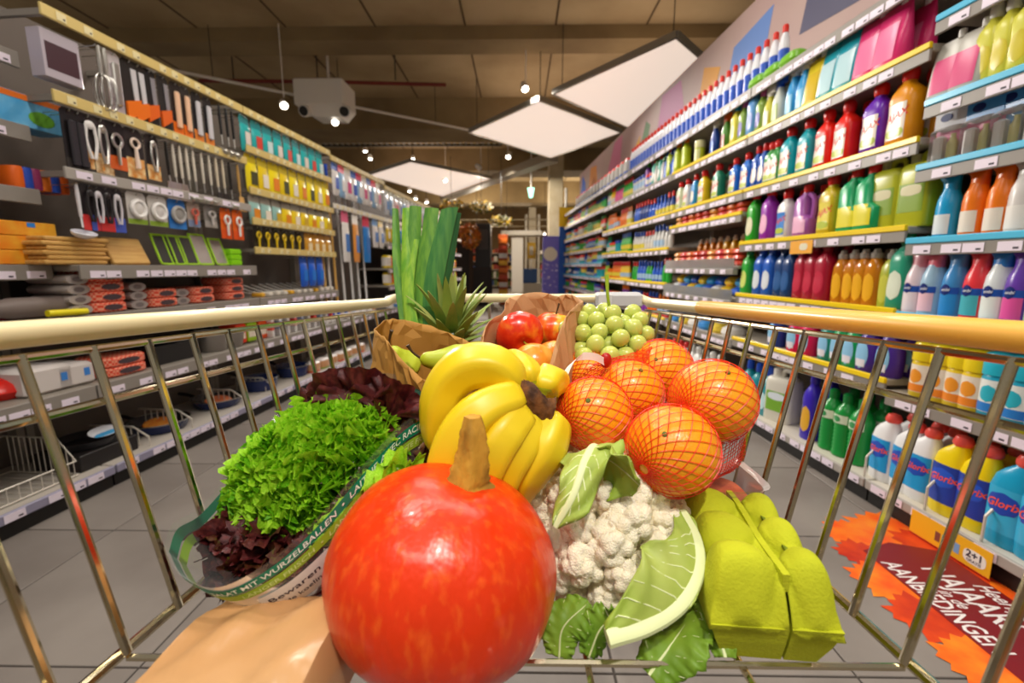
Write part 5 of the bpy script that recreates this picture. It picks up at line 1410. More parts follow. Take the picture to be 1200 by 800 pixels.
# local x runs towards the viewer (-Y), local y towards the shelf (+X)
for args in [(-.22, .06, .17, .2, 0, M_leafo), (-.2, -.1, .13, .9, .0002, M_leafo), (-.02, .12, .13, .4, .0001, M_leafd), (.16, .13, .12, .1, .0003, M_leafo), (-.08, -.16, .1, .5, .0002, M_leafd), (.06, -.19, .12, .3, .0001, M_leafo), (-.13, .13, .14, .1, .0004, M_leafd), (.33, .13, .12, 0, .0002, M_leafo), (.22, -.19, .12, .5, .0003, M_leafd), (.38, -.19, .12, .2, .0001, M_leafo), (.5, .12, .12, .2, .0001, M_leafd)]:
    maple(*args)
mb = MB(); mb.prism([(-.1, -.15), (.55, -.15), (.55, .12), (-.1, .12), (-.15, -.02)], .0028, .0031); obj('red_field', mb, M_sred, t, False)
for s_, x, y, sz, sh, xs in (('Heerlijke', .16, .085, .075, .3, .62), ('NAJAARS', .13, .005, .11, .0, .62), ('in de', .14, -.055, .055, .3, .7), ('AANBIEDINGEN', .155, -.113, .085, .0, .62)):
    mb = text_mb(s_, sz, sh, .012); mb.v = [(a * xs + x, b + y, .0036) for a, b, c in mb.v]; obj('lettering', mb, mat('sticker_lettering', '#efe6e2', .5), t, False)

# ================================================================== shopping cart
def on_z(px, py, z):
    d = FW + RT * ((px - 600) / FPX) + UP * ((400 - py) / FPX)
    return CAMP + d * ((z - CAM_H) / d.z)


M_chrome = mat('cart_chrome', '#d8cdb0', 0.13, 1.0)  # warm tint puts the golden reflections into the chrome colour
M_rail = mat('cart_rail_cream', '#ecdcae', 0.32, coat=.3)
M_gplast = plastic('#c9c9cb', .35)
PITCHW, Y0W = .0486, .31
FLOORZ = .70


def rail_l(Y):
    return Vector((-.356 + .1147 * (Y - .31), Y, .953 - .0412 * (Y - .31)))


def rail_r(Y):
    return Vector((.343 - .105 * (Y - .31), Y, .953 - .0412 * (Y - .31)))


def foot(p):
    q = p.copy(); q.x *= .865; q.z = FLOORZ
    return q


M_sleeve = mat('rail_sleeve_amber', '#e9b04a', 0.35, coat=.2)
cart = thing('shopping_cart', 'chrome wire shopping cart with cream rails loaded with fruit and vegetables', 'shopping cart', (0, .45, 0))


def cobj(name, mb, m, smooth=True):
    o = obj(name, mb, m, cart, smooth)
    mb_off = Vector((0, -.45, 0))
    o.location = mb_off
    return o


for f in (rail_l, rail_r):
    mb = MB(); mb.tube([f(-.12), f(.3), f(.7), f(.965)], .0098, 16); cobj('side_rail', mb, M_rail)
    s = 1 if f is rail_r else -1
    mb = MB(); mb.tube([f(y) + Vector((-s * .004, 0, -.0165)) for y in (-.12, .4, .97)], .0032, 8); cobj('upper_wire', mb, M_chrome)
    mid = lambda y: f(y).lerp(foot(f(y)), .24) + Vector((s * .004, 0, 0))
    mb = MB(); mb.tube([mid(y) for y in (-.12, .4, .97)], .0034, 8); cobj('middle_wire', mb, M_chrome)
    mb = MB(); mb.tube([foot(f(y)) + Vector((s * .004, 0, 0)) for y in (-.12, .4, .97)], .0045, 8); cobj('floor_rod', mb, M_chrome)
    for k in range(-6, 15):
        y = Y0W + k * PITCHW
        if y > .97:
            continue
        mb = MB(); mb.tube([f(y) + Vector((-s * .004, 0, -.014)), foot(f(y))], .0034, 8); cobj('upright_wire', mb, M_chrome)
for k in range(-6, 15, 2):
    y = Y0W + k * PITCHW
    if y < .97:
        mb = MB(); mb.tube([foot(rail_l(y)) - Vector((0, 0, .004)), foot(rail_r(y)) - Vector((0, 0, .004))], .0028, 6); cobj('floor_wire', mb, M_chrome)
for q in (.2, .4, .6, .8):
    mb = MB(); mb.tube([foot(rail_l(y)).lerp(foot(rail_r(y)), q) - Vector((0, 0, .009)) for y in (-.1, .96)], .0028, 6); cobj('floor_wire', mb, M_chrome)
mb = MB(); mb.tube([rail_r(-.12), rail_r(.3), rail_r(.745), rail_r(.748)], [.0112, .0112, .0112, .0099], 16); cobj('rail_sleeve', mb, M_sleeve)
fl, fr = rail_l(.975), rail_r(.975)
fl.z = fr.z = .934
mb = MB(); mb.tube([rail_l(.955), fl + Vector((.012, .008, 0)), fl + Vector((.03, .012, 0)), fr + Vector((-.03, .012, 0)), fr + Vector((-.012, .008, 0)), rail_r(.955)], .0095, 14); cobj('front_rail', mb, M_rail)
for k in range(9):
    p = fl.lerp(fr, (k + .5) / 9) + Vector((0, .012, -.008)); q = foot(p); q.x = p.x * .9
    mb = MB(); mb.tube([p, q], .003, 8); cobj('front_wire', mb, M_chrome)
for z in (.88, .79, .70):
    t_ = (.934 - z) / .234
    mb = MB(); mb.tube([(fl.x * (1 - .13 * t_), .985, z), (fr.x * (1 - .13 * t_), .985, z)], .003, 8); cobj('front_cross_wire', mb, M_chrome)
mb = MB(); mb.bbox(.163, .262, .962, 1.004, .914, .947, .006); cobj('plastic_sleeve_clip', mb, M_gplast, False)
mb = MB(); mb.bbox(.167, .195, .958, .962, .918, .944, .001); cobj('clip_inset', mb, plastic('#dcdcdc', .4), False)
# chassis down to the floor
for s in (-1, 1):
    mb = MB(); mb.tube(catmull([(s * .25, .0, .69), (s * .26, .02, .3), (s * .25, .12, .14), (s * .2, .8, .13)], 16), .012, 10); cobj('chassis_tube', mb, M_chrome)
    for yy, xx in ((.02, .255), (.8, .2)):
        mb = MB(); mb.tube([(s * xx - .012, yy, .055), (s * xx + .012, yy, .055)], .055, 18); cobj('wheel', mb, plastic('#3a3a3c', .5))
        mb = MB(); mb.tube([(s * xx, yy, .12), (s * xx, yy, .055)], .014, 8); cobj('caster_fork', mb, M_steel)

# ================================================================== pumpkin
M_pump = mat('pumpkin_skin', '#e03506', .3, col2='#f0601a', nscale=130, ncon=(.52, .8), bump=.55, bscale=95, coat=.12, detail=3, stretch=(1, 1, .42))
pc = cp(519, 668, .365)
PR = .0905
pz = FLOORZ + .003
t = thing('pumpkin', 'glossy orange-red round pumpkin in the front of the cart', 'pumpkin', (pc.x, pc.y, pz))
hc = pc.z - pz
TILT = Matrix.Translation((0, 0, hc)) @ Matrix.Rotation(.26, 4, 'Y') @ Matrix.Rotation(-.04, 4, 'X') @ Matrix.Translation((0, 0, -hc))


def pump(u, v):
    a = 2 * PI * u
    th = PI * v
    sn = math.sin(th)
    r = PR * (sn ** .85) * (1 + .008 * math.cos(11 * a) * sn + .008 * math.sin(3 * a + 1))
    z = -math.cos(th)
    zz = z * PR * .80 if z < 0 else z * PR * .87 - PR * .05 * math.exp(-(sn / .16) ** 2) + PR * .03 * math.exp(-(sn / .4) ** 2)
    return tuple(TILT @ Vector((r * math.cos(a), r * math.sin(a), zz + hc)))


mb = MB(); mb.grid(pump, 72, 44, True)
body = obj('pumpkin_body', mb, M_pump, t, ang=180)
M_stem = mat('corky_stem', '#c8922e', .75, col2='#8a6420', nscale=60, ncon=(.45, .7), bump=.9, bscale=140, stretch=(1, 1, .35))
T0 = hc + PR * .80
sp = catmull([TILT @ Vector((0, 0, T0)), TILT @ Vector((0, 0, T0 + .014)), TILT @ Vector((-.002, .002, T0 + .034)), TILT @ Vector((-.008, .003, T0 + .056))], 26)
mb = MB(); seg = 22
rings = []
for i, p in enumerate(sp):
    q = i / 25
    R0 = interp([(0, .021), (.12, .0165), (.5, .0125), (.85, .0095), (1, .006)], q)
    rings.append([(p.x + R0 * math.cos(a) * (1 + .13 * math.cos(5 * a + q * 3) + .10 * math.sin(37 * q + 9 * a) * rnd.random()), p.y + R0 * math.sin(a) * (1 + .13 * math.cos(5 * a + q * 3) + .1 * math.sin(29 * q + 7 * a) * rnd.random()), p.z) for a in [2 * PI * k / seg for k in range(seg)]])
mb.loft(rings, True, True); obj('stem', mb, M_stem, t, ang=60)

# ================================================================== cauliflower
M_curd = mat('cauliflower_curd', '#f6ecd2', .7, col2='#eadcb4', nscale=22, ncon=(.5, .85), bump=-.35, bscale=420, bkind='voronoi', sss=.15)
M_flo = mat('cauliflower_floret', '#fdf3d8', .7, col2='#f4e6c0', nscale=2.0, ncon=(.5, .85), bump=-.55, bscale=15, bkind='voronoi', sss=.1)
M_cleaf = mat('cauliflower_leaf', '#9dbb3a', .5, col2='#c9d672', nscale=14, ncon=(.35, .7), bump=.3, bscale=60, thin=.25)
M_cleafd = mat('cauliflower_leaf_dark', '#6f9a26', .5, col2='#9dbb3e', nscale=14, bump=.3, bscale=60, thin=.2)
M_rib = mat('leaf_rib', '#dde6ae', .5)
cc = cp(706, 622, .455)
CR = .072
t = thing('cauliflower', 'white cauliflower with green leaves beside the pumpkin', 'cauliflower', (cc.x, cc.y, FLOORZ + .004))
zc0 = cc.z - FLOORZ - .004
axis = (CAMP - cc).normalized() * .75 + Vector((.15, -.1, .75)); axis.normalize()
mb = MB(); mb.ball((0, 0, zc0), CR * .86, 28, 18); obj('curd_core', mb, M_curd, t, ang=180)


def floret_mesh(seed):
    R = np.random.RandomState(seed)
    nb = 34
    g = (1 + 5 ** .5) / 2
    ii = np.arange(nb) + .5
    ph = np.arccos(1 - 2 * ii / nb); th = 2 * np.pi * ii / g
    cen = np.stack([np.cos(th) * np.sin(ph), np.sin(th) * np.sin(ph), np.cos(ph)], 1) + R.normal(0, .13, (nb, 3))
    cen /= np.linalg.norm(cen, axis=1)[:, None]
    nb2 = 230
    ii = np.arange(nb2) + .5
    ph = np.arccos(1 - 2 * ii / nb2); th = 2 * np.pi * ii / g + seed
    cen2 = np.stack([np.cos(th) * np.sin(ph), np.sin(th) * np.sin(ph), np.cos(ph)], 1) + R.normal(0, .05, (nb2, 3))
    cen2 /= np.linalg.norm(cen2, axis=1)[:, None]
    m = MB(); m.ball((0, 0, 0), 1.0, 52, 34)
    V = np.array(m.v)
    V /= np.linalg.norm(V, axis=1)[:, None]
    d = np.sqrt(np.maximum(0, 2 - 2 * (V @ cen.T))).min(1)
    d2 = np.sqrt(np.maximum(0, 2 - 2 * (V @ cen2.T))).min(1)
    h = .8 + .25 * np.sqrt(np.maximum(0, 1 - (d / .36) ** 2)) + .055 * np.sqrt(np.maximum(0, 1 - (d2 / .14) ** 2))
    V = V * h[:, None]
    m.v = [tuple(x) for x in V]
    return m.mesh('floret', True, 180)


FLO = [floret_mesh(s) for s in range(4)]
g = (1 + 5 ** .5) / 2
N = 62
R = random.Random(3)
for i in range(N):
    ph = math.acos(1 - 2 * (i + .5) / N); th = 2 * PI * i / g
    d = Vector((math.cos(th) * math.sin(ph), math.sin(th) * math.sin(ph), math.cos(ph)))
    d = (d + Vector((R.uniform(-.1, .1), R.uniform(-.1, .1), R.uniform(-.1, .1)))).normalized()
    if d.dot(axis) < -.35:
        continue
    rr = CR * R.uniform(.86, .98)
    o = link('floret', FLO[i % 4], M_flo, t, d * rr + Vector((0, 0, zc0)), (R.random() * 6, R.random() * 6, R.random() * 6), R.uniform(.0165, .023))


def leaf_part(name, spine, width, mleaf, mrib, parent, side, cup=.25, ruffle=.003, nu=21, nv=30, rib=(.006, .002), veins=6, wave=9, org=None, width2=None):
    """broad leaf: spine points (world), half-width table over v, cupping to the normal"""
    sp = catmull(spine, nv)
    side = Vector(side)
    org = org or Vector((0, 0, 0))
    T = [(sp[min(i + 1, nv - 1)] - sp[max(i - 1, 0)]).normalized() for i in range(nv)]
    B = []
    for i in range(nv):
        b = side - T[i] * side.dot(T[i])
        B.append(b.normalized())

    def at(u, v):
        j = min(int(round(v * (nv - 1))), nv - 1)
        x = (u * 2 - 1)
        n = T[j].cross(B[j])
        w = interp(width, v)
        wl = interp(width2, v) if (width2 and x < 0) else w
        off = B[j] * (x * wl) + n * (cup * wl * x * x) + n * (ruffle * abs(x) ** 2 * math.sin(wave * v * 6.28 + (3 if x < 0 else 0)) + ruffle * .5 * abs(x) * math.sin(23 * v + 9 * x))
        return tuple(sp[j] + off - org)
    mb = MB(); mb.grid(at, nu, nv)
    o = obj(name, mb, mleaf, parent, ang=180)
    sd = o.modifiers.new('thickness', 'SOLIDIFY'); sd.thickness = .0008
    if rib:
        pts = [sp[i] - org + T[i].cross(B[i]) * .0006 for i in range(nv)]
        mb = MB(); mb.tube(pts, [lerp(rib[0], rib[1], i / (nv - 1)) for i in range(nv)], 8, flat=.6); obj('rib', mb, mrib, o)
        for k in range(veins):
            v0 = .12 + .7 * k / max(1, veins - 1)
            for s in (-1, 1):
                pth = []
                for q in range(7):
                    uu = .5 + s * .46 * q / 6; vv = min(1, v0 + .16 * (q / 6) ** 1.3)
                    p = Vector(at(uu, vv)); j = int(round(vv * (nv - 1)))
                    pth.append(p + T[j].cross(B[j]) * .0004)
                mb = MB(); mb.tube(pth, [lerp(rib[0] * .22, .0003, q / 6) for q in range(7)], 5); obj('vein', mb, mrib, o)
    return o


W_ = lambda *a: list(a)
org = t.location
# drooping leaf on top
leaf_part('leaf', [cp(716, 556, .43), cp(700, 524, .415), cp(686, 540, .39), cp(672, 580, .374), cp(650, 617, .37)], W_((0, .010), (.15, .022), (.3, .026), (.5, .021), (.62, .015), (.8, .017), (1, .004)), M_cleaf, M_rib, t, RT * 1.0 + UP * .35, cup=-.18, ruffle=.005, rib=(.0045, .0026), org=org, wave=2.6, veins=8, width2=W_((0, .010), (.15, .036), (.3, .042), (.42, .036), (.55, .018), (.75, .013), (1, .003)))
leaf_part('leaf', [cp(702, 530, .412), cp(726, 546, .395), cp(750, 568, .38)], W_((0, .008), (.3, .020), (.7, .026), (1, .012)), M_cleaf, M_rib, t, UP * 1.0 + RT * -.3, cup=.5, ruffle=.004, rib=(.0014, .0008), veins=4, org=org, wave=2.4)
# right leaf: thick white rib along its outer edge, blade turned in over the curd
leaf_part('leaf', [cp(800, 598, .412), cp(817, 632, .390), cp(819, 668, .372), cp(800, 706, .356), cp(760, 733, .345), cp(712, 748, .338)], W_((0, .008), (.15, .020), (.4, .044), (.65, .048), (.85, .028), (1, .008)), M_cleaf, M_rib, t, RT * -.85 + UP * .5 - FW * .12, cup=.2, ruffle=.004, rib=(.0045, .0070), veins=8, org=org, wave=2.4, width2=W_((0, .003), (.5, .005), (1, .004)))
leaf_part('leaf', [cp(590, 590, .47), cp(610, 560, .45), cp(632, 548, .44)], W_((0, .012), (.5, .02), (1, .006)), M_cleaf, M_rib, t, UP, cup=.3, rib=(.002, .001), veins=3, org=org)
# lower dark leaves
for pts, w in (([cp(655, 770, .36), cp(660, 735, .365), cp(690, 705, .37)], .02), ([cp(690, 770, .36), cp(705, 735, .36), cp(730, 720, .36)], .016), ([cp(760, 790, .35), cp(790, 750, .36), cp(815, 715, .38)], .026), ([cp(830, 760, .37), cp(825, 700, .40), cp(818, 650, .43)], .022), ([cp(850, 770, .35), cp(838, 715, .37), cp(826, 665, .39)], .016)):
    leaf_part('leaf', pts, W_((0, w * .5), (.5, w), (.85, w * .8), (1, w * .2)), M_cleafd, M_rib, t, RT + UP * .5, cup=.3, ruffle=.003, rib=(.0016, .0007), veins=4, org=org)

# ================================================================== bananas
M_ban = mat('banana_skin', '#e9c60e', .38, col2='#f0d42a', nscale=14, ncon=(.3, .7), bump=.06, bscale=50)
M_bang = mat('banana_neck', '#b5c324', .4, col2='#d8cf2a', nscale=30)
M_crown = mat('banana_crown', '#3f2412', .85, col2='#7a4a20', nscale=110, bump=1.0, bscale=150)
crown = cp(627, 478, .432)
t = thing('banana_bunch', 'ripe yellow banana bunch with dark brown crown in the middle of the cart', 'bananas', crown)
K = lambda *a: [cp(*p) for p in a]
BANS = [(K((622, 464, .440), (604, 452, .430), (580, 431, .425), (548, 432, .425), (524, 456, .428), (513, 495, .43), (512, 535, .435)), .0215),
        (K((618, 470, .434), (600, 468, .416), (566, 482, .402), (537, 512, .397), (522, 555, .40), (516, 600, .41)), .0215),
        (K((620, 480, .432), (606, 490, .414), (586, 515, .400), (568, 552, .396), (556, 600, .402)), .0205),
        (K((630, 486, .434), (620, 500, .420), (604, 528, .408), (588, 560, .406), (578, 610, .412)), .0200),
        (K((642, 484, .438), (645, 498, .428), (634, 526, .418), (614, 556, .418), (598, 600, .425)), .0215),
        (K((636, 464, .445), (638, 454, .450), (644, 446, .470), (651, 452, .50), (660, 476, .53)), .0180),
        (K((626, 460, .445), (618, 442, .450), (606, 430, .468), (590, 434, .50), (575, 450, .53)), .0180)]
for path, r in BANS:
    n = 30
    sp = catmull(path, n)
    rad = [interp([(0, .0042), (.08, .0062), (.22, r * .86), (.45, r), (.75, r * .93), (.92, r * .6), (.98, r * .28), (1, r * .2)], i / (n - 1)) for i in range(n)]
    mb = MB(); mb.tube([p - crown for p in sp], rad, 20)
    # slightly angular section
    cen = [p - crown for p in sp]
    for i in range(n):
        for j in range(20):
            k = i * 20 + j
            d = Vector(mb.v[k]) - cen[i]
            th_ = (2 * PI * j / 20 + .3) % (2 * PI / 5)
            pg = math.cos(PI / 5) / math.cos(th_ - PI / 5) * 1.1
            mb.v[k] = tuple(cen[i] + d * lerp(1, pg, .8 if 3 < i < n - 3 else .4))
    base = len(mb.m)
    for fi in range(n - 1):
        for j in range(20):
            q = fi / (n - 1)
            mb.m[fi * 20 + j] = 1 if q < .13 else (2 if q > .95 else 0)
    obj('banana', mb, [M_ban, M_bang, M_crown], t, ang=180)
mb = MB()
cr = catmull([cp(608, 456, .424), cp(622, 468, .418), cp(636, 478, .418), cp(648, 484, .425)], 12)
rings = []
for i, p in enumerate(cr):
    q = i / 11
    rx, rz = (.0105 + .002 * math.sin(q * 7)), (.012 - .002 * math.cos(q * 9))
    rings.append([tuple(p - crown + (UP * math.sin(a) * rz + FW * math.cos(a) * rx + RT * math.sin(a) * .003) * (1 + R.uniform(-.16, .16))) for a in [2 * PI * k / 14 for k in range(14)]])
mb.loft(rings, True, True); obj('crown', mb, M_crown, t, ang=30)
mb = MB(); a = cp(527, 548, .384)
mb.add([cp(520, 552, .386) - crown, cp(546, 527, .380) - crown, cp(552, 548, .378) - crown, cp(530, 562, .382) - crown], [(0, 1, 2, 3)]); lb = obj('paper_label', mb, plastic('#8fae3a', .5), t, False)
lb.modifiers.new('thickness', 'SOLIDIFY').thickness = .0005

# ================================================================== oranges in a net
M_or = mat('orange_peel', '#f7950a', .33, col2='#faa81c', nscale=10, bump=.28, bscale=330, coat=.15)
M_net = mat('red_net', '#e8300c', .4)
ORS = [[787, 527, .425, .0425], [834, 470, .475, .0435], [699, 484, .485, .0395], [735, 458, .545, .0400], [772, 436, .595, .0420], [692, 440, .60, .034], [745, 540, .50, .038], [800, 515, .55, .04], [735, 520, .585, .036]]
OP = [[cp(a, b, c), r] for a, b, c, r in ORS]
for _ in range(60):
    for i in range(len(OP)):
        for j in range(i):
            d = OP[i][0] - OP[j][0]
            m = OP[i][1] + OP[j][1] + .0015 - d.length
            if m > 0:
                w = .85 if i >= 6 and j < 6 else .5
                OP[i][0] += d.normalized() * m * w
                OP[j][0] -= d.normalized() * m * (1 - w)
ONAMES = ['nearest orange in the red net, above the cauliflower', 'large orange at the right of the red net', 'orange at the left of the net beside the banana crown', 'orange in the middle of the net behind the left one', 'orange at the back of the net below the grapes', 'small orange under the net clip', 'hidden orange low in the net, left', 'hidden orange low in the net, right', 'hidden orange deep in the net']


def sphere_net(mb, c, r, ax, n=32, wr=.00042, lim=.93):
    """two families of knotted strands spiralling round one orange"""
    q = Vector((0, 0, 1)).rotation_difference(ax)
    T = 26
    for fam in (-1, 1):
        for k in range(n):
            pts = []
            for i in range(T):
                lat = lerp(-PI / 2 * lim, PI / 2 * lim, i / (T - 1))
                # loxodrome-like so that cells stay even
                lon = 2 * PI * k / n + fam * math.log(math.tan(PI / 4 + lat / 2)) * .62
                kn = 1.016
                p = Vector((math.cos(lat) * math.cos(lon), math.cos(lat) * math.sin(lon), math.sin(lat))) * r * kn
                pts.append(c + q @ p)
            mb.tube(pts, wr, 3, False)
    return mb


NETC = OP[0][0]
bag = thing('orange_net_bag', 'red plastic net bag holding the oranges with a white and red strap', 'net bag', NETC)
AX = (RT * .8 + UP * .25 + FW * .5).normalized()
for i, (p, r) in enumerate(OP):
    t = thing('orange', ONAMES[i], 'orange', p, 0, 'oranges in the red net')
    mb = MB(); mb.ball((0, 0, 0), r, 40, 26, (1, 1, .96)); obj('peel', mb, M_or, t, ang=180)
    bd = (CAMP - p).normalized() * .55 + Vector([.5, -.1, .6][0:3]) * (.6 if i % 2 else -.2) + Vector((0, 0, .35)); bd.normalize()
    mb = MB(); mb.lathe([(-.001, .0028, .0028), (.0012, .0022, .0022), (.0014, .0008, .0008)], 8); mb.xf(Matrix.Translation(bd * r * .985) @ bd.to_track_quat('Z', 'Y').to_matrix().to_4x4()); obj('stem_button', mb, mat('orange_button', '#5a6a1c', .7), t)
    if i < 6:
        mb = MB(); sphere_net(mb, p - NETC, r, (AX + Vector((.1 * math.sin(i * 3), .1 * math.cos(i * 2), .15 * math.sin(i * 5)))).normalized(), n=23)
        n_ = obj('netting', mb, M_net, bag, False); n_['kind'] = 'stuff'


def net_sheet(name, rows, nu=14, nv=10, wr=.00042):
    """loose netting over a patch given by rows of points"""
    rws = [catmull(r, 24) for r in rows]

    def S(u, v):
        col = [r[min(23, max(0, int(round(u * 23))))].lerp(r[min(23, int(u * 23) + 1)], 0) for r in rws]
        return catmull(col, 24)[min(23, max(0, int(round(v * 23))))]
    mb = MB()
    for fam in (0, 1):
        for k in range(-nv, nu):
            pts = []
            for i in range(24):
                v = i / 23
                u = (k + .5) / nu + (v if fam else (1 - v)) * nv / nu * 1.0 - (0 if fam else 0)
                if 0 <= u <= 1:
                    pts.append(S(u, v) - NETC)
            if len(pts) > 2:
                mb.tube(pts, wr, 3, False)
    o = obj(name, mb, M_net, bag, False); o['kind'] = 'stuff'


net_sheet('loose_netting', [K((745, 440, .575), (775, 475, .50), (800, 500, .46)), K((745, 480, .51), (765, 490, .47), (790, 505, .44))], 12, 8)
net_sheet('loose_netting', [K((865, 500, .47), (873, 510, .48), (874, 535, .50)), K((840, 535, .46), (855, 545, .47), (862, 550, .50)), K((818, 560, .45), (830, 565, .47), (840, 560, .5))], 10, 10)
net_sheet('loose_netting', [K((706, 528, .45), (730, 540, .42), (748, 552, .415)), K((690, 500, .47), (715, 525, .46), (740, 530, .45))], 10, 6)
net_sheet('loose_netting', [K((707, 422, .53), (745, 412, .56), (770, 404, .585)), K((690, 430, .54), (730, 428, .54), (760, 420, .57)), K((676, 445, .56), (705, 445, .53), (740, 440, .54))], 18, 8)
mb = MB(); cl = cp(710, 422, .525) - NETC; mb.ball((0, 0, 0), .007, 10, 7, (1, .8, 1.3)); mb.xf(Matrix.Translation(cl)); obj('metal_clip_knot', mb, mat('net_knot', '#b3160a', .4), bag)
st = catmull(K((709, 424, .522), (697, 418, .512), (680, 418, .505), (668, 428, .50), (660, 445, .495), (654, 463, .49)), 20)
mb = MB()
w_ = [UP * .0042 + RT * .0005] * 8 + [(UP * (.0042 * (1 - i / 12)) + RT * .004) for i in range(12)]
mb.loft([[tuple(p + w - NETC), tuple(p - w - NETC), tuple(p - w - NETC + FW * .0006), tuple(p + w - NETC + FW * .0006)] for p, w in zip(st, w_)], True, True); obj('strap', mb, mat('strap_white_red', '#f2e6e0', .4), bag, False)
# hidden fill keeps the net on the cart floor
# ================================================================== paper bags
M_kraft = mat('kraft_paper', '#c08a3a', .7, col2='#cf9b50', nscale=9, bump=.25, bscale=45, thin=.22)
M_kraft2 = mat('kraft_paper_pale', '#c89460', .65, col2='#d8a878', nscale=9, bump=.25, bscale=45, thin=.22)


def paper_bag(label, rim, base, m, crumple=.0045, rows=10, n=44, belly=1.05):
    rim = catmull(rim + [rim[0]], n + 1)[:-1]
    base = catmull(base + [base[0]], n + 1)[:-1]
    o = sum(base, Vector()) / n
    t = thing('paper_bag', label, 'paper bag', o)
    rr = random.Random(len(label))
    nz = [[rr.uniform(-1, 1) for _ in range(n)] for _ in range(rows)]
    cr_ = sum(rim, Vector()) / n

    def S(u, v):
        j = int(round(u * n)) % n
        i = int(round(v * (rows - 1)))
        vv = v ** 1.5
        p = rim[j].lerp(base[j], vv)
        d = p - cr_.lerp(o, vv); d.z = 0
        k = math.sin(vv * PI)
        fold = nz[i][j] * .8 + math.sin(3 * 6.28 * u + 3 * v) * .7
        return tuple(p + d * (belly - 1) * k + (d.normalized() if d.length > 1e-6 else d) * crumple * fold * (.35 if i == 0 else 1) + Vector((0, 0, .003 * nz[i][(j + 5) % n] * (1 if i else .4))) - o)
    mb = MB(); mb.grid(S, n, rows, True)
    tri = []
    for fi, f in enumerate(mb.f):
        tri += [(f[0], f[1], f[2]), (f[0], f[2], f[3])] if rr.random() < .5 else [(f[0], f[1], f[3]), (f[1], f[2], f[3])]
    mb.f = tri; mb.m = [0] * len(tri)
    obj_ = obj('paper_wall', mb, m, t, ang=9)
    sd = obj_.modifiers.new('thickness', 'SOLIDIFY'); sd.thickness = .0006
    mb = MB(); mb.add([tuple(p - o) for p in base], [tuple(range(n))]); b_ = obj('paper_bottom', mb, m, t, False); b_.modifiers.new('thickness', 'SOLIDIFY').thickness = .0006
    return t


def flo(px, py, zc, z=FLOORZ + .002):
    p = cp(px, py, zc); p.z = z
    return p


paper_bag('open brown paper bag holding green pears', K((438, 386, .60), (452, 375, .655), (468, 374, .68), (505, 382, .69), (540, 396, .68), (562, 410, .64), (556, 428, .585), (530, 440, .55), (500, 446, .525), (478, 428, .53), (459, 406, .545), (447, 394, .56)),
          [flo(432, 440, .60), flo(440, 430, .66), flo(465, 420, .69), flo(505, 420, .70), flo(540, 420, .69), flo(558, 430, .65), flo(556, 440, .61), flo(535, 440, .57), flo(505, 445, .55), flo(480, 445, .55), flo(455, 445, .56), flo(440, 445, .58)], M_kraft)
paper_bag('open brown paper bag holding red apples', K((564, 404, .585), (572, 378, .62), (590, 366, .70), (593, 351, .74), (612, 345, .75), (634, 342, .75), (652, 347, .745), (664, 344, .735), (684, 352, .69), (676, 358, .61), (662, 376, .575), (650, 405, .555), (642, 432, .54), (628, 452, .53), (605, 455, .53), (580, 440, .54)),
          [flo(562, 440, .60), flo(568, 430, .63), flo(578, 420, .70), flo(590, 415, .74), flo(610, 412, .75), flo(632, 412, .75), flo(650, 412, .745), flo(664, 412, .735), flo(677, 415, .67), flo(682, 430, .63), flo(682, 445, .585), flo(680, 455, .56), flo(672, 462, .545), flo(650, 465, .54), flo(612, 465, .54), flo(585, 455, .56)], M_kraft2)

# ================================================================== apples and pears
def apple_mat(name, a, b, c, z0=.3, z1=.75):
    m = bpy.data.materials.new(name); m.use_nodes = True
    nt = m.node_tree; bs = nt.nodes['Principled BSDF']; bs.inputs['Roughness'].default_value = .24; bs.inputs['Coat Weight'].default_value = .2
    tc = nt.nodes.new('ShaderNodeTexCoord'); nz = nt.nodes.new('ShaderNodeTexNoise'); nz.inputs['Scale'].default_value = 1.6; nz.inputs['Detail'].default_value = 5
    mp = nt.nodes.new('ShaderNodeMapping'); mp.inputs['Scale'].default_value = (34, 34, 8)
    rp = nt.nodes.new('ShaderNodeValToRGB'); rp.color_ramp.elements[0].position = z0; rp.color_ramp.elements[1].position = z1
    rp.color_ramp.elements[0].color = lin(a); rp.color_ramp.elements[1].color = lin(c)
    e = rp.color_ramp.elements.new((z0 + z1) / 2); e.color = lin(b)
    nt.links.new(tc.outputs['Object'], mp.inputs['Vector']); nt.links.new(mp.outputs['Vector'], nz.inputs['Vector']); nt.links.new(nz.outputs['Fac'], rp.inputs['Fac']); nt.links.new(rp.outputs['Color'], bs.inputs['Base Color'])
    return m


M_ap1 = apple_mat('apple_red', '#c9180c', '#e23a14', '#f08a24')
M_ap2 = apple_mat('apple_blush', '#cf2c14', '#e8641c', '#e8c23a', .3, .62)
M_ap3 = apple_mat('apple_gold', '#e2481a', '#f0902a', '#f2b04a', .2, .6)
M_twig = mat('fruit_stalk', '#4a3418', .7)


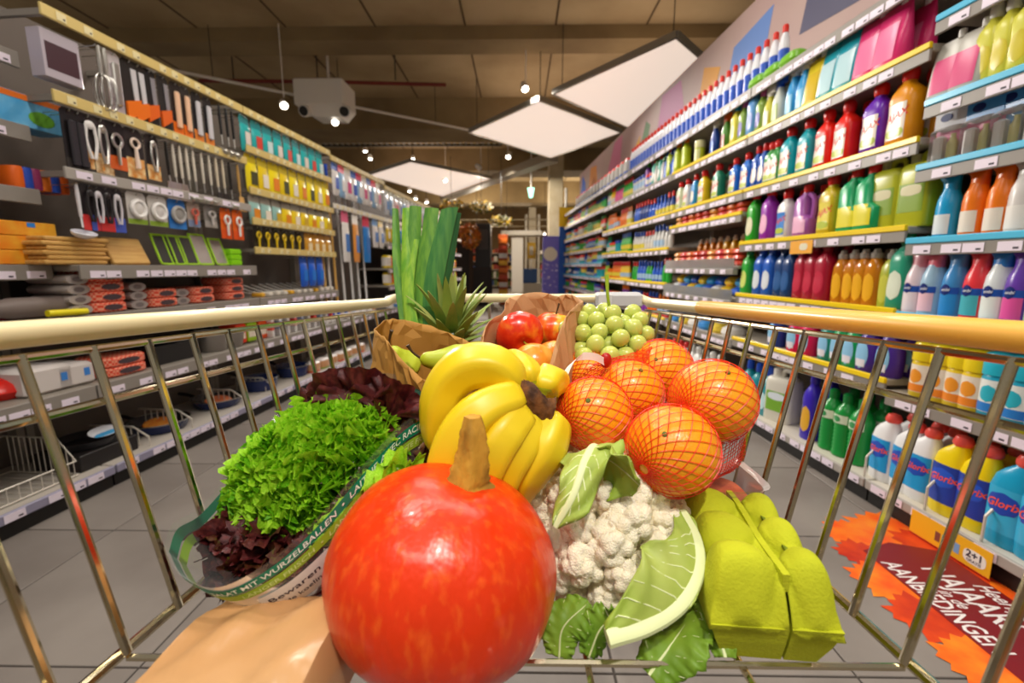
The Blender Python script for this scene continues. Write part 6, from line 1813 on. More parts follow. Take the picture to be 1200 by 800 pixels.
def apple(p, r, axis, label, m, stalk=M_twig, sl=.014):
    t = thing('apple', label, 'apple', p, 0, 'apples in the paper bag')

    def S(u, v):
        th = PI * v
        a = 2 * PI * u
        rr = math.sin(th) * (1 + .02 * math.cos(5 * a) * v)
        z = -math.cos(th) * .92
        z -= .26 * math.exp(-(th - PI) ** 2 / .09) * 1.0
        z += .16 * math.exp(-th ** 2 / .05)
        rr *= 1 + .05 * math.sin(th) * (1 if z > 0 else 0)
        return (r * rr * math.cos(a), r * rr * math.sin(a), r * z)
    mb = MB(); mb.grid(S, 36, 28, True)
    q = Vector((0, 0, 1)).rotation_difference(Vector(axis).normalized())
    o = obj('apple_flesh', mb, m, t, ang=180); o.rotation_mode = 'QUATERNION'; o.rotation_quaternion = q
    mb = MB(); mb.tube(catmull([(0, 0, r * .62), (.001, 0, r * .8), (.003, .001, r * .62 + sl)], 7), [.0016, .0013, .0012, .0012, .0013, .0015, .0018], 7); o = obj('stalk', mb, stalk, t); o.rotation_mode = 'QUATERNION'; o.rotation_quaternion = q


AP = [[cp(608, 392, .655), .0335], [cp(648, 386, .70), .0310], [cp(588, 399, .70), .0290], [cp(626, 430, .60), .0320], [cp(645, 424, .64), .030]]
for _ in range(40):
    for i in range(5):
        for j in range(i):
            d = AP[i][0] - AP[j][0]; m_ = (AP[i][1] + AP[j][1]) * .97 - d.length
            if m_ > 0:
                AP[i][0] += d.normalized() * m_ * .7; AP[j][0] -= d.normalized() * m_ * .3
apple(AP[0][0], AP[0][1], -FW * .75 - UP * .45 + RT * .25, 'shiny red apple facing the camera, largest in the paper bag', M_ap1, mat('stalk_green', '#a8a82a', .5), .010)
apple(AP[1][0], AP[1][1], UP * 1.0 + RT * .15 - FW * .15, 'red and yellow apple with upright stalk at the right of the bag', M_ap2, sl=.022)
apple(AP[2][0], AP[2][1], UP + RT * -.4, 'deep orange-red apple at the left in the paper bag', M_ap1)
apple(AP[3][0], AP[3][1], UP * .5 + FW * .6 - RT * .3, 'peach coloured apple low in the bag behind the bananas', M_ap3)
apple(AP[4][0], AP[4][1], UP * .3 + FW * .6, 'golden orange apple low in the bag by its right side', M_ap3)
M_pear = mat('pear_skin', '#a9b81c', .4, col2='#c2cc3c', nscale=40, ncon=(.3, .8), detail=8)


def pear(p, q, r, label):
    """p: stalk end, q: blossom end"""
    ax = (p - q); L = ax.length; ax.normalize()
    t = thing('pear', label, 'pear', q, 0, 'pears in the paper bag')
    prof = [(0, .2), (.03, .5), (.12, .85), (.28, 1.0), (.45, .92), (.62, .66), (.78, .47), (.9, .38), (.97, .26), (1.0, .08)]
    mb = MB(); mb.tube([tuple(ax * L * z) for z in [i / 24 for i in range(25)]], [r * interp(prof, i / 24) for i in range(25)], 20); obj('pear_flesh', mb, M_pear, t, ang=180)
    mb = MB(); d = (ax + UP * .5 + RT * .3).normalized(); mb.tube(catmull([ax * L * .97, ax * L * 1.0 + d * .012, ax * L + d * .026 + RT * .004], 7), [.0018, .0016, .0015, .0015, .0017, .002, .0026], 7); obj('stalk', mb, M_twig, t)


pear(cp(457, 408, .60), cp(474, 440, .63), .03, 'green pear upright in the bag with a long dark stalk')
pear(cp(492, 420, .585), cp(560, 428, .60), .026, 'green pear lying sideways in the bag behind the bananas')

# ================================================================== grapes
M_grape = mat('grape_skin', '#bac650', .22, col2='#cdd57c', nscale=60, sss=.5, coat=.1)
gp = cp(712, 395, .66)
t = thing('grape_bunch', 'bunch of pale green grapes beside the apple bag', 'grapes', (gp.x, gp.y, gp.z))
GR = [(718, 367, .63), (699, 375, .635), (720, 379, .615), (704, 388, .612), (727, 396, .598), (742, 385, .615), (746, 398, .605), (686, 390, .612), (681, 374, .645), (699, 400, .600), (693, 409, .592), (712, 414, .588), (737, 407, .596), (713, 400, .610), (722, 412, .598), (743, 377, .635), (687, 382, .63), (708, 379, .638), (731, 383, .63), (684, 402, .61), (750, 390, .62), (701, 412, .60), (732, 372, .655), (692, 370, .66), (710, 370, .66), (676, 385, .64), (677, 398, .63), (683, 412, .605), (744, 412, .61), (728, 405, .615), (706, 404, .62), (690, 395, .63), (716, 389, .635), (735, 395, .625), (701, 383, .65), (725, 375, .65), (738, 402, .62), (694, 418, .60), (716, 420, .60), (706, 424, .605), (730, 418, .61), (745, 404, .63), (680, 392, .65), (697, 391, .64), (721, 399, .64), (711, 385, .665), (736, 386, .66), (690, 404, .64), (704, 396, .66), (727, 409, .64)]
gm = MB(); gm.ball((0, 0, 0), 1.0, 18, 12, (1, 1, 1.08)); gm = gm.mesh('grape', True, 180)
GP = []
for a, b, c in GR:
    GP.append([cp(a, b, c), rnd.uniform(.0112, .0130)])
for _ in range(30):
    for i in range(len(GP)):
        for j in range(i):
            d = GP[i][0] - GP[j][0]; m_ = (GP[i][1] + GP[j][1]) * .95 - d.length
            if m_ > 0:
                d = d.normalized() + FW * .4
                GP[i][0] += d * m_ * .5; GP[j][0] -= d * m_ * .5 if j > 14 else d * 0
for p, r in GP:
    link('grape', gm, M_grape, t, p - gp, (rnd.random(), rnd.random(), 0), r)
M_gst = mat('grape_stem', '#9ab82c', .5)
mb = MB(); mb.tube([p - gp for p in catmull(K((713, 385, .64), (714, 362, .63), (712, 345, .625), (711, 322, .625)), 12)], [.0022] * 9 + [.0024, .0028, .003], 8); obj('main_stem', mb, M_gst, t)
for a, b in (((713, 372, .64), (738, 388, .645)), ((713, 376, .64), (690, 392, .645))):
    mb = MB(); mb.tube([cp(*a) - gp, cp((a[0] + b[0]) / 2, (a[1] + b[1]) / 2 + 2, .65) - gp, cp(*b) - gp], .0013, 6); obj('side_stem', mb, M_gst, t)

# ================================================================== leek
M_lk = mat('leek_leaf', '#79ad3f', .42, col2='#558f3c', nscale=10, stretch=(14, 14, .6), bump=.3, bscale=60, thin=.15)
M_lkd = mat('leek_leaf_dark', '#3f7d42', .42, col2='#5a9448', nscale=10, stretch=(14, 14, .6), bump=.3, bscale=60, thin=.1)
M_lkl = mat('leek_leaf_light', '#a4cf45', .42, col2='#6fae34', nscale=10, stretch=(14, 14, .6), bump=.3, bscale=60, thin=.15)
M_lkw = mat('leek_white', '#e6ecc8', .4, col2='#c4d890', nscale=6)
lb0 = cp(496, 420, .80); lb0.z = FLOORZ + .004
t = thing('leek', 'tall cut leek standing upright behind the pineapple', 'leek', lb0)
nk = cp(494, 392, .795)
mb = MB(); mb.tube([p - lb0 for p in catmull([lb0 + Vector((0, 0, .0)), lb0.lerp(nk, .5), nk], 12)], [.016] + [.02] * 7 + [.0215, .023, .024, .02], 20); obj('shank', mb, M_lkw, t)


def leek_leaf(p0, p1, p2, w0, w1, m, face, fold=.35, slant=.0):
    n = 22
    sp = catmull([p0, p1, p2], n)
    face = Vector(face)

    def ringat(i):
        T_ = (sp[min(i + 1, n - 1)] - sp[max(i - 1, 0)]).normalized()
        nrm = (face - T_ * face.dot(T_)).normalized()
        sd = T_.cross(nrm)
        w = lerp(w0, w1, i / (n - 1))
        out = []
        for s_, th in ((1, 0), (-1, 1)):
            rng = range(9) if s_ == 1 else range(8, -1, -1)
            for k in rng:
                x = k / 4 - 1
                out.append(tuple(sp[i] - lb0 + sd * (x * w) - nrm * (fold * w * abs(x) ** 1.5) - nrm * (.0016 * th) + T_ * (slant * x * w if i == n - 1 else 0)))
        return out
    mb = MB(); mb.loft([ringat(i) for i in range(n)], True, True); obj('leaf', mb, m, t, ang=50)


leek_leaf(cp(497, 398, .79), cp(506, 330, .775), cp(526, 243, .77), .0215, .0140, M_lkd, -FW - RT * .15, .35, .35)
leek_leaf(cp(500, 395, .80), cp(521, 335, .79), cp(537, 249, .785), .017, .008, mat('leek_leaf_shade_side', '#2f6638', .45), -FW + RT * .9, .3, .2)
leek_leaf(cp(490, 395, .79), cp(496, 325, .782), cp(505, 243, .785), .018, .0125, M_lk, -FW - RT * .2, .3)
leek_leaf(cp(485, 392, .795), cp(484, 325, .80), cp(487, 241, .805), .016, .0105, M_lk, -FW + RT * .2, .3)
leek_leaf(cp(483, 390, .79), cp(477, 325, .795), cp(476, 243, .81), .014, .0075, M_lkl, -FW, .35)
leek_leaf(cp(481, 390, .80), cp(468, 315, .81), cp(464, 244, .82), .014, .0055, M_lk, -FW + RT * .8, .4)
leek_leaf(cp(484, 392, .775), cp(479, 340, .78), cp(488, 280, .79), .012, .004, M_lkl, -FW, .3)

# ================================================================== pineapple
M_pl = mat('pineapple_leaf', '#7f9d4e', .45, col2='#b5b466', nscale=7, stretch=(3, 3, 1), bump=.2, bscale=80)
M_ply = mat('pineapple_leaf_tip', '#a8a846', .45, col2='#7f9a42', nscale=9)
M_pb = mat('pineapple_rind', '#9a7a2a', .6, col2='#6a6a2a', nscale=30, bump=.6, bscale=40)
pb = cp(528, 398, .80)
t = thing('pineapple', 'pineapple with a spiky green crown behind the paper bags', 'pineapple', (pb.x, pb.y, FLOORZ + .003))
hb = pb.z - FLOORZ - .003
mb = MB()
mb.grid(lambda u, v: (lambda th, a: ((.058 * math.sin(th) ** .6 * (1 + .05 * math.cos(16 * a + v * 30) * math.cos(v * 44))) * math.cos(a), .058 * math.sin(th) ** .6 * math.sin(a), (1 - math.cos(th)) / 2 * (hb + .005)))(max(.02, min(PI - .02, PI * v)), 2 * PI * u), 64, 40, True)
obj('fruit_body', mb, M_pb, t)
GA = 2.39996
for k in range(46):
    q = k / 45
    az = k * GA
    tilt = lerp(1.3, .06, q ** .75)
    L = lerp(.045, .092, min(1, q * 1.6)) if q < .7 else lerp(.092, .085, (q - .7) / .3)
    w = lerp(.0150, .0120, q)
    hbase = hb + lerp(-.006, .035, q)
    rb = lerp(.024, .006, q)
    mb = MB()
    n = 10
    rings = []
    for i in range(n):
        s_ = i / (n - 1)
        bend = tilt * (1 - .15 * s_) - .35 * s_ * (1 - q) * .0 + .55 * s_ * (1 if q < .8 else .4)
        if i == 0:
            P_ = Vector((rb, 0, hbase))
        else:
            P_ = P_ + Vector((math.sin(bend), 0, math.cos(bend))) * (L / (n - 1))
        ww = w * (1 - s_) ** .65 * (1 if s_ > .1 else .85) + .0003
        nr = Vector((math.cos(bend), 0, -math.sin(bend)))
        rings.append([tuple(P_ + Vector((0, x * ww, 0)) - nr * (.45 * ww * x * x) * -1 + nr * y) for x, y in ((-1, .0), (-.5, .0008), (0, .0012), (.5, .0008), (1, 0), (.5, -.0008), (0, -.0008), (-.5, -.0008))])
    mb.loft(rings, True, True); mb.xf(Matrix.Rotation(az, 4, 'Z'))
    obj('crown_leaf', mb, M_pl if k % 3 else M_ply, t, ang=60)

# ================================================================== egg carton
M_egg = mat('lime_pulp_carton', '#bfc41e', .85, col2='#b2b818', nscale=30, bump=.35, bscale=420)
ea, eb = on_z(856, 584, .765), on_z(948, 726, .765)
U = (eb - ea); EL = .142; U.normalize()
Nn = (Vector((0, 0, 1)) + (CAMP - (ea + eb) / 2).normalized() * .15)
Nn = (Nn - U * Nn.dot(U)).normalized()
V = Nn.cross(U)
eo = ea.lerp(eb, .0) + U * .0
t = thing('egg_carton', 'lime green moulded pulp egg carton in the front right of the cart', 'egg carton', eo)
ME = Matrix((U, V, Nn)).transposed()


def ew(x, y, z):
    return ME @ Vector((x, y, z))


# +V side: decide which side lies left in the picture
def egg_half(s, w, name, lift):
    nx, ny = 72, 30

    def S(u, v):
        x = lerp(-.004, EL, u)
        y = v * w
        h = .0
        for ex in (.026, .071, .116):
            q = 1 - ((x - ex) / .026) ** 2 - ((y - w * .52) / (w * .48)) ** 2
            h = max(h, .021 * math.sqrt(max(0, q)) if q > 0 else 0)
        edge = min(1, (1 - v) / .3, u / .13, (1 - u) / .16)
        h += .004 * min(1, v / .08)
        h -= .032 * (1 - max(0, edge)) ** 2.2
        r = .008 * math.exp(-((v * w) / .004) ** 2)
        return tuple(ew(x, s * (y + .0012), h + r + lift - .004))
    mb = MB(); mb.grid(S, nx, ny)
    o = obj(name, mb, M_egg, t, ang=180)
    sd = o.modifiers.new('thickness', 'SOLIDIFY'); sd.thickness = .002; sd.offset = -1 if s > 0 else 1
    # flared tray below
    mb = MB()
    mb.loft([[tuple(ew(x, s * y, z)) for x, y in ((-.004 + i, .001), (EL - i, .001), (EL - i, w - i * 1.0), (-.004 + i, w - i * 1.0))] for i, z in ((.0, -.028), (.005, -.045), (.012, -.064))], True, True)
    obj('tray_half', mb, M_egg, t, False)


sL = 1 if V.dot(RT) < 0 else -1
egg_half(sL, .056, 'lid_half', .0)
egg_half(-sL, .036, 'lid_half', -.004)
mb = MB()
mb.loft([[tuple(ew(x, y, z)) for y, z in ((-.0022, -.006), (.0022, -.006), (.0026, .0065 + .0015 * math.sin(x * 60)), (-.0026, .0065 + .0015 * math.sin(x * 60)))] for x in [lerp(-.006, EL - .012, i / 30) for i in range(31)]], True, True); obj('closing_ridge', mb, M_egg, t, False)
for x in (.05, .095):
    mb = MB(); mb.loft([[tuple(ew(x - .004, -sL * .012, .006)), tuple(ew(x + .004, -sL * .012, .006)), tuple(ew(x + .003, -sL * .017, .004)), tuple(ew(x - .003, -sL * .017, .004))], [tuple(ew(x - .004, -sL * .012, .0085)), tuple(ew(x + .004, -sL * .012, .0085)), tuple(ew(x + .003, -sL * .017, .0062)), tuple(ew(x - .003, -sL * .017, .0062))]], True, True); obj('latch_nub', mb, mat('latch_olive', '#6f7f10', .8), t, False)

# ================================================================== clear punnet behind the carton
t = thing('clear_punnet', 'clear plastic punnet with reddish contents between oranges and egg carton', 'punnet', flo(818, 600, .50))
hz = .075
mb = MB(); mb.loft([ring(0, .045, .032, 5), ring(.012, .048, .035, 5), ring(hz, .055, .04, 5), ring(hz + .004, .06, .044, 5)], True, False); obj('plastic_tub', mb, clear_film('clear_punnet_film', '#f4f2f0', .14), t)
mb = MB(); mb.loft([ring(.004, .04, .028, 4), ring(.02, .044, .031, 4), ring(hz - .015, .046, .033, 3)], True, True); obj('contents', mb, mat('punnet_contents', '#9a3f2c', .5, col2='#c0603a', nscale=60), t)
mb = MB(); mb.box(-.056, .02, -.043, -.0415, hz - .03, hz - .008); obj('red_label', mb, plastic('#c2331f', .5), t, False)

# ================================================================== brown wrapper in front
M_wrap = mat('tan_wrapper', '#bb8a58', .25, col2='#cfa474', nscale=5, bump=.6, bscale=14)
w0, w1 = cp(205, 775, .34), cp(400, 745, .315)
t = thing('wrapped_loaf', 'shiny tan paper wrapper lying in front of the lettuce', 'paper wrapper', ((w0 + w1) / 2).to_tuple()[:2] + (FLOORZ + .003,))
wo = Vector(t.location)
n = 24
mb = MB(); rings = []
dd = (w1 - w0); ddh = Vector((dd.x, dd.y, 0)).normalized(); sd = Vector((-ddh.y, ddh.x, 0))
for i in range(n):
    q = i / (n - 1)
    p = w0.lerp(w1, q); 
    top = lerp(cp(205, 741, .34).z, cp(395, 706, .335).z, q) - .002 * math.sin(q * 14)
    hgt = max(.02, (top - wo.z)) * (1 if .04 < q < .96 else .7)
    rings.append([tuple(Vector((p.x, p.y, 0)) - Vector((wo.x, wo.y, 0)) + sd * (.05 * se(a, 2.6)[0]) + Vector((0, 0, hgt * .5 + hgt * .5 * se(a, 2.6)[1] + .002 * math.sin(5 * a + q * 20)))) for a in [2 * PI * k / 28 for k in range(28)]])
mb.loft(rings, True, True); obj('wrapper', mb, M_wrap, t)

# ================================================================== lettuce in a printed sleeve
M_let = mat('lettuce_green', '#9ada18', .38, col2='#c6f04a', nscale=22, ncon=(.35, .7), bump=.3, bscale=120, thin=.35)
M_letd = mat('lettuce_green_deep', '#4a9a0c', .4, col2='#8ad01e', nscale=22, ncon=(.35, .7), bump=.3, bscale=120, thin=.35)
M_red = mat('lettuce_red', '#45151a', .3, col2='#7a3430', nscale=9, ncon=(.4, .75), bump=.4, bscale=90, thin=.12, spec=.6)
M_redg = mat('lettuce_red_green', '#54261a', .35, col2='#6f7f22', nscale=16, ncon=(.55, .8), bump=.4, bscale=90, thin=.15)


def frill_mesh(seed, amp=.16, waves=5, nu=26, nv=10, curl=.5, jag=.05, wfac=1.0):
    R = random.Random(seed)
    ph = [R.uniform(0, 6.28) for _ in range(6)]

    def S(u, v):
        x = u * 2 - 1
        fan = (.22 + .78 * v ** .7) * wfac
        r = v * (1 - .22 * x * x) + jag * v * math.sin(31 * x + ph[0]) + jag * .7 * v * math.sin(53 * x + ph[1])
        a = x * 1.05 * fan
        e = v ** 1.6
        z = amp * e * math.sin(waves * x * 2.2 + ph[2]) + amp * .5 * e * e * math.sin(waves * 2.3 * x * 3 + ph[3] + 3 * v) + .05 * math.sin(7 * v + 5 * x + ph[4]) + curl * v * v * .6
        return (r * math.sin(a), r * math.cos(a) * (1 - .25 * curl * v), z)
    return MB().grid(S, nu, nv).mesh('leaf', True, 180)


FR_G = [frill_mesh(s, .30, 6 + s % 3, 54, 12, .2 + .25 * (s % 3), .075, 1.25) for s in range(6)]
FR_R = [frill_mesh(20 + s, .12, 3 + s % 2, 24, 10, .5, .04, .9) for s in range(5)]
FR_B = [frill_mesh(40 + s, .20, 3, 36, 14, .35, .018, .95) for s in range(3)]


def place_leaf(me, m, parent, base, direction, normal, size, org):
    y = Vector(direction).normalized()
    z = Vector(normal); z = (z - y * z.dot(y)).normalized()
    x = y.cross(z)
    o = link('leaf', me, m, parent)
    Mx = Matrix((x, y, z)).transposed().to_4x4()
    Mx.translation = Vector(base) - org
    o.matrix_local = Mx @ Matrix.Scale(size, 4)
    return o


R = random.Random(11)
go = cp(368, 600, .47)
lt = thing('green_lettuce', 'bright green frilly lettuce in the printed plastic sleeve', 'lettuce', go)
gax = (-FW * .8 + UP * .45 - RT * .1).normalized()
# the frilly face: curls standing on a tilted oval
ex, ey = (RT * .86 + UP * .5).normalized(), (UP * .86 - RT * .5).normalized()
gc = cp(365, 556, .435)
RIB = []
for sd_ in range(6):
    RR = random.Random(sd_ + 70)
    f1, f2, f3 = [RR.uniform(0, 6.28) for _ in range(3)]

    def rib(u, v):
        x = u - .5
        w1 = .085 * math.sin(u * 20 + f1) + .045 * math.sin(u * 43 + f2)
        w2 = .19 * math.sin(u * 31 + f3) + .12 * math.sin(u * 57 + f1)
        top = .34 + .05 * math.sin(u * 61 + f2) + .05 * math.sin(u * 97 + f3)
        return (x + .05 * v * math.sin(u * 37 + f2), w1 + w2 * v ** 1.4, top * v)
    RIB.append(MB().grid(rib, 64, 6).mesh('leaf', True, 180))
for k in range(46):
    a = k * GA; q = math.sqrt((k + .5) / 46)
    px_, py_ = q * math.cos(a), q * math.sin(a)
    dome = math.sqrt(max(0, 1 - .85 * q * q))
    base = gc + ex * px_ * .074 + ey * py_ * .048 + gax * (.034 * dome - .046)
    out = (gax + ex * px_ * .9 + ey * py_ * .9).normalized()
    nrm = (ey * py_ + ex * px_) - gax * .1 + Vector((R.uniform(-.6, .6), R.uniform(-.6, .6), R.uniform(-.6, .6)))
    place_leaf(FR_G[k % 6], M_letd, lt, base, out, nrm, R.uniform(.024, .030), go)
for k in range(190):
    a = k * GA; q = math.sqrt((k + .5) / 190)
    px_, py_ = q * math.cos(a), q * math.sin(a)
    dome = math.sqrt(max(0, 1 - .85 * q * q))
    base = gc + ex * px_ * .082 + ey * py_ * .055 + gax * (.034 * dome - .022 + R.uniform(-.004, .003))
    up_ = (gax + ex * px_ * .85 + ey * py_ * .85).normalized()
    al = ex * R.uniform(-1, 1) + ey * R.uniform(-1, 1) + gax * R.uniform(-.3, .3)
    x = (al - up_ * al.dot(up_)).normalized(); y = up_.cross(x)
    o = link('leaf', RIB[k % 6], M_let if R.random() < .75 else M_letd, lt)
    Mx = Matrix((x, y, up_)).transposed().to_4x4(); Mx.translation = base - go
    o.matrix_local = Mx @ Matrix.Scale(R.uniform(.032, .042), 4)
for k in range(10):
    base = cp(lerp(395, 470, k / 9), lerp(650, 560, k / 9), .40)
    place_leaf(FR_G[k % 6], M_let, lt, base + FW * .02, -FW * .5 + UP * .6 + RT * R.uniform(0, .6), -FW + RT * R.uniform(-.3, .3), R.uniform(.03, .04), go)
ro = cp(320, 650, .43)
rl = thing('red_lettuce', 'dark red frilly lettuce at the lower left of the sleeve', 'lettuce', ro)
for k in range(64):
    px_ = R.uniform(252, 392); f_ = (px_ - 252) / 140
    py_ = lerp(598, 650, f_ ** .7) + R.uniform(0, 55) * (1 - .35 * f_)
    base = cp(px_ + 4, py_ + 8, lerp(.405, .385, f_) + .03)
    d = -FW * .7 + UP * R.uniform(.2, .9) - RT * R.uniform(-.4, .7)
    place_leaf(FR_R[k % 5], M_red if R.random() < .8 else M_redg, rl, base, d, -FW * .5 + Vector((R.uniform(-1, 1), R.uniform(-1, 1), R.uniform(-1, 1))) * .8, R.uniform(.030, .044), ro)
for k in range(14):
    base = cp(R.uniform(385, 470), R.uniform(540, 640), .46)
    place_leaf(FR_R[k % 5], M_red, rl, base, -FW * .5 + UP * .5, -FW + RT * R.uniform(-.5, .5), R.uniform(.03, .04), ro)
bo = cp(430, 495, .50)
bl = thing('oakleaf_lettuce', 'broad glossy burgundy lettuce leaves at the top of the sleeve', 'lettuce', bo)
for i, (a, d, nn, s_, kk) in enumerate([((418, 490, .46), UP * .7 - RT * .85, -FW + UP * .3, .060, 0), ((425, 490, .46), UP * 1.0 - RT * .15, -FW * .9 + UP * .3, .058, 1), ((448, 500, .46), UP * .95 + RT * .3, -FW + UP * .2, .058, 2), ((470, 510, .49), UP * .95 + RT * .3, -FW - RT * .2, .050, 0),
                                        ((405, 492, .475), -RT * .8 + UP * .35, -FW * .6 + UP * .8, .055, 1), ((440, 505, .465), RT * .6 + UP * .5, -FW * .8 + UP * .5, .05, 2), ((480, 540, .48), UP * .8 + RT * .4, -FW, .045, 1), ((470, 560, .46), UP * .5 + RT * .7, -FW, .045, 0), ((455, 530, .465), UP * .6 + RT * .5, -FW + UP * .2, .045, 2), ((425, 515, .455), UP * .35 + RT * .3, -FW * .5 + UP, .05, 0), ((490, 520, .49), UP * .9, -FW, .045, 1)]):
    place_leaf(FR_B[kk], M_red if i not in (7, 8) else M_redg, bl, cp(*a), d, nn, s_, bo)

# sleeve
rimp = K((192, 640, .37), (212, 674, .352), (256, 688, .345), (316, 657, .345), (374, 604, .362), (424, 546, .395), (472, 496, .435), (508, 474, .465), (508, 455, .51), (472, 440, .545), (425, 436, .565), (378, 446, .555), (328, 482, .53), (282, 540, .485), (234, 594, .425), (203, 613, .39))
NR = 96
rimc = catmull(rimp + [rimp[0]], NR + 1)[:-1]
bc = cp(395, 690, .44)
bc.z = FLOORZ + .004
so = bc
sl_ = thing('lettuce_sleeve', 'clear plastic sleeve with green printed bands around the lettuces', 'plastic sleeve', so)
cen_r = sum(rimc, Vector()) / NR


def SLV(u, v, off=0.0):
    x = (u % 1) * NR
    i = int(x) % NR; f = x - int(x)
    a = rimc[i].lerp(rimc[(i + 1) % NR], f)
    d0 = (a - cen_r); 
    ang = 2 * PI * u
    b = bc + Vector((d0.x, d0.y, 0)).normalized() * .03
    p = a.lerp(b, v)
    d = p - cen_r.lerp(bc, v)
    nrm = d.normalized()
    bul = math.sin(v * PI) * .012
    return p + nrm * (bul + off + .0022 * math.sin(5 * ang + 6 * v) * v)


def sleeve_band(v0, v1, off, nm, m, par=None, u0=0.0, u1=1.0, nn=NR):
    mb = MB(); mb.grid(lambda u, v: tuple(SLV(lerp(u0, u1, u), lerp(v0, v1, v), off) - so), nn, max(4, int((v1 - v0) * 30)), u0 == 0.0 and u1 == 1.0)
    return obj(nm, mb, m, par or sl_, ang=180)


sleeve_band(0, 1, 0, 'clear_film', clear_film('clear_sleeve_film', '#f6f8f4', .05))
M_teal = mat('band_teal', '#0f7a5c', .35)
M_lime = mat('band_lime', '#8fae2c', .35)
b1 = sleeve_band(.055, .135, .0006, 'teal_band', M_teal)
b2 = sleeve_band(.15, .225, .0006, 'lime_band', M_lime)


def sleeve_text(s, u0, u1, vmid, vh, m, par):
    tm = text_mb(s, 1.0, 0, .01, 'LEFT')
    xs = [p[0] for p in tm.v]; x0, x1 = min(xs), max(xs)
    tm.v = [tuple(SLV(lerp(u0, u1, (x - x0) / (x1 - x0)), vmid - y * vh, .0014) - so) for x, y, _ in tm.v]
    obj('lettering', tm, m, par, False)


M_lw = mat('band_white_ink', '#e8f0e4', .5)
sleeve_text('SALAT MIT WURZELBALLEN  •  LAITUE AVEC RACINE  •', .105, .43, .095, .062, M_lw, b1)
sleeve_text('LÄNGER FRISCH  •  LANGER VERS  •  RESTE FRAIS', .14, .43, .188, .05, mat('band_pale_ink', '#c8dc8a', .5), b2)
lab = sleeve_band(.27, .56, .0012, 'white_label', mat('sleeve_label', '#dcdcd8', .45), None, .15, .25, 24)
sleeve_text('Bewaren', .16, .235, .36, .08, M_ink, lab)
sleeve_text('in de koeling', .16, .24, .46, .07, M_ink, lab)

# ================================================================== far hall
t = thing('purple_display', 'tall purple cardboard display with a cream moon at the end of the aisle', 'display', (.69, 10.15, 0))
mb = MB(); mb.bbox(-.17, .17, -.15, .15, 0, 1.66, .006); obj('column_body', mb, plastic('#7268c8', .5), t, False)
mb = MB(); mb.prism([(.15 * math.cos(a), .15 * math.sin(a)) for a in [k * PI / 16 for k in range(32)] if not (.5 < a < 1.1)], 0, .002).xf(Matrix.Translation((-.01, -.1505, 1.28)) @ Matrix.Rotation(PI / 2, 4, 'X')); mo = obj('cream_moon', mb, plastic('#e2d8c4', .6), t, False)
for k, s_ in enumerate(['De', 'nieuwe', 'collectie']):
    pass
R = random.Random(5)
for k in range(26):
    x, z = R.uniform(-.14, .14), R.uniform(.45, 1.1); w = R.uniform(.012, .028)
    mb = MB(); mb.box(x - w, x + w, -.1525, -.1505, z - w * .7, z + w * .7); obj('printed_pack', mb, plastic(['#b9aee0', '#d8d0ec', '#8f84d0'][k % 3], .6), t, False)
t = thing('kiosk', 'dark kiosk block under orange foliage at the back of the aisle', 'kiosk', (-1.15, 12.2, 0))
mb = MB(); mb.bbox(-.5, -.12, -.3, .3, 0, 2.0, .01); obj('left_pillar', mb, plastic('#2a1c14', .6), t, False)
mb = MB(); mb.bbox(.02, .42, -.3, .3, 0, 2.1, .01); rp = obj('right_pillar', mb, plastic('#1d1a18', .5), t, False)
mb = MB(); mb.box(.06, .36, -.31, -.301, 1.45, 1.95); obj('menu_board', mb, plastic('#3a3632', .5), rp, False)
mb = MB(); mb.bbox(-.5, .42, -.32, .32, 0, 1.0, .01); obj('counter', mb, plastic('#241a14', .6), t, False)
M_fol = [mat('autumn_leaf_%d' % i, c, .7) for i, c in enumerate(['#c2701a', '#a8561a', '#d8902a', '#8a5a1c'])]
def leafball(name, label, cat, c, rx, rz, n, mats, size=.06):
    o = thing(name, label, cat, c)
    mbs = [MB() for _ in mats]
    for k in range(n):
        d = Vector((R.gauss(0, 1), R.gauss(0, 1), R.gauss(0, 1))).normalized() * R.uniform(.6, 1)
        p = Vector((d.x * rx, d.y * rx * .6, d.z * rz))
        a = Vector((R.gauss(0, 1), R.gauss(0, 1), R.gauss(0, 1))).normalized() * size; b = Vector((R.gauss(0, 1), R.gauss(0, 1), R.gauss(0, 1))).normalized() * size * .5
        mbs[k % len(mats)].add([p - a, p + b, p + a, p - b], [(0, 1, 2, 3)])
    for m_, mm in zip(mbs, mats):
        q = obj('foliage', m_, mm, o, False); q['kind'] = 'stuff'
    return o
lb_ = leafball('autumn_foliage', 'mass of orange autumn leaves above the dark kiosk', 'foliage', (-1.22, 11.55, 1.76), .30, .32, 420, M_fol)
mb = MB(); mb.tube([(0, .1, -1.76), (.02, .1, -.2)], .05, 8); obj('trunk', mb, plastic('#3a2614', .7), lb_)
M_gar = [mat('garland_green', '#2c4a1c', .7), mat('garland_yellow', '#d8b02a', .6), mat('garland_white', '#cfc6a8', .6)]
for k, (x, z, lbl) in enumerate([(-1.7, 2.55, 'leaf garland swag at the left above the kiosk'), (-.95, 2.5, 'leaf garland swag in the middle above the kiosk'), (-.45, 2.15, 'leaf garland swag drooping at the right of the kiosk')]):
    o = leafball('leaf_garland', lbl, 'garland', (x, 11.8, z), .32, .16, 200, M_gar, .05)
    mb = MB(); mb.tube([(0, 0, 0), (0, 0, 3.7 - z)], .006, 5); obj('hanging_wire', mb, M_dark, o)
t = thing('snack_rack', 'slim orange snack rack beside the dark kiosk', 'rack', (-.42, 12.4, 0))
mb = MB(); mb.bbox(-.12, .12, -.12, .12, 0, 1.85, .005); obj('rack_frame', mb, plastic('#b8561c', .6), t, False)
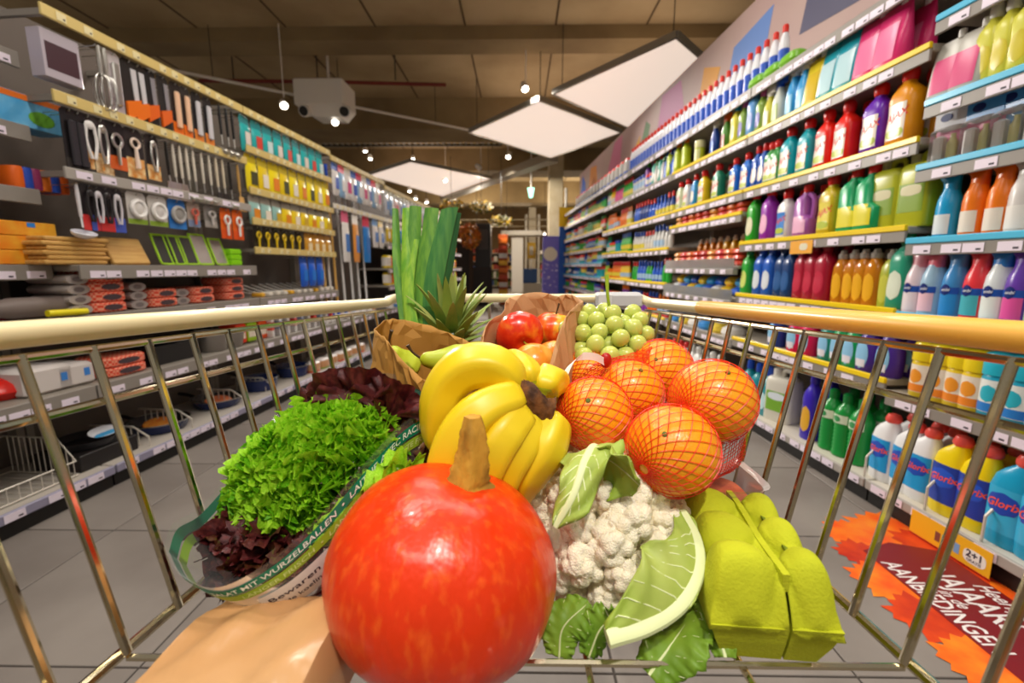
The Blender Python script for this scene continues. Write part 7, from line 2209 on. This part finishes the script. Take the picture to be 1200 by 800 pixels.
for k in range(9):
    mb = MB(); mb.bbox(-.11, .11, -.2, -.121, .1 + k * .19, .22 + k * .19, .01); obj('snack_pack', mb, plastic(['#e8761c', '#e8b02a', '#d8d0c4', '#c0401c'][k % 4], .5), t, False)
t = thing('white_pillar_display', 'white rectangular pillar display with canopy in the far hall', 'display', (-.05, 14.5, 0))
mb = MB(); mb.bbox(-.18, .18, -.15, .15, .2, 1.95, .01); obj('pillar', mb, plastic('#d9cfbd', .6), t, False)
mb = MB(); mb.bbox(-.5, .75, -.3, .3, 1.96, 2.1, .01); obj('canopy', mb, plastic('#cfc4b0', .6), t, False)
mb = MB(); mb.bbox(-.25, .25, -.2, .2, 0, .2, .01); obj('plinth', mb, plastic('#8a7a62', .6), t, False)
t = thing('trolley_cage', 'blue crate on a wire trolley in the far hall', 'trolley', (.35, 16.5, 0))
mb = MB(); mb.bbox(-.3, .3, -.25, .25, .45, .95, .02); obj('blue_crate', mb, plastic('#3a5f9c', .5), t, False)
for x in (-.4, .4):
    mb = MB(); mb.tube([(x, -.3, 0), (x, -.3, .9), (x, .3, .9), (x, .3, 0)], .015, 6); obj('cage_side', mb, M_steel, t)
mb = MB(); mb.bbox(-.45, .45, -.3, .3, .05, .44, .01); obj('white_cartons', mb, plastic('#cfc8ba', .6), t, False)
mb = MB(); mb.box(-.05, .22, -.3, -.29, 1.3, 1.85); sg = obj('yellow_notice', mb, plastic('#e8b83a', .6), t, False)
mb = MB(); mb.box(0.02, .15, -.304, -.301, 1.42, 1.72); obj('notice_sheet', mb, plastic('#e6dcc8', .6), sg, False)
mb = MB(); mb.tube([(.08, -.28, .9), (.08, -.28, 1.3)], .012, 6); obj('notice_post', mb, M_steel, t)
# far gondolas
for k, (x, y, w, cl) in enumerate([(-3.2, 16, 2.2, 'left'), (2.6, 16.5, 2.0, 'right'), (-1.6, 22, 2.6, 'back left'), (2.2, 23, 2.4, 'back right')]):
    t = thing('far_gondola', 'distant store shelf with mixed goods in the far hall, ' + cl, 'shelving', (x, y, 0))
    mb = MB(); mb.box(-w / 2, w / 2, 0, .05, 0, 1.9); obj('back_panel', mb, plastic('#4a3a2a', .7), t, False)
    for j in range(5):
        mb = MB(); mb.box(-w / 2, w / 2, -.35, 0, .1 + j * .38, .14 + j * .38); sh = obj('shelf', mb, plastic('#a89c88', .6), t, False)
        xx = -w / 2 + .06
        while xx < w / 2 - .1:
            ww = R.uniform(.07, .16); hh = R.uniform(.14, .28)
            mb = MB(); mb.bbox(xx, xx + ww, -.33, -.1, .14 + j * .38, .14 + j * .38 + hh, .01); obj('product_pack', mb, plastic(R.choice(['#b8561c', '#8a2f1c', '#c9a04a', '#d8d0c4', '#5a6a3a', '#9a3a2a', '#3a4a7a']), .6), sh, False)
            xx += ww + .015
for k, z in enumerate((2.55, 2.9)):
    mb = MB(); mb.tube([(-3.5, 18 + k, z), (3.5, 18 + k, z)], .02, 6)
    o = obj('ceiling_rail', mb, plastic('#8f836c', .6), None); tag(o, ['lower', 'upper'][k] + ' pale metal rail crossing the far hall under the ceiling', 'rail')


# ================================================================== labels: tell look-alikes apart by their order from the camera
ORD = ['nearest', 'second nearest', 'third nearest', 'fourth nearest', 'fifth nearest', 'sixth nearest', 'seventh nearest', 'eighth nearest', 'ninth nearest', 'tenth nearest', 'eleventh nearest', 'twelfth nearest', 'thirteenth nearest', 'fourteenth nearest', 'fifteenth nearest', 'sixteenth nearest', 'seventeenth nearest', 'eighteenth nearest', 'nineteenth nearest', 'twentieth nearest']
TENS = {20: 'twenty', 30: 'thirty'}
UNIT = ['', 'first', 'second', 'third', 'fourth', 'fifth', 'sixth', 'seventh', 'eighth', 'ninth']


def ordinal(k):
    if k < 20:
        return ORD[k]
    n = k + 1
    if n % 10 == 0:
        return 'thirtieth nearest' if n == 30 else 'fortieth nearest'
    return TENS[n // 10 * 10] + '-' + UNIT[n % 10] + ' nearest'


bylab = {}
for o in COL.objects:
    if o.parent is None and o.get('label'):
        bylab.setdefault(o['label'], []).append(o)
for lbl, obs in bylab.items():
    if len(obs) < 2:
        continue
    rows = {}
    for o in obs:
        rows.setdefault((ROW.get(o.name, 0), round(o.location.z, 2) if o.name.startswith('sponge_pack') else 0), []).append(o)
    zs = sorted({k[1] for k in rows})
    for (r, z), os_ in rows.items():
        os_.sort(key=lambda o: o.location.y)
        for k, o in enumerate(os_):
            w = ordinal(k) + ' ' if len(os_) > 1 else ''
            if r:
                w = 'rear ' + w
            if len(zs) > 1:
                w = ('upper ' if z == zs[-1] else 'lower ' if z == zs[0] else 'middle ') + w
            o['label'] = (w + lbl) if w else 'front ' + lbl
